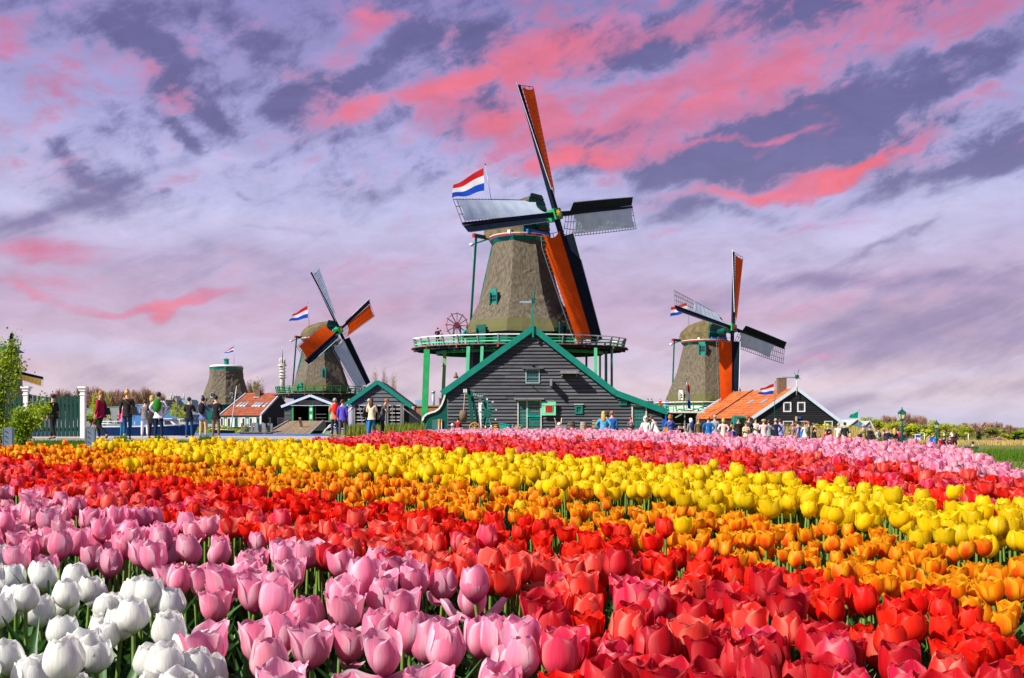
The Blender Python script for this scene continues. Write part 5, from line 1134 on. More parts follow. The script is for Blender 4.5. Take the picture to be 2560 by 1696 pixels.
# ------------------------------------------------------------------ boats and moorings
d = 95.0; s_ = F / d; BX = (375 - 1280) / s_
BT = thing('motor_boat', 'dark blue hulled motor cruiser with white cabin moored behind the strollers', 'boat', (BX, d, WATER), group='boats'); bx = lambda px: (px - 375) / s_; bz = lambda py: E + (HY - py) / s_ - WATER
hullm = mat('dark_blue_hull', (.005, .02, .075), .25, spec=.6); n_ = 14; vs = []; Ls = [bx(262) + (bx(497) - bx(262)) * i / n_ for i in range(n_ + 1)]
for i, x in enumerate(Ls):
    t = i / n_; hw = 1.55 * (1 - max(0, (t - .6) / .4) ** 2.2 * .96) * (.9 + .1 * min(1, t * 5)); dz = bz(1067) + .32 * t ** 3; rake = .0 if i < n_ else 0
    vs += [(x + (1 - t) * 0 + .25 * (1 - t) * 0, -hw, dz), (x - .6 * t ** 4 + .15 * (t == 0), -hw * .82, -.25), (x - .6 * t ** 4 + .15 * (t == 0), hw * .82, -.25), (x, hw, dz)]
fs = [(i * 4 + j, (i + 1) * 4 + j, (i + 1) * 4 + j + 1, i * 4 + j + 1) for i in range(n_) for j in range(3)] + [(0, 1, 2, 3), (n_ * 4 + 3, n_ * 4 + 2, n_ * 4 + 1, n_ * 4)]
recalc(MB().add(vs, fs).build('hull', hullm, BT))
dk = []; 
for i in range(n_ + 1): dk += [(vs[i * 4][0], vs[i * 4][1] * .99, vs[i * 4][2] - .02), (vs[i * 4 + 3][0], vs[i * 4 + 3][1] * .99, vs[i * 4 + 3][2] - .02)]
MB().add(dk, [(i * 2, i * 2 + 2, i * 2 + 3, i * 2 + 1) for i in range(n_)]).build('deck', mat('cream_deck', (.55, .5, .38), .6), BT)
rb_ = MB()
for i in range(n_): rb_.bar(vs[i * 4], vs[(i + 1) * 4], .1, .12); rb_.bar(vs[i * 4 + 3], vs[(i + 1) * 4 + 3], .1, .12)
rb_.build('gunwale', white_w, BT)
sb = MB()
for i in range(n_): a, b = Vector(vs[i * 4]).lerp(Vector(vs[i * 4 + 1]), .78), Vector(vs[i * 4 + 4]).lerp(Vector(vs[i * 4 + 5]), .78); sb.bar(a + Vector((0, -.02, 0)), b + Vector((0, -.02, 0)), .03, .05)
sb.build('boot_stripe', white, BT)
cabx = [(bx(398), bz(1067)), (bx(455), bz(1066)), (bx(438), bz(1053)), (bx(434), bz(1049)), (bx(400), bz(1048))]
recalc(MB().prism(cabx, -1.1, 1.1).build('cabin', white, BT)); recalc(MB().prism([(bx(404), bz(1063)), (bx(418), bz(1063)), (bx(418), bz(1052)), (bx(404), bz(1051))], -1.13, -1.10).build('window', glass_d, BT))
recalc(MB().prism([(bx(421), bz(1063)), (bx(443), bz(1063)), (bx(434), bz(1053)), (bx(421), bz(1052))], -1.13, -1.10).build('window', glass_d, BT)); MB().box((bx(417), 0, bz(1047.5)), (1.9, 2.5, .08)).build('cabin_roof', white, BT)
cab2 = [(bx(455), bz(1065)), (bx(488), bz(1062)), (bx(480), bz(1055)), (bx(455), bz(1056))]; recalc(MB().prism(cab2, -.9, .9).build('fore_cabin', mat('tan_cabin', (.5, .40, .25), .5), BT))
for z0, z1, a_, b_ in ((1054, 1054, 268, 355), (1060, 1060, 268, 300), (1049, 1046, 455, 494)): MB().tube([(bx(a_), -1.35, bz(z0)), (bx(b_), -1.35 if b_ < 400 else -.4, bz(z1))], .035, 5).build('hand_rail', white, BT)
for px in (268, 284, 300, 333, 350, 460, 476, 490): MB().tube([(bx(px), -1.35, bz(1067)), (bx(px), -1.3, bz(1053 if px < 400 else 1048))], .03, 5).build('stanchion', white, BT)
dutch_flag('Dutch stern flag hanging off the blue motor boat', 94, (240, 1044), (228, 1070), ((228, 1060), (222, 1092)), (243, 1040), (262, 1068))
d = 150.0; s_ = F / d; T = thing('sail_boat', 'tiny dark sailing dinghy with bare leaning mast before the shop', 'boat', ((598 - 1280) / s_, d - 8, WATER), group='boats')
recalc(MB().add([(-1.3, -.5, .45), (-1.1, -.4, -.1), (-1.1, .4, -.1), (-1.3, .5, .45), (1.5, -.6, .4), (1.4, -.4, -.1), (1.4, .4, -.1), (1.5, .6, .4), (-1.9, 0, .65), (-1.5, 0, 0)], [(0, 4, 5, 1), (1, 5, 6, 2), (2, 6, 7, 3), (4, 7, 6, 5), (8, 0, 1, 9), (8, 9, 2, 3), (3, 7, 4, 0), (8, 3, 0)]).build('hull', plank_navy, T))
MB().tube([(-1.9, 0, .66), (1.5, -.6, .42)], .04, 5).build('gunwale', white, T); MB().tube([(1.0, 0, .3), (1.9, 0, 7.0)], [.09, .05], 7).build('mast', white_w, T); MB().tube([(-1.6, 0, .5), (-.5, 0, 3.9)], .03, 5).build('boom', greywood, T)
d = 128.0; s_ = F / d; jz = lambda py: E + (HY - py) / s_ - WATER
T = thing('mooring_jetty', 'row of weathered grey mooring piles on a low jetty in front of the shop', 'jetty', ((640 - 1280) / s_, d, WATER)); jx = lambda px: (px - 640) / s_
for px, yt in ((605, 1058), (617, 1060), (627, 1058), (635, 1057), (642, 1058), (648, 1060), (656, 1057), (661, 1059), (669, 1058), (677, 1059)): MB().box((jx(px), rnd.random() * .6, (jz(yt) - .5) / 2), (.28, .26, jz(yt) + .5)).build('pile', greywood, T)
for i in range(14): MB().box((jx(603 + i * 5.6), .3, jz(1081.5)), (.27, 1.4, .09)).build('jetty_board', oldwood, T)
MB().box((jx(640), -.35, jz(1084)), (jx(680) - jx(602), .12, .2)).build('edge_beam', plank_dark, T)
# clutter of spars right of the slipway
d = 90.0; s_ = F / d; x0 = (840 - 1280) / s_; T = thing('spar_pile', 'heap of pale wooden spars and ropes between boathouse and shed', 'wood pile', (x0, d, gzf(x0, d))); zz = lambda py: E + (HY - py) / s_ - T.location.z; xx = lambda px: (px - 840) / s_
for a, b in (((805, 1082), (832, 1056)), ((812, 1074), (842, 1058)), ((818, 1068), (866, 1073)), ((808, 1078), (824, 1062)), ((838, 1062), (856, 1050)), ((822, 1084), (836, 1066)), ((830, 1075), (880, 1079)), ((868, 1013), (880, 1019)), ((880, 1019), (868, 1030))): MB().bar((xx(a[0]), rnd.random(), zz(a[1])), (xx(b[0]), rnd.random(), zz(b[1])), .09).build('spar', white_w, T)
MB().tube([(xx(1008), 0, zz(1021)), (xx(1065), 0, zz(1064))], .03, 5).build('stay_rope', greywood, T)

# ------------------------------------------------------------------ things at the barn front
def obj_at(name, label, cat, px, d, g=None, group=None, rz=0):
    x0 = (px - 1280) / F * d; z0 = gzf(x0, d) if g is None else g
    return thing(name, label, cat, (x0, d, z0), rz=rz, group=group), F / d, z0
def barrel(label, px, ytop, wpx, d, m, hoop, group='barrels along the barn'):
    T, s, z0 = obj_at('barrel', label, 'barrel', px, d, group=group); h = E + (HY - ytop) / s - z0; r = wpx / s / 2
    n = 14
    for k in range(n):
        a0, a1 = 2 * math.pi * k / n, 2 * math.pi * (k + .94) / n; vs = []
        for i in range(6):
            t = i / 5; rr = r * (.84 + .16 * math.sin(math.pi * t)); vs += [(rr * math.cos(a0), rr * math.sin(a0), h * t), (rr * math.cos(a1), rr * math.sin(a1), h * t)]
        MB().add(vs, [(i * 2, i * 2 + 1, i * 2 + 3, i * 2 + 2) for i in range(5)]).build('stave', m, T)
    MB().lathe([(r * .8, h * .93), (r * .8, h * .95)], 14).build('lid', m, T); MB().lathe([(r * .79, .03), (r * .79, h * .93), ], 14).build('core', iron, T)
    for t in (.12, .35, .65, .88): rr = r * (.85 + .16 * math.sin(math.pi * t)); MB().lathe([(rr * 1.015, h * t - .025), (rr * 1.015, h * t + .025)], 14).build('hoop', hoop, T)
    return T
br_m, gr_m, tn_m, or_m = mat('brown_oak', (.14, .10, .07), .8, objvar=.15), mat('silvery_oak', (.32, .28, .23), .8, objvar=.15), mat('tan_oak', (.26, .18, .11), .8, objvar=.15), mat('orange_varnish', (.55, .22, .02), .5, objvar=.1)
barrel('dark brown barrel, leftmost of three right of the hatch door', 1428, 1054, 20, 66.5, br_m, iron); barrel('silvery grey barrel between the two brown barrels', 1459, 1055, 18, 66.5, gr_m, greywood); barrel('tall tan barrel nearest the woman with long blond hair', 1489, 1050.5, 19, 66.5, tn_m, iron)
barrel('small orange varnished barrel left of the green bin', 1241, 1062, 14, 64, or_m, iron); barrel('grey metal banded tub behind the green bin', 1281, 1061, 12, 65.5, gr_m, steel, 'tubs'); barrel('short pale wooden block tub in front of the silvery barrel', 1460, 1063, 7, 64, mat('ochre_wood', (.40, .28, .08), .8), iron, 'tubs')
T, s, z0 = obj_at('wicker_basket', 'pale wicker basket with handle left of the green door', 'basket', 1297, 64.5); h = E + (HY - 1066) / s - z0; mb = MB(); wk = mat('wicker', (.48, .36, .22), .85)
MB().lathe([(.16, 0), (.24, h)], 14).build('woven_body', wk, T)
for k in range(7): rr = .165 + .08 * k / 6; MB().lathe([(rr + .012, h * k / 6.5), (rr + .016, h * k / 6.5 + .03)], 14).build('weave_band', wk, T)
MB().tube([(.24 * math.cos(a), 0, h + .1 * math.sin(a)) for a in np.linspace(0, math.pi, 9)], .014, 5).build('handle', wk, T)
T, s, z0 = obj_at('green_bin', 'teal litter bin with sloping blue green lid', 'bin', 1263, 62, rz=-.35); h = E + (HY - 1058) / s - z0
recalc(MB().prism([(-.3, 0), (.32, 0), (.36, h * .8), (-.3, h * .96)], -.25, .25).build('box', teal, T)); recalc(MB().prism([(-.34, h * .94), (.38, h * .78), (.4, h * .84), (-.36, h * 1.01)], -.29, .29).build('lid', mat('blue_green_lid', (.0, .22, .30), .4), T)); MB().lathe([(.06, -.26), (.06, -.25)], 8).box((.1, -.26, h * .4), (.14, .02, .14)).build('badge', white, T)
# capstan frame with ship's wheel and the hanging cask
T, s, z0 = obj_at('capstan_frame', 'dark green timber hoisting frame with spoked capstan wheel against the barn', 'frame', 1200, 65.0); x_ = lambda px: (px - 1200) / s; z_ = lambda py: E + (HY - py) / s - z0
MB().bar((x_(1172), -.4, z_(976)), (x_(1185), -.4, 0), .2).build('leg', teal_d, T); MB().bar((x_(1177), .1, z_(980)), (x_(1201), .1, 0), .2).build('leg', teal_d, T); MB().bar((x_(1213), .2, z_(996)), (x_(1214), .2, 0), .2).build('leg', teal_d, T)
bm_ = recalc(MB().prism([(x_(1171), z_(976)), (x_(1174), z_(975)), (x_(1187), z_(983)), (x_(1213), z_(990)), (x_(1213), z_(996)), (x_(1190), z_(994)), (x_(1178), z_(990)), (x_(1171), z_(986))], -.5, -.3).build('top_beam', teal_d, T))
tx = bpy.data.curves.new('lettering', 'FONT'); tx.body = 'DE KAT'; tx.size = .2; tx.align_x = 'CENTER'; to = bpy.data.objects.new('lettering', tx); COL.objects.link(to)
bpy.context.view_layer.update(); me = bpy.data.meshes.new_from_object(to.evaluated_get(bpy.context.evaluated_depsgraph_get())); bpy.data.objects.remove(to); me.materials.clear(); me.materials.append(white_w)
lo = link('lettering', me, bm_); lo.location = (x_(1195), -.51, z_(992)); lo.rotation_euler = (R(90), 0, 0); lo.rotation_euler.rotate_axis('Z', R(-15))
wp_ = MB().box((x_(1200), -.1, z_(1040)), (.2, .2, z_(995) - .1)).build('white_post', white, T)
hc = Vector((x_(1220), -.75, z_(1034))); wl = MB().lathe([(.26, -.1), (.28, .1)], 8, smooth=False, c=(0, 0, 0)); M = Matrix.Translation(hc) @ Matrix.Rotation(R(80), 4, 'X'); w = MB(); w.lathe([(.26, -.12), (.28, .1)], 10, smooth=False); w.v = [tuple(M @ Vector(v)) for v in w.v]; wh = w.build('capstan_wheel', teal_d, T)
for k in range(9):
    a = k * 2 * math.pi / 9 + .25; dv = Vector((math.cos(a) * .62, .1 * math.sin(a), math.sin(a) * 1.0)); MB().bar(hc, hc + dv * .88, .075).build('handspike', teal, wh); MB().bar(hc + dv * .88, hc + dv * 1.0, .085).build('white_tip', white, wh)
T2 = thing('hanging_cask', 'weathered wooden cask hanging on a rope from the white bracket', 'cask', (x_(1159) + T.location.x, 64.6, z0)); zt, zb_ = z_(1027), z_(1055)
mb = MB().lathe([(.22, zb_), (.28, (zt + zb_) / 2), (.22, zt)], 14); tilt = Matrix.Translation((0, 0, zt)) @ Matrix.Rotation(R(14), 4, 'X') @ Matrix.Translation((0, 0, -zt)); mb.v = [tuple(tilt @ Vector(v)) for v in mb.v]; cb = mb.build('cask', br_m, T2)
mb = MB().lathe([(.2, zb_ - .01), (.2, zb_ + .002)], 14); mb.v = [tuple(tilt @ Vector(v)) for v in mb.v]; mb.build('opening_shade', iron, T2)  # black disc stands in for the shade inside the cask's open end
MB().tube([(0, -.0, zt - .35), (.02, 0, zt), (.1, 0, z_(983))], .022, 5).build('rope', rope_m, T2); MB().box((.05, 0, z_(978)), (.09, .12, .24)).box((.19, 0, z_(978)), (.09, .12, .24)).build('bracket', white, T2); MB().bar((.12, 0, z_(978)), (x_(1172) - x_(1159), .2, z_(979)), .08).build('arm', teal_d, T2)
T, s, z0 = obj_at('wheelbarrow', 'old barrow with curved pale handles right of the hatch door', 'barrow', 1398, 65)
for a in ([(-.35, 0, E + (HY - 1046) / s - z0), (-.3, 0, .95), (-.15, -.1, .3)], [(.15, .1, E + (HY - 1047) / s - z0), (.17, .1, 1.0), (.1, 0, .3)]): MB().tube(a, [.03, .03, .045], 6).build('handle', mat('pale_ash', (.6, .45, .22), .7), T)
recalc(MB().prism([(-.2, .25), (.45, .2), (.5, .5), (-.25, .5)], -.25, .25).build('tray', greywood, T)); MB().lathe([(.22, -.03), (.22, .03)], 12, smooth=False).build('wheel', iron, T).rotation_euler = (R(90), 0, 0); MB().lathe([(.02, .5), (.16, .52), (.1, .66), (.02, .7)], 8).build('white_sack', white, T)
T, s, z0 = obj_at('wagon_wheel', 'orange painted cart wheel leaning behind the flower tubs', 'wheel', 1186, 64); c = Vector((0, 0, .33))
wr = MB().tube([c + Vector((.33 * math.cos(a), .06, .33 * math.sin(a))) for a in np.linspace(0, 2 * math.pi, 21)], .035, 6).build('rim', or_m, T)
for k in range(8): MB().bar(c, c + Vector((.32 * math.cos(k * .785), .06, .32 * math.sin(k * .785))), .03).build('spoke', or_m, wr)
for px, cm, lab in ((1187, mat('white_bloom', (.75, .72, .6), .7), 'pot of white flowers below the capstan frame'), (1206, mat('red_bloom', (.6, .03, .02), .7), 'pot of red flowers below the capstan wheel'), (1216, leaf_y, 'pot of yellow green foliage beside the red flowers'), (1398, leaf_y, 'yellow green weeds round the barrow')):
    bush(lab, px, 62.5, 1071 if px != 1398 else 1072, 16, [cm, cm, leaf_g], int(px), 260, .05, 'flowers', 'flower pots before the barn', 'potted_flowers')
T, s, z0 = obj_at('small_post', 'short grey post with white domed cap left of the kneeling person', 'post', 1131, 62); MB().box((0, 0, .2), (.16, .16, .7)).build('shaft', greywood, T); MB().lathe([(.11, .5), (.1, .6), (.03, .66)], 10).build('cap', white, T)
T, s, z0 = obj_at('reed_vase', 'tall orange vase shaped post by the green side building', 'post', 1099, 66); MB().lathe([(.06, 0), (.08, .5), (.13, .85), (.14, .9)], 10).build('vase', or_m, T)

# ------------------------------------------------------------------ lamps, railings, stall, signs on the right
lampglass = mat('frosted_lamp_glass', (.75, .66, .38), .3, var=.15)
def lamp(label, px, d, ytop, yhead, w):
    T, s, z0 = obj_at('street_lamp', label, 'street lamp', px, d, group='green street lamps'); z = lambda py: E + (HY - py) / s - z0; r = w / s / 2
    MB().tube([(0, 0, -.2), (0, 0, z(yhead + (yhead - ytop) * .75)), (0, 0, z(yhead))], [.075, .06, .03], 8).build('pole', teal_d, T); MB().lathe([(.11, 0), (.09, .6), (.07, .65)], 8).build('base', teal_d, T)
    zt, zm = z(ytop), z(ytop + (yhead - ytop) * .38); hd = MB().lathe([(r * .5, z(yhead)), (r * .86, zm)], 4, smooth=False, ph=math.pi / 4).build('lantern_glass', lampglass, T)
    for k in range(4): a = math.pi / 4 + k * math.pi / 2; MB().bar((r * .52 * math.cos(a), r * .52 * math.sin(a), z(yhead)), (r * .9 * math.cos(a), r * .9 * math.sin(a), zm), .03).build('lantern_bar', teal_d, hd)
    MB().lathe([(r * 1.2, zm), (r * .35, zt - .02), (r * .12, zt)], 4, smooth=False, ph=math.pi / 4).build('lantern_roof', teal_d, T); MB().lathe([(.09, z(yhead) - .08), (r * .55, z(yhead))], 8).build('collar', teal_d, T); MB().lathe([(.03, zt), (.02, zt + .12)], 6).build('finial', teal_d, T)
lamp('nearer and taller green street lamp with square lantern', 2255, 47, 1024, 1047, 21); lamp('farther green street lamp behind the riders', 2341, 66, 1054, 1070, 13)
for i, (px, yt, a_) in enumerate(((2290, 1088, -1), (2311, 1083, -1), (2360, 1082, -1), (2421, 1084, -1))):
    T, s, z0 = obj_at('road_lamp', ('white road lamp left of the small billboard', 'white road lamp right of the small billboard', 'white road lamp right of the farther green lamp', 'white road lamp beyond the horse rider')[i], 'street lamp', px, 240, group='white road lamps'); h = E + (HY - yt) / s - z0
    MB().tube([(0, 0, -.2), (0, 0, h)], [.14, .1], 6).build('mast', white_w, T); MB().bar((0, 0, h), (-.9, 0, h + .12), .2, .14).build('lamp_head', white_w, T)
T, s, z0 = obj_at('billboard', 'small white and blue billboard at the edge of the polder', 'sign', 2294, 235); MB().box((0, 0, 1.2), (1.3, .15, 2.6)).build('panel', white, T); MB().box((0, -.1, 2.0), (1.1, .05, .6)).build('blue_field', blue_p, T); MB().box((-.5, .1, .1), (.2, .1, .8)).build('leg', steel, T); MB().box((.5, .1, .1), (.2, .1, .8)).build('leg', steel, T)
for i, (px, d, yt, wp) in enumerate(((2411, 38, 1112, 6), (2449, 36, 1118, 5), (2262, 44, 1102, 6), (2237, 46, 1104, 5))):
    T, s, z0 = obj_at('wooden_post', ('thick grey wooden post right of the horse', 'grey wooden post at the far right of the barrier', 'stubby wooden post right of the nearer lamp', 'stubby wooden post left of the nearer lamp')[i], 'post', px, d, group='wooden posts in the grass'); MB().box((0, 0, (E + (HY - yt) / s - z0) / 2 - .1), (wp / s, wp / s, E + (HY - yt) / s - z0 + .2)).build('shaft', greywood, T)
T, s, z0 = obj_at('wooden_bench', 'dark green barrier bench before the man in grey at the field', 'bench', 2432, 35); h = E + (HY - 1130) / s - z0
MB().box((0, 0, h), (.55, .3, .07)).build('seat', teal_d, T); MB().box((-.22, 0, h / 2), (.08, .25, h)).build('leg', teal_d, T); MB().box((.22, 0, h / 2), (.08, .25, h)).build('leg', teal_d, T); MB().box((0, .14, h + .14), (.55, .05, .10)).build('backrest', teal_d, T)
# iron railing in front of the tiled house
d = 78; T, s, z0 = obj_at('iron_railing', 'black iron railing in front of the tiled house', 'railing', 2000, d); x_ = lambda px: (px - 2000) / s; z_ = lambda py: E + (HY - py) / s - z0
for px in list(range(1956, 1976, 4)) + [1990, 2005, 2020] + list(range(2034, 2054, 4)): MB().box((x_(px), 0, z_(1085)), (.035, .035, z_(1062) - z_(1105))).build('railing_bar', iron, T)
for py in (1064, 1074): MB().box((x_(2004), 0, z_(py)), (x_(2053) - x_(1955), .03, .04)).build('top_rail' if py == 1064 else 'mid_rail', iron, T)
T, s, z0 = obj_at('market_stall', 'teal covered stall under the eaves of the tiled house', 'stall', 1847, 98); x_ = lambda px: (px - 1847) / s; z_ = lambda py: E + (HY - py) / s - z0
recalc(MB().add([(x_(1834), -.5, z_(1040)), (x_(1858), -.5, z_(1041)), (x_(1865), -.5, z_(1045)), (x_(1840), -.5, z_(1046)), (x_(1834), 1.2, z_(1040)), (x_(1858), 1.2, z_(1041))], [(0, 1, 2, 3), (0, 4, 5, 1)]).build('canopy', teal, T)); MB().box((x_(1836.5), 0, z_(1062)), (.35, 1.2, z_(1041) - z_(1083))).build('side_panel', teal, T); MB().box((x_(1854), .4, z_(1060)), (.8, .1, 1.3)).build('display_panel', mat('green_screen', (.06, .2, .05), .5), T); MB().box((x_(1864), -.3, z_(1065)), (.08, .08, z_(1045) - z_(1085))).build('post', greywood, T); MB().box((x_(1852), 0, z_(1078)), (1.2, .8, .9)).build('counter', plank_dark, T)
# kiosk with goods between the barn and the house
T, s, z0 = obj_at('souvenir_kiosk', 'dark open kiosk with bright goods between the barn and the tiled house', 'kiosk', 1700, 88); x_ = lambda px: (px - 1700) / s; z_ = lambda py: E + (HY - py) / s - z0
MB().box((x_(1700), 2, z_(1062)), (x_(1760) - x_(1655), .15, z_(1035) - z_(1100))).build('back_wall', plank_dark, T); MB().box((x_(1704), .8, z_(1031)), (x_(1765) - x_(1655), 2.6, .14)).build('roof', white_w, T)
for px in (1663, 1679, 1710, 1740): MB().box((x_(px), -.3, z_(1065)), (.1, .1, z_(1031) - z_(1100))).build('post', greywood if px != 1663 else blue_p, T)
MB().box((x_(1706), 0, z_(1072)), (1.9, .5, .06)).box((x_(1706), 0, z_(1060)), (1.9, .5, .06)).build('shelf', greywood, T)
for i in range(9): MB().box((x_(1693 + i * 3), -.1, z_(1068.5) - .02), (.08, .1, .22 + .06 * (i % 3))).build('boxed_goods', [red_p, white, green, mat('pink_goods', (.7, .25, .25), .6)][i % 4], T)
MB().box((x_(1658), -.3, z_(1066)), (.5, .3, 1.3)).build('blue_panel', blue_p, T); MB().bar((x_(1686), -.5, z_(1045)), (x_(1702), -.5, z_(1036)), .3, .08).build('awning', mat('grey_green_awning', (.2, .3, .25), .6), T); MB().lathe([(.12, z_(1040)), (.2, z_(1035)), (.1, z_(1031))], 8, c=(x_(1668), -.5, 0)).build('hanging_lantern', iron, T)

# ------------------------------------------------------------------ people
PEND = []
def cmat(c, rough=.8, name='cloth'):
    k = '%s %.2f %.2f %.2f' % ((name,) + tuple(c)); return mat(k, c, rough, var=.2, scale=9, bump=.15, bscale=14, spec=.15)
def skinned(name, verts, edges, radii, root, m, parent, sub=1):
    me = bpy.data.meshes.new(name); me.from_pydata([tuple(v) for v in verts], edges, []); me.materials.append(m)
    o = link(name, me, parent); sk = o.modifiers.new('s', 'SKIN'); sk.use_smooth_shade = True; sk.branch_smoothing = .6
    if not me.skin_vertices: me.skin_vertices.add if False else None
    for i, r in enumerate(radii):
        sv = me.skin_vertices[0].data[i]; sv.radius = r if hasattr(r, '__len__') else (r, r); sv.use_root = (i == root)
    sb = o.modifiers.new('u', 'SUBSURF'); sb.levels = sb.render_levels = sub; PEND.append(o); return o
def flush():
    bpy.context.view_layer.update(); dg = bpy.context.evaluated_depsgraph_get()
    new = [bpy.data.meshes.new_from_object(o.evaluated_get(dg)) for o in PEND]
    for o, me in zip(PEND, new): o.modifiers.clear(); o.data = me
    PEND.clear()

def ellip(c, r, n=10, m_=6, M=None):
    prof = [(math.sin(math.pi * (i + .0) / m_) + 1e-4, -math.cos(math.pi * i / m_)) for i in range(m_ + 1)]
    mb = MB().lathe([(a, b) for a, b in prof], n); mb.v = [(v[0] * r[0] + c[0], v[1] * r[1] + c[1], v[2] * r[2] + c[2]) for v in mb.v]; return mb

HAIR = {'black': (.012, .01, .01), 'brown': (.07, .035, .018), 'dark': (.03, .018, .012), 'blond': (.55, .36, .10), 'ginger': (.32, .13, .04), 'grey': (.35, .34, .33), 'bald': (.45, .27, .2)}
def person(label, px, hy, H=1.72, face=180, top=(.1, .1, .1), legs=(.02, .02, .03), hair='brown', style='short', arms='down', pose='stand', d=None, long_sleeve=True, bag=None, coat=None, hat=None, z=None, group='visitors strolling around the mills', bend=0.0, shoe=(.03, .025, .02), skirt=None, lean=0):
    if d is None:
        s = 60.0
        for _ in range(25):
            dd = F / s; x = (px - 1280) / F * dd; dr = float(drop(np.array([x]), np.array([dd]))[0]); s = .5 * s + .5 * min(90, max(20, (HY - hy) / (H - dr)))
        d = F / s; d = min(d, 49.5) if px < 1000 else d
    x = (px - 1280) / F * d; g = gzf(x, d) + (.05 if 33 < d < 51 and x < -6 else 0) if z is None else z
    T = thing('person', label, 'person', (x, d, g), rz=R(face), group=group); k = H / 1.72
    b = bend   # trunk bent forward (radians)
    hipz = .93 if pose != 'sit' else .42
    def up(h, fwd=0): return Vector((0, -math.sin(b) * h - fwd, hipz + .02 + math.cos(b) * h))
    pel, bel, che, nec, jaw, hd, cr = up(0), up(.2), up(.42), up(.575), up(.64, .005 + .05 * (b > .1)), up(.715, .01 + .07 * (b > .1)), up(.775, .005 + .08 * (b > .1))
    nose = hd + Vector((0, -.105, -.02)); chin = jaw + Vector((0, -.06, .0))
    V = [pel, bel, che, nec, jaw, hd, cr, nose, chin]; E_ = [(0, 1), (1, 2), (2, 3), (3, 4), (4, 5), (5, 6), (5, 7), (4, 8)]; Rr = [(.145, .11), (.12, .095), (.15, .105), .052, (.06, .07), (.078, .092), (.06, .07), .014, .03]
    sh = {}; legj = {}
    for sg in (-1, 1):
        if pose == 'walk': kn, an, = (Vector((.09 * sg, -.20, .50)), Vector((.08 * sg, -.12, .10))) if sg < 0 else (Vector((.09 * sg, .02, .50)), Vector((.09 * sg, .33, .20)))
        elif pose == 'step': kn, an = (Vector((.09 * sg, -.10, .50)), Vector((.10 * sg, -.20, .09))) if sg < 0 else (Vector((.10 * sg, .08, .50)), Vector((.12 * sg, .20, .11)))
        elif pose == 'sit': kn, an = Vector((.12 * sg, -.40, .46)), Vector((.12 * sg, -.42, .08))
        elif pose == 'crouch': kn, an = Vector((.14 * sg, -.30, .42)), Vector((.12 * sg, -.02, .09))
        else: kn, an = Vector((.11 * sg, -.02, .50)), Vector((.125 * sg, .02, .09))
        hip = Vector((.085 * sg, 0, hipz - .04)); toe = an + Vector((.02 * sg, -.15, -.06)) if not (pose == 'walk' and sg > 0) else an + Vector((0, -.06, -.14))
        legj[sg] = (hip, kn, an, toe)
        i0 = len(V); V += [hip, kn, an, toe]; E_ += [(0, i0), (i0, i0 + 1), (i0 + 1, i0 + 2), (i0 + 2, i0 + 3)]; Rr += [.085, .052, .036, (.038, .026)]
        s0 = che + Vector((.165 * sg, 0, .06 * math.cos(b)))
        mode = arms if not isinstance(arms, tuple) else arms[0 if sg < 0 else 1]
        if mode == 'hips': el, wr_ = s0 + Vector((.15 * sg, .06, -.22)), s0 + Vector((.02 * sg, -.02, -.42))
        elif mode == 'front': el, wr_ = s0 + Vector((.07 * sg, -.06, -.26)), s0 + Vector((-.08 * sg, -.27, -.18))
        elif mode == 'face': el, wr_ = s0 + Vector((.12 * sg, -.12, -.14)), s0 + Vector((-.04 * sg, -.20, .16))
        elif mode == 'out': el, wr_ = s0 + Vector((.16 * sg, -.05, -.22)), s0 + Vector((.24 * sg, -.16, -.40))
        elif mode == 'hang': el, wr_ = s0 + Vector((.03 * sg, -.06, -.28)), s0 + Vector((.02 * sg, -.14, -.52))
        else: el, wr_ = s0 + Vector((.055 * sg, .02, -.28)), s0 + Vector((.065 * sg, -.06, -.52))
        fd = (wr_ - el).normalized(); sd_ = Vector((sg, 0, 0)); sd_ = (sd_ - fd * fd.dot(sd_)).normalized(); pn = fd.cross(sd_)
        palm = wr_ + fd * .07; sh[sg] = (s0, el, wr_)
        i0 = len(V); V += [s0, el, wr_, palm]; E_ += [(2, i0), (i0, i0 + 1), (i0 + 1, i0 + 2), (i0 + 2, i0 + 3)]; Rr += [.052, .040, .026, (.034, .018)]
        for j, (off, ln_) in enumerate(((-.026, .055), (-.009, .066), (.009, .062), (.026, .048))):
            a_ = palm + pn * off + fd * .035; i1 = len(V); V += [a_, a_ + fd * ln_ * .6 - sd_ * .008, a_ + fd * ln_ - sd_ * .022]; E_ += [(i0 + 3, i1), (i1, i1 + 1), (i1 + 1, i1 + 2)]; Rr += [.0095, .0088, .0075]
        i1 = len(V); a_ = wr_ + fd * .03 - pn * .034; V += [a_, a_ + fd * .045 - pn * .018]; E_ += [(i0 + 3, i1), (i1, i1 + 1)]; Rr += [.011, .0095]
    sc_ = lambda L_: [v * k for v in L_]; rs_ = lambda L_, a=0.0: [tuple((q + a) * k for q in (r if hasattr(r, '__len__') else (r, r))) for r in L_]
    skinned('body', sc_(V), E_, rs_(Rr), 0, skin, T, 1)
    tm_, lm_ = cmat(top), cmat(legs)
    tv = [up(.02), bel, che, up(.515), up(-.10)]; te = [(0, 1), (1, 2), (2, 3), (0, 4)]; tr = [(.172, .14), (.150, .122), (.17, .125), (.075, .075), (.178, .146)]
    for sg in (-1, 1):
        s0, el, wr_ = sh[sg]; i0 = len(tv); tv += [s0, s0.lerp(el, .5 if not long_sleeve else 1)]; te += [(2, i0), (i0, i0 + 1)]; tr += [.074, .062 if not long_sleeve else .056]
        if long_sleeve: tv.append(wr_.lerp(el, .08)); te.append((i0 + 1, i0 + 2)); tr.append(.042)
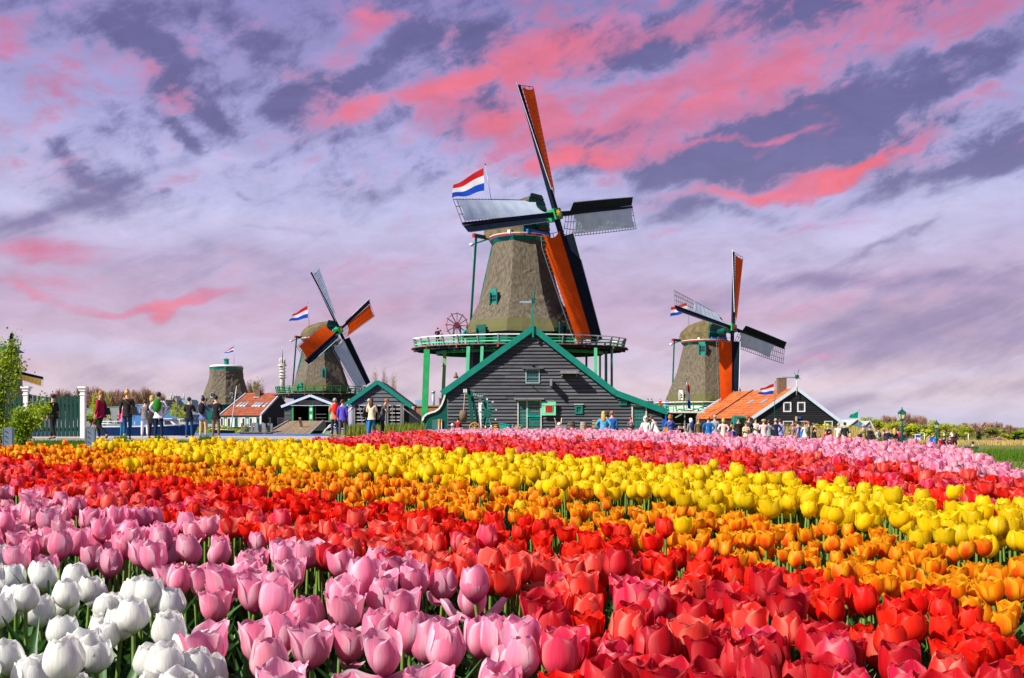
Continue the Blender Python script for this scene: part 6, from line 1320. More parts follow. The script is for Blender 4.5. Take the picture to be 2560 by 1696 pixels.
    skinned('top', sc_(tv), te, rs_(tr), 0, tm_, T, 1)
    lv = [pel - Vector((0, 0, .02)), up(.10)]; le_ = [(0, 1)]; lr = [(.160, .130), (.140, .112)]
    for sg in (-1, 1):
        hip, kn, an, toe = legj[sg]; i0 = len(lv); lv += [hip, kn, an + Vector((0, 0, .02))]; le_ += [(0, i0), (i0, i0 + 1), (i0 + 1, i0 + 2)]; lr += [.102, .070, .052]
    skinned('trousers' if not skirt else 'tights', sc_(lv), le_, rs_(lr), 0, lm_, T, 1)
    for sg in (-1, 1):
        hip, kn, an, toe = legj[sg]; skinned('shoe', sc_([an + Vector((0, .03, -.02)), an.lerp(toe, .5) + Vector((0, 0, -.01)), toe]), [(0, 1), (1, 2)], rs_([(.048, .045), (.05, .038), (.042, .028)]), 0, cmat(shoe, .6, 'shoe'), T, 1)
    if skirt or coat:
        ln_ = .36 if skirt else coat[1]; c_ = skirt or coat[0]
        mb = MB().lathe([(.15, 0), (.185, -ln_ * .5), (.20, -ln_)], 14, sy=.82, caps=False); mb.v = [tuple((Vector(v) + pel + Vector((0, 0, .05))) * k) for v in mb.v]; mb.build('skirt' if skirt else 'coat_tail', cmat(c_), T)
    hm = mat('hair ' + hair, HAIR[hair], .55, var=.35, scale=20, bump=.2, bscale=30)
    if hair != 'bald' or True:
        mb = ellip(tuple(hd + Vector((0, .018, .035))), (.092, .108, .095)); keep = []
        if style in ('long', 'bob', 'pony'):
            L_ = {'long': .34, 'bob': .16, 'pony': .30}[style]; w_ = {'long': .10, 'bob': .10, 'pony': .04}[style]
            e = ellip(tuple(hd + Vector((0, .075, -L_ * .5 + .03))), (w_, .055, L_ * .62)); mb.add(e.v, e.f, 0, True)
        if style == 'bun': e = ellip(tuple(hd + Vector((0, .06, .125))), (.045, .045, .05)); mb.add(e.v, e.f, 0, True)
        if style == 'curly':
            for q in range(9): a_ = q * .7; e = ellip(tuple(hd + Vector((.085 * math.cos(a_), .03 + .06 * math.sin(a_), .03 + .02 * (q % 3)))), (.045, .045, .045), 6, 4); mb.add(e.v, e.f, 0, True)
        mb.v = [tuple(Vector(v) * k) for v in mb.v]; mb.build('hair', hm, T)
    fc = hd + Vector((0, -.088, .015))
    for sg in (-1, 1): mb = ellip(tuple((fc + Vector((.032 * sg, 0, 0))) * k), (.012 * k, .008 * k, .007 * k), 6, 4); mb.build('eye', iron, T)
    mb = ellip(tuple((hd + Vector((0, -.085, -.055))) * k), (.024 * k, .01 * k, .006 * k), 6, 4); mb.build('mouth', mat('lips', (.35, .10, .08), .5), T)
    for sg in (-1, 1): mb = ellip(tuple((hd + Vector((.085 * sg, .01, -.01))) * k), (.014 * k, .022 * k, .03 * k), 6, 4); mb.build('ear', skin, T)
    if hat:
        mb = ellip(tuple((hd + Vector((0, .01, .06))) * k), (.105 * k, .118 * k, .085 * k), 12, 6)
        if hat[1] == 'cap': mb.add([tuple((hd + Vector(q)) * k) for q in ((-.07, -.08, .07), (.07, -.08, .07), (.05, -.19, .055), (-.05, -.19, .055))], [(0, 1, 2, 3), (3, 2, 1, 0)])
        if hat[1] == 'hood': e = ellip(tuple((hd + Vector((0, .05, -.04))) * k), (.12 * k, .10 * k, .15 * k)); mb.add(e.v, e.f, 0, True)
        mb.build('hat', cmat(hat[0]), T)
    if bag:
        kind, bc = bag[0], bag[1]
        if kind == 'backpack':
            c_ = che + Vector((0, .175, -.08)); bz_ = bag[2] if len(bag) > 2 else 1.0; mb = ellip(tuple(c_ * k), (.145 * k * bz_, .105 * k, .24 * k * bz_), 12, 8); mb.v = [(v[0], v[1], v[2]) for v in mb.v]; T2 = mb.build('backpack', cmat(bc), T)
            for sg in (-1, 1): MB().tube([(c_ + Vector((.07 * sg, 0, .16))) * k, (che + Vector((.1 * sg, .02, .15))) * k, (che + Vector((.1 * sg, -.13, .02))) * k, (che + Vector((.1 * sg, -.05, -.2))) * k], .016 * k, 5).build('strap', cmat(bag[3] if len(bag) > 3 else bc), T2)
        else:
            sg = bag[2] if len(bag) > 2 else 1; c_ = pel + Vector((.22 * sg, .08, .10)); mb = MB().add([tuple((c_ + Vector(q)) * k) for q in ((-.14, -.05, -.13), (.14, -.05, -.13), (.10, -.03, .13), (-.10, -.03, .13), (-.14, .07, -.13), (.14, .07, -.13), (.10, .04, .13), (-.10, .04, .13))], [(0, 1, 2, 3), (7, 6, 5, 4), (0, 4, 5, 1), (1, 5, 6, 2), (2, 6, 7, 3), (3, 7, 4, 0)])
            T2 = mb.build('shoulder_bag', cmat(bc), T); MB().tube([(c_ + Vector((0, 0, .12))) * k, (che + Vector((-.02 * sg, .14, 0))) * k, (che + Vector((-.12 * sg, .03, .16))) * k], .015 * k, 5).build('strap', cmat(bag[3] if len(bag) > 3 else bc), T2)
    return T

L = 'visitors on the quay path'
person('walking woman in black jacket with curly brown hair before the picket fence', 133, 993, 1.68, 250, (.012, .012, .015), (.01, .01, .012), 'dark', 'curly', ('down', 'down'), 'step', group=L)
person('walking woman in maroon jumper with dark blue bag and brown boots', 252, 985, 1.72, 255, (.32, .008, .05), (.012, .01, .01), 'ginger', 'long', 'down', 'walk', bag=('bag', (.015, .02, .07), -1), group=L, shoe=(.09, .05, .03))
person('woman with high blond bun, black top and blue jeans walking away', 318, 983, 1.76, 200, (.018, .018, .02), (.01, .06, .17), 'blond', 'bun', 'down', 'walk', bag=('bag', (.03, .025, .025), -1, (.25, .09, .03)), group=L, shoe=(.10, .07, .05))
person('person in pink top and light blue jeans hidden behind the woman with the bun', 309, 1014, 1.45, 180, (.6, .12, .25), (.02, .14, .24), 'brown', 'short', 'down', d=39.5, group=L)
person('short haired woman in grey cardigan and white trousers leaning forward', 362, 1006, 1.66, 195, (.17, .17, .16), (.72, .70, .80), 'brown', 'short', 'front', bend=.12, long_sleeve=False, group=L, shoe=(.6, .6, .6))
person('blond person in dark coat and black tights between the grey and white tops', 381, 1005, 1.66, 170, (.03, .025, .025), (.02, .012, .01), 'blond', 'bob', 'front', skirt=(.015, .012, .012), group=L, d=37.5)
person('person in white shirt with bright green backpack, hands on hips', 397, 994, 1.72, 180, (.62, .62, .72), (.008, .02, .05), 'black', 'short', 'hips', bag=('backpack', (.02, .17, .015), 1.15, (.35, .07, .02)), group=L, d=36)
person('man in black jumper and blue jeans looking down at the water', 473, 1000, 1.72, 175, (.012, .012, .012), (.008, .055, .17), 'dark', 'short', 'front', group=L)
person('young man in blue hoodie with black backpack and beige trousers', 508, 1000, 1.70, 175, (.10, .14, .30), (.48, .36, .21), 'black', 'short', 'front', bag=('backpack', (.01, .01, .015), 1.1), group=L)
person('man in black jacket and khaki trousers holding a camera to his face', 540, 996, 1.74, 175, (.012, .012, .015), (.17, .11, .05), 'black', 'short', ('front', 'face'), group=L, shoe=(.6, .6, .6))
person('grey haired person in coral top with red backpack beside the violet shirt', 837, 1005, 1.74, 200, (.65, .15, .09), (.015, .02, .08), 'grey', 'short', 'front', bag=('backpack', (.62, .02, .01), 1.1), group=L, d=44)
person('woman in violet blue shirt and grey trousers seen from behind', 856, 1009, 1.66, 180, (.08, .06, .42), (.08, .08, .085), 'brown', 'short', 'down', group=L, d=43)
person('man in dark sweater and jeans at the left of the trio bent over a phone', 923, 1006, 1.72, 210, (.05, .055, .06), (.01, .10, .30), 'grey', 'short', 'front', 'step', bag=('bag', (.01, .01, .01), 1), group=L, d=44)
person('brown haired woman in cream jacket and bright blue jeans in the trio', 929, 1003, 1.70, 170, (.60, .50, .36), (.02, .15, .36), 'brown', 'long', 'front', 'step', group=L, d=42.5)
person('man in dark grey t-shirt bowing over the phone right of the cream jacket', 955, 1004, 1.76, 110, (.06, .06, .075), (.012, .02, .025), 'ginger', 'short', 'front', group=L, d=43, long_sleeve=False, bag=('bag', (.01, .01, .012), 1), bend=.2)
# on the galleries
gz1 = E + (HY - 871) / (F / 90) + .02
person('dark clothed visitor at the left railing of the tall mill gallery', 1094, 0, 1.65, 200, (.03, .03, .06), (.02, .02, .03), 'brown', 'short', 'front', d=88, z=gz1, group='visitors up on the galleries')
person('second visitor beside the dark one on the tall mill gallery', 1101, 0, 1.55, 160, (.35, .25, .3), (.02, .02, .03), 'brown', 'short', 'front', d=89, z=gz1, group='visitors up on the galleries')
person('visitor in teal bending behind the railing near the winding wheel', 1158, 0, 1.6, 120, (.0, .22, .25), (.05, .05, .06), 'dark', 'short', 'front', d=86, z=gz1, group='visitors up on the galleries', bend=.5)
gz2 = E + (HY - 1030) / (F / 133) + .02
for px, tp, lg, lab, hr in ((1620, (.05, .03, .05), (.02, .02, .03), 'leftmost small figure on the right mill gallery in dark clothes', 'dark'), (1629, (.04, .05, .07), (.02, .02, .03), 'second figure on the right mill gallery wearing slate grey', 'brown'), (1651, (.45, .02, .05), (.02, .05, .15), 'figure in red jumper on the right mill gallery', 'grey'), (1668, (.01, .06, .5), (.01, .03, .10), 'figure in bright blue jacket on the right mill gallery', 'brown')):
    person(lab, px, 0, 1.72, 180, tp, lg, hr, 'short', 'down', d=131.2 if px > 1640 else 132, z=gz2, group='visitors up on the galleries')
# the crowd on the right (label, px, head y, height, facing, top, legs, hair, style, arms, extras)
C = 'crowd behind the far tulips'
crowd = [
 ('blond long haired woman in light blue cardigan near the barrels', 1509, 1032, 1.70, 170, (.07, .30, .55), (.01, .01, .012), 'blond', 'long', 'hips', {}),
 ('dark haired person in mauve half hidden behind the blond woman', 1517, 1033, 1.68, 200, (.15, .08, .15), (.02, .02, .03), 'dark', 'short', 'down', dict(d=44)),
 ('man in blue body warmer over a white shirt, back turned', 1530, 1031, 1.76, 180, (.02, .10, .32), (.02, .018, .02), 'ginger', 'short', 'down', dict(coat=((.55, .6, .8), .16))),
 ('seated person in plaid shirt and red cap before the green door', 1577, 1038, 1.62, 0, (.12, .09, .14), (.03, .04, .08), 'grey', 'short', 'front', dict(hat=((.55, .02, .03), 'cap'))),
 ('child in bright green hood in front of the red cap', 1573, 1062, 1.05, 0, (.02, .42, .20), (.02, .2, .1), 'blond', 'short', 'down', dict(d=47)),
 ('woman in white hooded jacket over a patterned dress', 1614, 1044, 1.58, 350, (.68, .66, .66), (.15, .14, .13), 'dark', 'long', 'down', dict(hat=((.7, .68, .66), 'hood'), skirt=(.22, .2, .19))),
 ('man in white shirt and jeans bending to the right', 1642, 1041, 1.72, 235, (.70, .66, .62), (.01, .09, .22), 'brown', 'short', 'hang', dict(bend=.35)),
 ('woman in blue top with mustard shoulder bag by the kiosk', 1675, 1040, 1.68, 180, (.04, .09, .38), (.01, .01, .012), 'ginger', 'bob', 'front', dict(bag=('bag', (.50, .22, .03), 1, (.3, .12, .02)))),
 ('small child in green with dark hair left of the boy in white', 1698, 1070, .98, 0, (.03, .30, .08), (.05, .05, .05), 'brown', 'long', 'down', dict(d=52)),
 ('little blond boy in a white t-shirt', 1714, 1068, 1.05, 170, (.70, .72, .74), (.05, .06, .1), 'ginger', 'short', 'down', dict(d=50)),
 ('person in grey green coat with white hood and dark blue backpack', 1727, 1049, 1.62, 200, (.22, .23, .20), (.2, .2, .18), 'grey', 'short', 'down', dict(hat=((.72, .72, .74), 'hood'), bag=('backpack', (.01, .02, .16)))),
 ('woman in olive brown leather jacket facing the flowers', 1746, 1048, 1.64, 10, (.11, .075, .035), (.015, .05, .12), 'ginger', 'curly', 'down', {}),
 ('person in bright blue hooded coat seen from behind', 1771, 1045, 1.68, 180, (.0, .12, .40), (.01, .04, .08), 'ginger', 'short', 'hips', dict(coat=((.0, .12, .40), .2))),
 ('tall grey haired man in pale grey cardigan', 1787, 1041, 1.80, 180, (.30, .31, .34), (.02, .10, .18), 'grey', 'short', 'down', dict(d=52)),
 ('blond woman in pale pink coat with arms out', 1808, 1049, 1.62, 185, (.72, .50, .46), (.1, .06, .06), 'blond', 'bob', 'hips', dict(coat=((.72, .50, .46), .38))),
 ('dark dressed person half hidden left of the boy in blue', 1829, 1058, 1.5, 200, (.03, .03, .03), (.02, .02, .02), 'brown', 'short', 'down', dict(d=55)),
 ('boy in a bright blue t-shirt', 1833, 1063, 1.22, 180, (.01, .09, .48), (.02, .03, .08), 'ginger', 'short', 'down', dict(d=50, long_sleeve=False)),
 ('man in open black jacket over a grey printed shirt', 1846, 1051, 1.74, 0, (.016, .014, .014), (.012, .012, .014), 'dark', 'short', 'down', dict(d=56)),
 ('taller man in dark jacket and bright blue trousers', 1872, 1045, 1.82, 10, (.06, .05, .05), (.01, .12, .5), 'brown', 'short', 'down', dict(d=55)),
 ('person in cream jacket left of the man with blue trousers', 1865, 1060, 1.5, 10, (.58, .48, .30), (.05, .06, .1), 'brown', 'short', 'front', dict(d=54)),
 ('man in white shirt with camera strap holding a camera', 1889, 1050, 1.74, 5, (.60, .56, .50), (.02, .02, .022), 'brown', 'short', 'front', dict(d=56, bag=('bag', (.012, .012, .012), -1))),
 ('woman with curly blond hair in a light pink jacket', 1909, 1053, 1.66, 180, (.72, .46, .50), (.012, .01, .01), 'blond', 'curly', 'front', dict(d=53)),
 ('person in grey top with brown bun and dark strap', 1922, 1055, 1.62, 185, (.24, .26, .29), (.02, .1, .2), 'brown', 'bun', 'down', dict(d=54, bag=('bag', (.02, .02, .025), -1))),
 ('grey haired man in navy jumper', 1939, 1052, 1.74, 180, (.01, .015, .04), (.012, .012, .012), 'grey', 'short', 'hips', dict(d=55)),
 ('fair haired man in lilac blue shirt beside the navy jumper', 1950, 1052, 1.76, 175, (.25, .27, .60), (.02, .03, .08), 'brown', 'short', 'down', dict(d=57)),
 ('girl with a pink cap next to the railing', 1981, 1064, 1.5, 90, (.15, .15, .10), (.02, .08, .2), 'ginger', 'short', 'front', dict(d=62, hat=((.6, .2, .3), 'cap'))),
 ('child in dark red behind the railing', 1973, 1076, 1.15, 60, (.15, .05, .04), (.05, .03, .03), 'brown', 'short', 'front', dict(d=60)),
 ('person in dusky purple jacket behind the blue shirt', 1993, 1062, 1.6, 150, (.10, .08, .17), (.04, .05, .05), 'dark', 'short', 'front', dict(d=61)),
 ('bending man in a strong blue t-shirt', 2004, 1058, 1.75, 250, (.01, .13, .55), (.01, .05, .2), 'brown', 'short', 'hang', dict(d=58, bend=.35, long_sleeve=False)),
 ('person in white t-shirt with red cap and grey backpack', 2013, 1063, 1.68, 200, (.62, .60, .56), (.02, .02, .02), 'brown', 'short', 'front', dict(d=57, hat=((.4, .02, .05), 'cap'), bag=('backpack', (.2, .21, .2)), long_sleeve=False)),
 ('man in dark clothes right of the grey backpack', 2021, 1059, 1.72, 90, (.03, .03, .03), (.02, .02, .02), 'ginger', 'short', 'down', dict(d=60)),
 ('man in black with a black cap at the end of the railing', 2035, 1063, 1.70, 80, (.012, .012, .012), (.04, .045, .04), 'grey', 'short', 'front', dict(d=58, hat=((.015, .015, .018), 'cap'), long_sleeve=False)),
 ('older woman in black top behind the child in red', 2070, 1067, 1.62, 10, (.015, .015, .018), (.02, .02, .02), 'grey', 'short', 'front', dict(d=60)),
 ('child in bright red jacket', 2064, 1078, 1.3, 30, (.60, .03, .02), (.05, .05, .06), 'brown', 'short', 'front', dict(d=58)),
 ('crouching man in pale blue shirt', 2077, 1081, 1.72, 120, (.10, .35, .55), (.03, .05, .1), 'brown', 'short', 'front', dict(d=56, low=.5)),
 ('bald man in pale grey t-shirt at the reeds', 2096, 1063, 1.72, 350, (.55, .58, .62), (.3, .28, .25), 'bald', 'short', 'down', dict(d=62, long_sleeve=False)),
 ('broad man in long black leather coat', 2112, 1063, 1.80, 180, (.02, .022, .024), (.02, .02, .02), 'black', 'short', 'down', dict(d=60, coat=((.02, .022, .024), .45))),
 ('person with blond hair half behind the black coat', 2120, 1067, 1.62, 200, (.35, .36, .38), (.1, .1, .12), 'blond', 'short', 'down', dict(d=62)),
 ('child with golden hair and mustard coat at the flowers', 2097, 1092, 1.15, 180, (.45, .25, .03), (.2, .1, .05), 'ginger', 'long', 'down', dict(d=58)),
 ('small child with a white cap', 2107, 1094, 1.02, 180, (.4, .3, .35), (.1, .1, .1), 'brown', 'short', 'down', dict(d=57, hat=((.72, .72, .75), 'cap'))),
 ('squatting blond person in a white shirt', 2125, 1088, 1.66, 170, (.72, .72, .78), (.05, .07, .15), 'blond', 'bob', 'front', dict(d=55, low=.45)),
 ('man in tan jacket with black shoulder bag and jeans', 2158, 1065, 1.74, 180, (.33, .24, .10), (.01, .08, .25), 'grey', 'short', 'down', dict(d=60, bag=('bag', (.012, .012, .012), 1))),
 ('person in black jacket with bag strap right of the tan jacket', 2174, 1066, 1.72, 180, (.018, .02, .025), (.10, .09, .08), 'ginger', 'short', 'down', dict(d=61, bag=('bag', (.02, .02, .02), -1))),
 ('person in light grey top among the weeds', 2196, 1080, 1.60, 180, (.50, .50, .48), (.2, .2, .2), 'brown', 'short', 'down', dict(d=72, bag=('backpack', (.1, .1, .1)))),
 ('small figure in coral top left of the woman in navy', 2210, 1083, 1.5, 180, (.6, .2, .13), (.1, .1, .1), 'brown', 'short', 'down', dict(d=74)),
 ('woman in navy jacket and white scarf walking towards the flowers', 2218, 1073, 1.68, 0, (.012, .02, .06), (.05, .02, .02), 'ginger', 'bob', 'down', dict(d=62)),
 ('blond woman in dark top with green bag left of the lamp', 2236, 1072, 1.70, 170, (.015, .015, .015), (.02, .02, .02), 'blond', 'long', 'down', dict(d=62, bag=('bag', (.08, .10, .03), 1))),
 ('person with crimson backpack just left of the lamp post', 2245, 1072, 1.72, 180, (.10, .06, .10), (.35, .18, .08), 'dark', 'short', 'down', dict(d=64, bag=('backpack', (.4, .03, .09)))),
 ('person in dark jacket right behind the lamp post', 2257, 1072, 1.72, 180, (.03, .03, .06), (.3, .2, .15), 'dark', 'short', 'down', dict(d=65)),
 ('child in violet sitting far out in the grass', 2272, 1100, 1.2, 0, (.12, .06, .25), (.2, .2, .1), 'dark', 'short', 'front', dict(d=75)),
 ('small figure in orange left of the blue shirts', 2321, 1101, 1.5, 10, (.5, .28, .1), (.2, .15, .1), 'brown', 'short', 'down', dict(d=100)),
 ('person in turquoise next to the blue shirts', 2326, 1105, 1.4, 10, (.08, .35, .42), (.1, .1, .1), 'brown', 'short', 'down', dict(d=98)),
 ('man in royal blue shirt, left of two', 2331, 1098, 1.70, 10, (.02, .08, .42), (.03, .03, .06), 'ginger', 'short', 'down', dict(d=97)),
 ('man in brighter blue shirt, right of two', 2340, 1096, 1.74, 5, (.02, .16, .62), (.03, .03, .06), 'brown', 'short', 'down', dict(d=90, long_sleeve=False)),
 ('person in dark blue with a dark cap near the red jacket', 2360, 1098, 1.68, 20, (.02, .02, .07), (.03, .03, .04), 'dark', 'short', 'front', dict(d=92)),
 ('person in scarlet jacket behind the dark blue one', 2351, 1108, 1.5, 10, (.5, .01, .03), (.1, .02, .02), 'brown', 'short', 'down', dict(d=95)),
 ('man in plum coloured coat beside the horse', 2375, 1096, 1.74, 330, (.09, .02, .05), (.05, .03, .04), 'grey', 'short', 'front', dict(d=88)),
 ('man in grey jacket leaning on the barrier at the far right', 2432, 1098, 1.70, 170, (.12, .12, .11), (.06, .06, .06), 'black', 'short', 'front', dict(d=62)),
]
for (lab, px, hy, H, fc, tp, lg, hr, stl, ar, ex) in crowd:
    low = ex.pop('low', None); pose = 'stand'
    if low: pose = 'crouch'
    if 'seated' in lab: ex['d'] = ex.get('d', 62)
    person(lab, px, hy, H, fc, tp, lg, hr, stl, ar, 'sit' if (low or 'seated' in lab) else pose, group=C, **ex)
# sitting figures on the boat
for px, lab in ((277, 'bald person sitting at the stern of the motor boat'), (296, 'second person lounging on the deck of the motor boat')):
    person(lab, px, 0, 1.6, 120, (.06, .06, .08), (.45, .42, .38), 'bald' if px < 290 else 'ginger', 'short', 'front', 'sit', d=94.6, z=WATER + (HY - 1067) / (F / 95) + E - WATER - .02, group='people on the boat', bend=-.15)
person('dark haired person crouching among the flowers at the barn corner', 1145, 1056, 1.5, 180, (.3, .03, .03), (.05, .05, .05), 'dark', 'short', 'front', 'sit', d=60, group=C)

# horse and rider, back to the camera, turned to the right
hx, hd_ = 2380, 105.0; x0 = (hx - 1280) / F * hd_; hz = gzf(x0, hd_)
HT = thing('horse', 'chestnut horse with dark mane carrying the rider at the right edge', 'horse', (x0, hd_, hz), rz=R(38))
hv = [(-.62, 0, 1.22), (-.25, 0, 1.20), (.25, 0, 1.18), (.62, 0, 1.24), (.92, 0, 1.52), (1.12, 0, 1.80), (1.22, 0, 1.86), (1.45, 0, 1.70), (1.62, 0, 1.55), (-.88, 0, 1.18), (-1.0, 0, .95), (-1.02, 0, .6)]
he = [(1, 0), (1, 2), (2, 3), (3, 4), (4, 5), (5, 6), (6, 7), (7, 8), (0, 9), (9, 10), (10, 11)]; hr_ = [(.30, .29), (.31, .33), (.28, .33), (.24, .27), (.14, .19), (.10, .13), (.10, .12), (.08, .10), (.06, .065), .06, .05, .07]
for y_ in (-.17, .17):
    for pts, rs in (([(-.66, y_, 1.0), (-.52, y_, .78), (-.80, y_, .46), (-.72, y_, .14), (-.66, y_, .03)], (.17, .10, .055, .042, .055)), ([(.60, y_, .98), (.62, y_, .62), (.61, y_, .40), (.60, y_, .13), (.64, y_, .03)], (.12, .07, .05, .04, .055))):
        i0 = len(hv); hv += pts; he += [(0 if pts[0][0] < 0 else 3, i0)] + [(i0 + j, i0 + j + 1) for j in range(4)]; hr_ += list(rs)
for y_ in (-.05, .05): i0 = len(hv); hv += [(1.16, y_, 1.95), (1.17, y_ * 1.2, 2.03)]; he += [(6, i0), (i0, i0 + 1)]; hr_ += [.025, .012]
skinned('body', [Vector(v) for v in hv], he, hr_, 1, mat('chestnut_coat', (.17, .055, .02), .5, var=.3), HT, 2)
MB().tube([(.55, 0, 1.50), (.85, 0, 1.78), (1.12, 0, 1.98)], [.05, .06, .04], 6).build('mane', mat('hair dark', (0, 0, 0)), HT); MB().lathe([(.27, -.05), (.30, .05), (.2, .12)], 12, c=(0, 0, 1.47), sx=1.0, sy=.9).build('saddle', cmat((.05, .03, .02)), HT)
person('woman with long ginger hair in white top riding the horse', 2381, 0, 1.62, 195, (.70, .66, .66), (.15, .25, .5), 'ginger', 'long', 'front', 'sit', d=105, z=hz + 1.12, group='riders')
flush()

# ------------------------------------------------------------------ tulips
def petal_mat(name, mid, edge, base, other, rough=.45, tr=.56, flame=None):
    m = bpy.data.materials.new(name); m.use_nodes = True; nt = m.node_tree; N = nt.nodes; Lk = nt.links; b = N['Principled BSDF']
    def n(t, **k):
        q = N.new(t)
        for a, c in k.items(): setattr(q, a, c)
        return q
    def mth(op, a, c):
        q = n('ShaderNodeMath', operation=op)
        for i, v in ((0, a), (1, c)):
            if isinstance(v, (int, float)): q.inputs[i].default_value = v
            else: Lk.new(v, q.inputs[i])
        return q.outputs[0]
    def mix(f, a, c):
        q = n('ShaderNodeMix', data_type='RGBA'); Lk.new(f, q.inputs[0])
        for i, v in ((6, a), (7, c)):
            if isinstance(v, tuple): q.inputs[i].default_value = v + (1,)
            else: Lk.new(v, q.inputs[i])
        return q.outputs[2]
    def mr(x, a, c, lo=0., hi=1.):
        q = n('ShaderNodeMapRange', interpolation_type='SMOOTHSTEP'); Lk.new(x, q.inputs[0]); q.inputs[1].default_value = a; q.inputs[2].default_value = c; q.inputs[3].default_value = lo; q.inputs[4].default_value = hi; return q.outputs[0]
    uv = n('ShaderNodeUVMap', uv_map='UVMap'); sp = n('ShaderNodeSeparateXYZ'); Lk.new(uv.outputs[0], sp.inputs[0]); u, v = sp.outputs[0], sp.outputs[1]
    at = n('ShaderNodeAttribute', attribute_name='rnd'); oi = n('ShaderNodeObjectInfo'); r = mth('FRACT', mth('ADD', at.outputs['Fac'], oi.outputs['Random']), 0.0)
    e = mth('ABSOLUTE', mth('SUBTRACT', u, .5), 0.0)
    mp = n('ShaderNodeMapping'); Lk.new(uv.outputs[0], mp.inputs[0]); mp.inputs['Scale'].default_value = (26, 2.2, 1); cb = n('ShaderNodeCombineXYZ'); Lk.new(mth('MULTIPLY', r, 40.0), cb.inputs[2]); ad = n('ShaderNodeVectorMath', operation='ADD'); Lk.new(mp.outputs[0], ad.inputs[0]); Lk.new(cb.outputs[0], ad.inputs[1])
    nz = n('ShaderNodeTexNoise'); nz.inputs['Scale'].default_value = 1.0; nz.inputs['Detail'].default_value = 3; Lk.new(ad.outputs[0], nz.inputs[0])
    c = mix(mr(r, .35, 1.0), mid, other)
    c = mix(mth('MULTIPLY', mr(e, .12, .48), mr(v, .10, .55)), c, edge)
    if flame: c = mix(mth('MULTIPLY', mth('MULTIPLY', mr(e, .34, .10), mr(v, 1.0, .55)), mr(r, .1, .6, .35, 1.0)), c, flame)
    c = mix(mr(v, .30, .02), c, base)
    sc = n('ShaderNodeVectorMath', operation='SCALE'); Lk.new(c, sc.inputs[0]); Lk.new(mth('MULTIPLY', mr(nz.outputs[0], .25, .75, .84, 1.10), mr(mth('FRACT', mth('MULTIPLY', r, 7.31), 0.0), 0.0, 1.0, .86, 1.05)), sc.inputs[3]); c = sc.outputs[0]
    Lk.new(c, b.inputs['Base Color']); b.inputs['Roughness'].default_value = rough; b.inputs['Specular IOR Level'].default_value = .25
    bp = n('ShaderNodeBump'); bp.inputs['Strength'].default_value = .25; bp.inputs['Distance'].default_value = .001; Lk.new(nz.outputs[0], bp.inputs['Height']); Lk.new(bp.outputs[0], b.inputs['Normal'])
    t = n('ShaderNodeBsdfTranslucent'); Lk.new(c, t.inputs[0]); ms = n('ShaderNodeMixShader'); ms.inputs[0].default_value = tr; Lk.new(b.outputs[0], ms.inputs[1]); Lk.new(t.outputs[0], ms.inputs[2]); Lk.new(ms.outputs[0], N['Material Output'].inputs[0]); return m
KC = {
 'white': petal_mat('white_petal', (.87, .87, .82), (.90, .90, .88), (.58, .64, .32), (.84, .87, .84)),
 'pink': petal_mat('pink_petal', (.88, .25, .42), (.94, .66, .76), (.60, .08, .36), (.92, .38, .54)),  # pale edge is the petal's own, whitened further to imitate sunlit highlights
 'lilac': petal_mat('lilac_pink_petal', (.86, .34, .45), (.94, .68, .74), (.62, .14, .36), (.80, .24, .44)),
 'red': petal_mat('red_petal', (.80, .008, .006), (.90, .06, .02), (.50, .01, .01), (.88, .03, .01)),
 'crimson': petal_mat('crimson_petal', (.62, .008, .018), (.80, .08, .09), (.36, .005, .04), (.50, .008, .03)),
 'coral': petal_mat('coral_petal', (.86, .04, .03), (.94, .28, .20), (.55, .02, .06), (.90, .10, .08)),
 'rose': petal_mat('rose_petal', (.80, .02, .09), (.92, .26, .28), (.50, .02, .16), (.86, .07, .16)),
 'orange': petal_mat('orange_petal', (.94, .36, .006), (.97, .60, .02), (.80, .42, .03), (.96, .48, .008), flame=(.88, .12, .006), tr=.62),
 'yellow': petal_mat('yellow_petal', (.95, .70, .004), (.97, .80, .03), (.82, .66, .03), (.96, .77, .008), tr=.66),
}
stem_m = mat('tulip_stem', (.16, .27, .05), .5, var=.3, scale=20, transl=.1); leafm = mat('tulip_leaf', (.035, .10, .028), .45, scale=8, col2=(.06, .16, .03), transl=.3, spec=.4, stretch=(1, 1, .3))
pist_m = mat('green_pistil', (.42, .46, .14), .6)
KIND = {  # bloom height, radius, opennesses
 'white': (.066, .032, (.0, .12)), 'pink': (.088, .036, (.0, .3, .7)), 'lilac': (.074, .032, (.0, .3)), 'red': (.066, .030, (.15, .4, .7)), 'crimson': (.086, .037, (.1, .4, .72)), 'coral': (.082, .035, (.1, .4, .72)), 'rose': (.080, .034, (.05, .35, .7)), 'orange': (.056, .024, (.1, .35, .6)), 'yellow': (.076, .033, (.05, .35))}

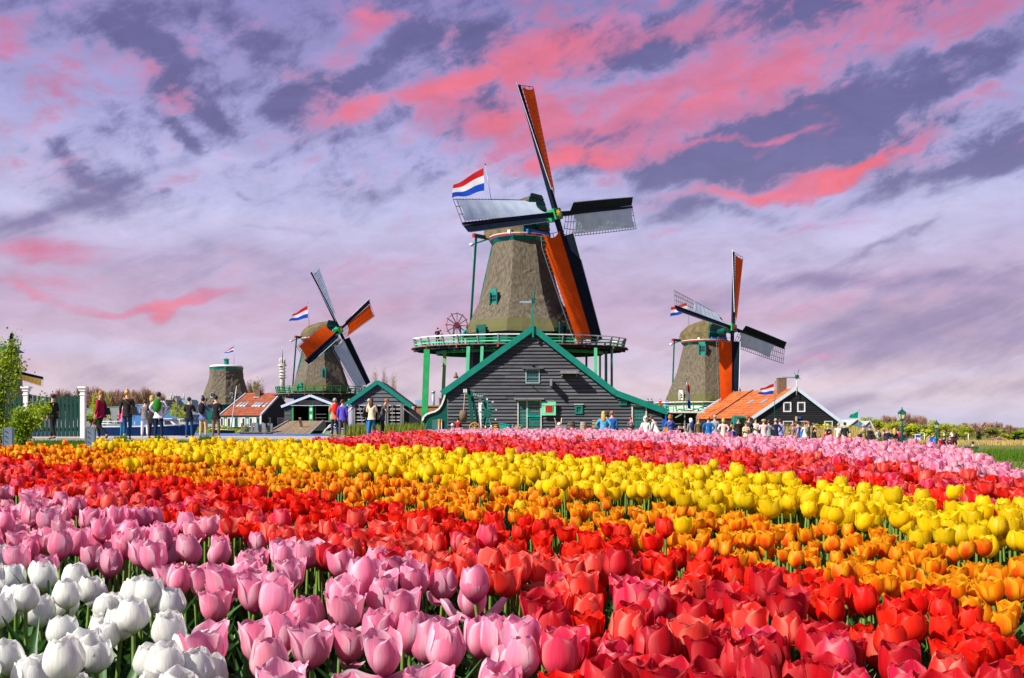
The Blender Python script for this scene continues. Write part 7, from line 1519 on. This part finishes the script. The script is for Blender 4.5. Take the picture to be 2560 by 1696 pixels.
def petal_grid(Hh, Rr, op, inner, ns, nt, seed):
    g = np.random.default_rng(seed); ph = g.random(3) * 6.28; t = np.linspace(-1, 1, nt + 1)[None]
    s = np.linspace(0, 1, ns + 1)[:, None]; s = .62 * s + .38 * (1 - (1 - s) ** 2.2); s[-1] = 1
    r = Rr * np.sin(np.pi / 2 * np.minimum((s + .02) / .58, 1)) ** .74; k = np.clip((s - .5) / .5, 0, 1)
    r = r * (1 + (-.40 + .80 * op) * k ** 1.7) * (.90 if inner else 1.0)
    z = Hh * (s - .035 * np.sin(np.pi * s)) * (1 - .08 * max(0, op - .3) * k ** 2) * (1.03 if inner else 1)
    tip = np.sqrt(np.clip(1 - (np.clip(s - .60, 0, 1) / .405) ** 2.3, 0, 1)); w = Rr * (.98 if not inner else 1.10) * (.42 + .58 * np.sin(np.pi / 2 * np.minimum(s / .5, 1))) * tip
    th = t * np.minimum(w / np.maximum(r, Rr * .42), 1.25)
    ruff = (np.sin(t * 4 + s * 6 + ph[0]) * .03 + np.sin(s * 9 + ph[1] + t * 3) * .022 + np.sin(t * 9 + ph[2]) * .012 * s) * Rr * s * (1 + 1.1 * op)
    rr = r * (1 - .04 * t * t * (1 if not inner else -.5)) + ruff + (.08 * op * Rr * k * t * t)
    zz = z - Hh * .05 * t * t * s ** 3 + ruff * .3
    if op > .75: zz = zz - Hh * .10 * k ** 4 * (.5 + .5 * np.sin(ph[2])) ; rr = rr + Rr * .10 * k ** 3
    X = rr * np.cos(th); Y = rr * np.sin(th); V = np.stack([X, Y, zz + 0 * th], -1).reshape(-1, 3)
    i = np.arange(ns)[:, None] * (nt + 1) + np.arange(nt)[None]; i = i.ravel(); Fq = np.stack([i, i + 1, i + nt + 2, i + nt + 1], -1)
    UV = np.stack(np.broadcast_arrays(t * .5 + .5, s), -1).reshape(-1, 2); return V, Fq, UV
def uvmesh(name, V, Fq, UV, mats, mi=None, rndv=None, smooth=True):
    me = fast_mesh(name, V, Fq, mats, 4, smooth); ul = me.uv_layers.new(name='UVMap'); ul.data.foreach_set('uv', np.asarray(UV, np.float32)[np.asarray(Fq).ravel()].ravel())
    if mi is not None: me.polygons.foreach_set('material_index', np.asarray(mi, np.int32))
    if rndv is not None: a = me.attributes.new('rnd', 'FLOAT', 'POINT'); a.data.foreach_set('value', np.asarray(rndv, np.float32))
    return me
def leaf_grid(ln, wd, curl, ns, seed=0):
    s = np.linspace(0, 1, ns + 1)[:, None]; t = np.array([[-1, 0, 1.]]); w = wd * np.sin(np.pi * (s * .9 + .08)) ** .7 * (1 - s ** 6); w[-1] = .0005
    x = .012 + curl * ln * s ** 2.0 + 0 * t; z = ln * (s - .25 * curl * s ** 2) + 0 * t + np.abs(t) * w * .25; y = t * w; x = x - np.abs(t) * w * .5
    V = np.stack([x + 0 * y, y + 0 * x, z], -1).reshape(-1, 3); i = (np.arange(ns)[:, None] * 3 + np.arange(2)[None]).ravel(); return V, np.stack([i, i + 1, i + 4, i + 3], -1), np.stack(np.broadcast_arrays(t * .5 + .5, s), -1).reshape(-1, 2)
def stem_grid(h, r, n, bend=.0):
    a = np.arange(n) * 2 * np.pi / n; L_ = 4; V = []; 
    for i in range(L_ + 1):
        q = i / L_; V += [(r * math.cos(k) + bend * (q ** 2 - q), r * math.sin(k), h * q) for k in a]
    i = (np.arange(L_)[:, None] * n + np.arange(n)[None]).ravel(); j = (np.arange(L_)[:, None] * n + (np.arange(n)[None] + 1) % n).ravel(); return np.array(V), np.stack([i, j, j + n, i + n], -1)

# rows, written down as the heights in the photograph at which one colour gives way to the next
b1 = pl((-400, 1310), (0, 1395), (300, 1450), (450, 1502), (560, 1605), (572, 1700), (580, 1900), (581, 9999)); b2 = pl((-400, 1190), (0, 1222), (300, 1286), (640, 1340), (900, 1400), (1150, 1442), (1290, 1500), (1390, 1620), (1420, 1800), (1421, 9999))
b3 = pl((-400, 1105), (0, 1142), (300, 1182), (640, 1224), (1000, 1266), (1280, 1302), (1600, 1346), (1920, 1404), (2300, 1486), (2560, 1558), (2900, 1660)); b4 = pl((-400, 1060), (225, 1060), (240, 1122), (640, 1166), (1280, 1218), (1700, 1264), (1920, 1288), (2300, 1348), (2560, 1386), (2900, 1445))
b5 = pl((240, 1060), (700, 1060), (740, 1121), (900, 1130), (1280, 1152), (1600, 1178), (1920, 1207), (2300, 1262), (2560, 1290), (2900, 1340)); b6 = pl((700, 1060), (960, 1060), (1000, 1083), (1280, 1101), (1600, 1112), (1920, 1138), (2200, 1164), (2560, 1206), (2900, 1250))
pts = []
y_ = 1.30; row = 0
while y_ < 16.0:
    sp = .076 if y_ < 7 else .086; hw = .575 * y_ + .15; n_ = int(2 * hw / sp); xx = (np.arange(n_) + .5 * (row % 2)) * sp - hw
    pts.append(np.stack([xx + nrg.normal(size=n_) * sp * .2, y_ + nrg.normal(size=n_) * sp * .2], -1)); y_ += sp * .87; row += 1
pts = np.concatenate(pts); X, Y = pts[:, 0], pts[:, 1]; dz = nrg.normal(size=len(X)) * .018
PX = 1280 + F * X / Y; PY = HY + F * (bloom_drop(Y) - dz) / Y; PY0 = HY + F * bloom_drop(Y) / Y
jit = nrg.normal(size=len(X)) * 1.0; yq = PY0 + jit * (PY0 - HY) * .028
gap = lambda b, wdt: (PY0 > b(PX)) & (PY0 < b(PX) + wdt * (PY0 - HY) / Y)
kind = np.full(len(X), '', dtype=object); q = nrg.random(len(X))
for i in range(len(X)):
    px, py, r_ = PX[i], yq[i], q[i]
    if py < btop(px) + 1: continue
    if py > b1(px): k_ = 'white'
    elif py > b2(px): k_ = 'pink' if r_ < .96 else 'lilac'
    elif py > b3(px):
        near = (py - b3(px)) / max(12, (py - HY) * .28)
        if near < .9 and r_ < .9: k_ = 'red'
        elif px > 1250 and py > 1470 + (2560 - px) * .05: k_ = 'crimson' if r_ < .55 else 'rose' if r_ < .75 else 'coral' if r_ < .88 else 'red'
        else: k_ = 'coral' if r_ < .48 else 'rose' if r_ < .72 else 'crimson' if r_ < .82 else 'red'
    elif py > b4(px): k_ = 'orange' if r_ < .985 else 'yellow'
    elif py > b5(px): k_ = 'yellow' if r_ < .985 else 'orange'
    elif py > b6(px): k_ = 'red' if (r_ < .45 or py > b5(px) - 14) else 'coral' if r_ < .75 else 'rose'
    else: k_ = 'lilac' if r_ < .60 else 'pink' if r_ < .985 else 'red'
    kind[i] = k_
keep = (kind != '') & ~gap(b4, .10) & ~gap(b3, .05) & ~gap(b6, .05) & ~gap(b5, .06)
thin = {'pink': .42, 'white': .72, 'crimson': .74, 'coral': .8, 'rose': .8, 'orange': .95, 'yellow': .95, 'red': .9}
keep &= np.array([(nrg.random() < (thin.get(k, 1.0) if Y[i] < 5 else 1.0)) for i, k in enumerate(kind)])
keep &= (PY < 1790) & (PX > -160) & (PX < 2720)
keep &= (PY0 > btop(PX))
idx = np.where(keep)[0]; idx = idx[np.argsort(Y[idx])]
tall = {'yellow': .045, 'orange': -.015, 'white': -.02, 'pink': .0, 'red': -.015, 'lilac': .0}
vis = [i for i in idx if -40 < PX[i] < 2600 and PY[i] < 1745]
solo = set(vis[:300]); print('tulips', len(idx), 'solo depth', Y[vis[299]])

# the 300 that show largest: each its own thing with petals, stem and leaves
PMESH = {}; 
def pmesh(k, oi, inner, var):
    key = (k, oi, inner, var)
    if key not in PMESH:
        Hh, Rr, ops = KIND[k]; V, Fq, UV = petal_grid(Hh, Rr, ops[oi], inner, 9, 8, hash(key) % 9973); PMESH[key] = uvmesh('petal', V, Fq, UV, [KC[k]])
    return PMESH[key]
LM = [uvmesh('leaf', *leaf_grid(.27 + .05 * j, .017 + .004 * (j % 2), (.25, .5, .8, .4)[j], 8), [leafm]) for j in range(4)]
SM = [fast_mesh('stem', *stem_grid(.43, .0042, 7, b_), stem_m, 4, True) for b_ in (.0, .05, -.05)]
pm_ = ellip((0, 0, .016), (.0045, .0045, .018), 6, 4).mesh('pistil', pist_m)
colour = {'white': 'creamy white', 'pink': 'soft pink', 'lilac': 'lilac pink', 'red': 'pure red', 'crimson': 'deep crimson', 'coral': 'coral red', 'rose': 'rose red', 'orange': 'orange flamed', 'yellow': 'clear yellow'}
for i in sorted(solo):
    k = kind[i]; Hh, Rr, ops = KIND[k]; oi = nrg.integers(0, len(ops)); sc = .90 + .18 * nrg.random(); zg = E - bloom_drop(Y[i]) - STEM; ztop = E - bloom_drop(Y[i]) + dz[i] + tall.get(k, 0) * .5
    hz_ = ztop - zg - Hh * .55; lean = nrg.normal(size=2) * .05; px, py = PX[i], PY[i]
    side = next(n for lim, n in ((130, 'the leafy shrub'), (260, 'the white gate post'), (400, 'the bun haired woman'), (520, 'the black jumper'), (640, 'the capless tower'), (780, 'the boathouse'), (900, 'the violet shirt'), (1040, 'the open shed'), (1180, 'the left barn corner'), (1290, 'the capstan frame'), (1400, 'the green hatch door'), (1520, 'the barrels'), (1640, 'the right barn door'), (1760, 'the kiosk'), (1900, 'the pink coat'), (2050, 'the tiled house'), (2200, 'the grey barns'), (2330, 'the nearer lamp'), (2450, 'the horse'), (9999, 'the open field')) if px < lim)
    row_ = next(n for lim, n in ((1425, 'sixth row up'), (1475, 'fifth row up'), (1525, 'fourth row up'), (1575, 'third row up'), (1625, 'second row up'), (1675, 'lowest full row'), (9999, 'cut off at the bottom')) if py < lim)
    side = 'below ' + side
    op = 'tightly cupped' if ops[oi] < .2 else 'half open' if ops[oi] < .6 else 'wide open' if ops[oi] < 1 else 'ragged fully open'
    T = thing('tulip', '%s tulip, %s, %s, %s' % (colour[k], op, row_, side), 'tulip', (X[i], Y[i], zg), rz=nrg.random() * 6.28, group=colour[k] + ' tulips')
    T.rotation_euler[0], T.rotation_euler[1] = lean
    bare = k == 'pink' and nrg.random() < .12
    st = link('stem', SM[nrg.integers(0, 3)], T); st.scale = (1, 1, hz_ / .43)
    if not bare:
        for j in range(6):
            p = link('petal', pmesh(k, oi, j % 2, int(nrg.integers(0, 3))), T); p.location = (0, 0, hz_ - .001); p.rotation_euler = (0, 0, j * math.pi / 3 + nrg.normal() * .09); s_ = sc * (.95 + .1 * nrg.random()); p.scale = (sc, sc, s_)
            if k in ('pink', 'crimson', 'coral', 'rose') and nrg.random() < .05: p.rotation_euler[1] = .7 + .7 * nrg.random()
            elif ops[oi] > .75 and nrg.random() < .25: p.rotation_euler[1] = .5 * nrg.random()
            elif nrg.random() < .3: p.rotation_euler[1] = .1 * nrg.random()
    else:
        T['label'] = 'petal-less tulip with green knob, %s, %s' % (row_, side)
    p = link('pistil', pm_, T); p.location = (0, 0, hz_)
    for j in range(3): p = link('leaf', LM[nrg.integers(0, 4)], T); p.rotation_euler = (0, 0, j * 2.2 + nrg.random()); p.scale = (1, 1, .85 + .35 * nrg.random())

same = {}
for o in [o for o in COL.objects if o.type == 'EMPTY' and o.get('category') == 'tulip']: same.setdefault(o['label'], []).append(o)
for lab, os_ in same.items():
    if len(os_) > 1:
        os_.sort(key=lambda o: o.location.x / o.location.y); names_ = ['leftmost', 'second', 'third', 'fourth', 'fifth', 'sixth', 'seventh', 'eighth'][:len(os_) - 1] + ['rightmost']
        for w_, o in zip(names_, os_): o['label'] = w_ + ' ' + lab

# all the others: one object
kinds = list(KIND); mats_ = [KC[k] for k in kinds] + [stem_m, leafm]; TV, TF, TU, TMI, TR = [], [], [], [], []; off = 0
def template(k, op, lod, seed):
    Hh, Rr, _ = KIND[k]; ns, nt = ((7, 5), (5, 4), (4, 2))[lod]; Vs, Fs, Us, Ms = [], [], [], []; o_ = 0; g = np.random.default_rng(seed)
    for j in range(6 if lod < 2 else 5):
        V, Fq, UV = petal_grid(Hh, Rr, op, j % 2, ns, nt, seed * 7 + j); a = j * math.pi / (3 if lod < 2 else 2.5) + g.normal() * .08; c, s = math.cos(a), math.sin(a); til = g.random() * .18 * (op > .2) + (.35 * g.random() if op > .8 and g.random() < .3 else 0)
        V = V.copy(); x = V[:, 0] * math.cos(til) + V[:, 2] * math.sin(til); z = V[:, 2] * math.cos(til) - V[:, 0] * math.sin(til); V[:, 0], V[:, 2] = x, z
        V = np.stack([V[:, 0] * c - V[:, 1] * s, V[:, 0] * s + V[:, 1] * c, V[:, 2]], -1); Vs.append(V); Fs.append(Fq + o_); Us.append(UV); Ms.append(np.full(len(Fq), kinds.index(k))); o_ += len(V)
    return [np.concatenate(a) for a in (Vs, Fs, Us, Ms)]
TP = {(k, oi, lod, v): template(k, op, lod, 31 * kinds.index(k) + 7 * oi + lod + 100 * v) for k in kinds for oi, op in enumerate(KIND[k][2]) for lod in (0, 1, 2) for v in ((0, 1, 2) if lod == 0 else (0, 1))}
def under(lod):
    V, Fq = stem_grid(1.0, .0042, 5 if lod == 0 else 3); V[:, 2] *= .36; Vs, Fs, Ms, Us = [V], [Fq], [np.full(len(Fq), len(kinds))], [np.zeros((len(V), 2))]; o_ = len(V)
    for j in range(3 if lod < 2 else 2):
        V, Fq, UV = leaf_grid(.26 + .05 * (j % 2), .019, (.3, .6, .45)[j], 5 if lod == 0 else 3); a = j * 2.1 + lod; c, s = math.cos(a), math.sin(a); V = np.stack([V[:, 0] * c - V[:, 1] * s, V[:, 0] * s + V[:, 1] * c, V[:, 2]], -1); Vs.append(V); Fs.append(Fq + o_); Us.append(UV); Ms.append(np.full(len(Fq), len(kinds) + 1)); o_ += len(V)
    return [np.concatenate(a) for a in (Vs, Fs, Us, Ms)]
UN = [under(l) for l in (0, 1, 2)]
for i in idx:
    if i in solo: continue
    k = kind[i]; Hh = KIND[k][0]; lod = 0 if Y[i] < 4.6 else 1 if Y[i] < 7.5 else 2; oi = int(nrg.integers(0, len(KIND[k][2]))); v = int(nrg.integers(0, 3 if lod == 0 else 2)); V, Fq, UV, M_ = TP[(k, oi, lod, v)]
    zg = E - bloom_drop(Y[i]) - STEM; ztop = E - bloom_drop(Y[i]) + dz[i] + tall.get(k, 0) * .5; hz_ = ztop - zg - Hh * .55; a = nrg.random() * 6.28; c, s = math.cos(a), math.sin(a); sc = (.86 + .2 * nrg.random()) * (.93 if Y[i] < 4 else .92 if Y[i] < 9 else .98); lx, ly = nrg.normal(size=2) * .09
    x = (V[:, 0] * c - V[:, 1] * s) * sc + V[:, 2] * lx; y = (V[:, 0] * s + V[:, 1] * c) * sc + V[:, 2] * ly; TV.append(np.stack([x + X[i] + lx * hz_ * .3, y + Y[i] + ly * hz_ * .3, V[:, 2] * sc + zg + hz_], -1)); TF.append(Fq + off); TU.append(UV); TMI.append(M_); TR.append(np.full(len(V), nrg.random())); off += len(V)
    if Y[i] < 12:
        V, Fq, UV, M_ = UN[lod]; z = V[:, 2] * (hz_ / .36) ; z = np.minimum(z, hz_); lean_ = (z / hz_) * .3 * hz_
        TV.append(np.stack([V[:, 0] * c - V[:, 1] * s + X[i] + lx * lean_, V[:, 0] * s + V[:, 1] * c + Y[i] + ly * lean_, z + zg], -1)); TF.append(Fq + off); TU.append(UV); TMI.append(M_); TR.append(np.full(len(V), nrg.random())); off += len(V)
TF = np.concatenate(TF); print('field quads', len(TF))
o = link('tulips', uvmesh('tulips', np.concatenate(TV), TF, np.concatenate(TU), mats_, np.concatenate(TMI), np.concatenate(TR))); o['kind'] = 'stuff'; o['label'] = 'rows of pink, red, orange and yellow tulips filling the field behind the nearest ones'
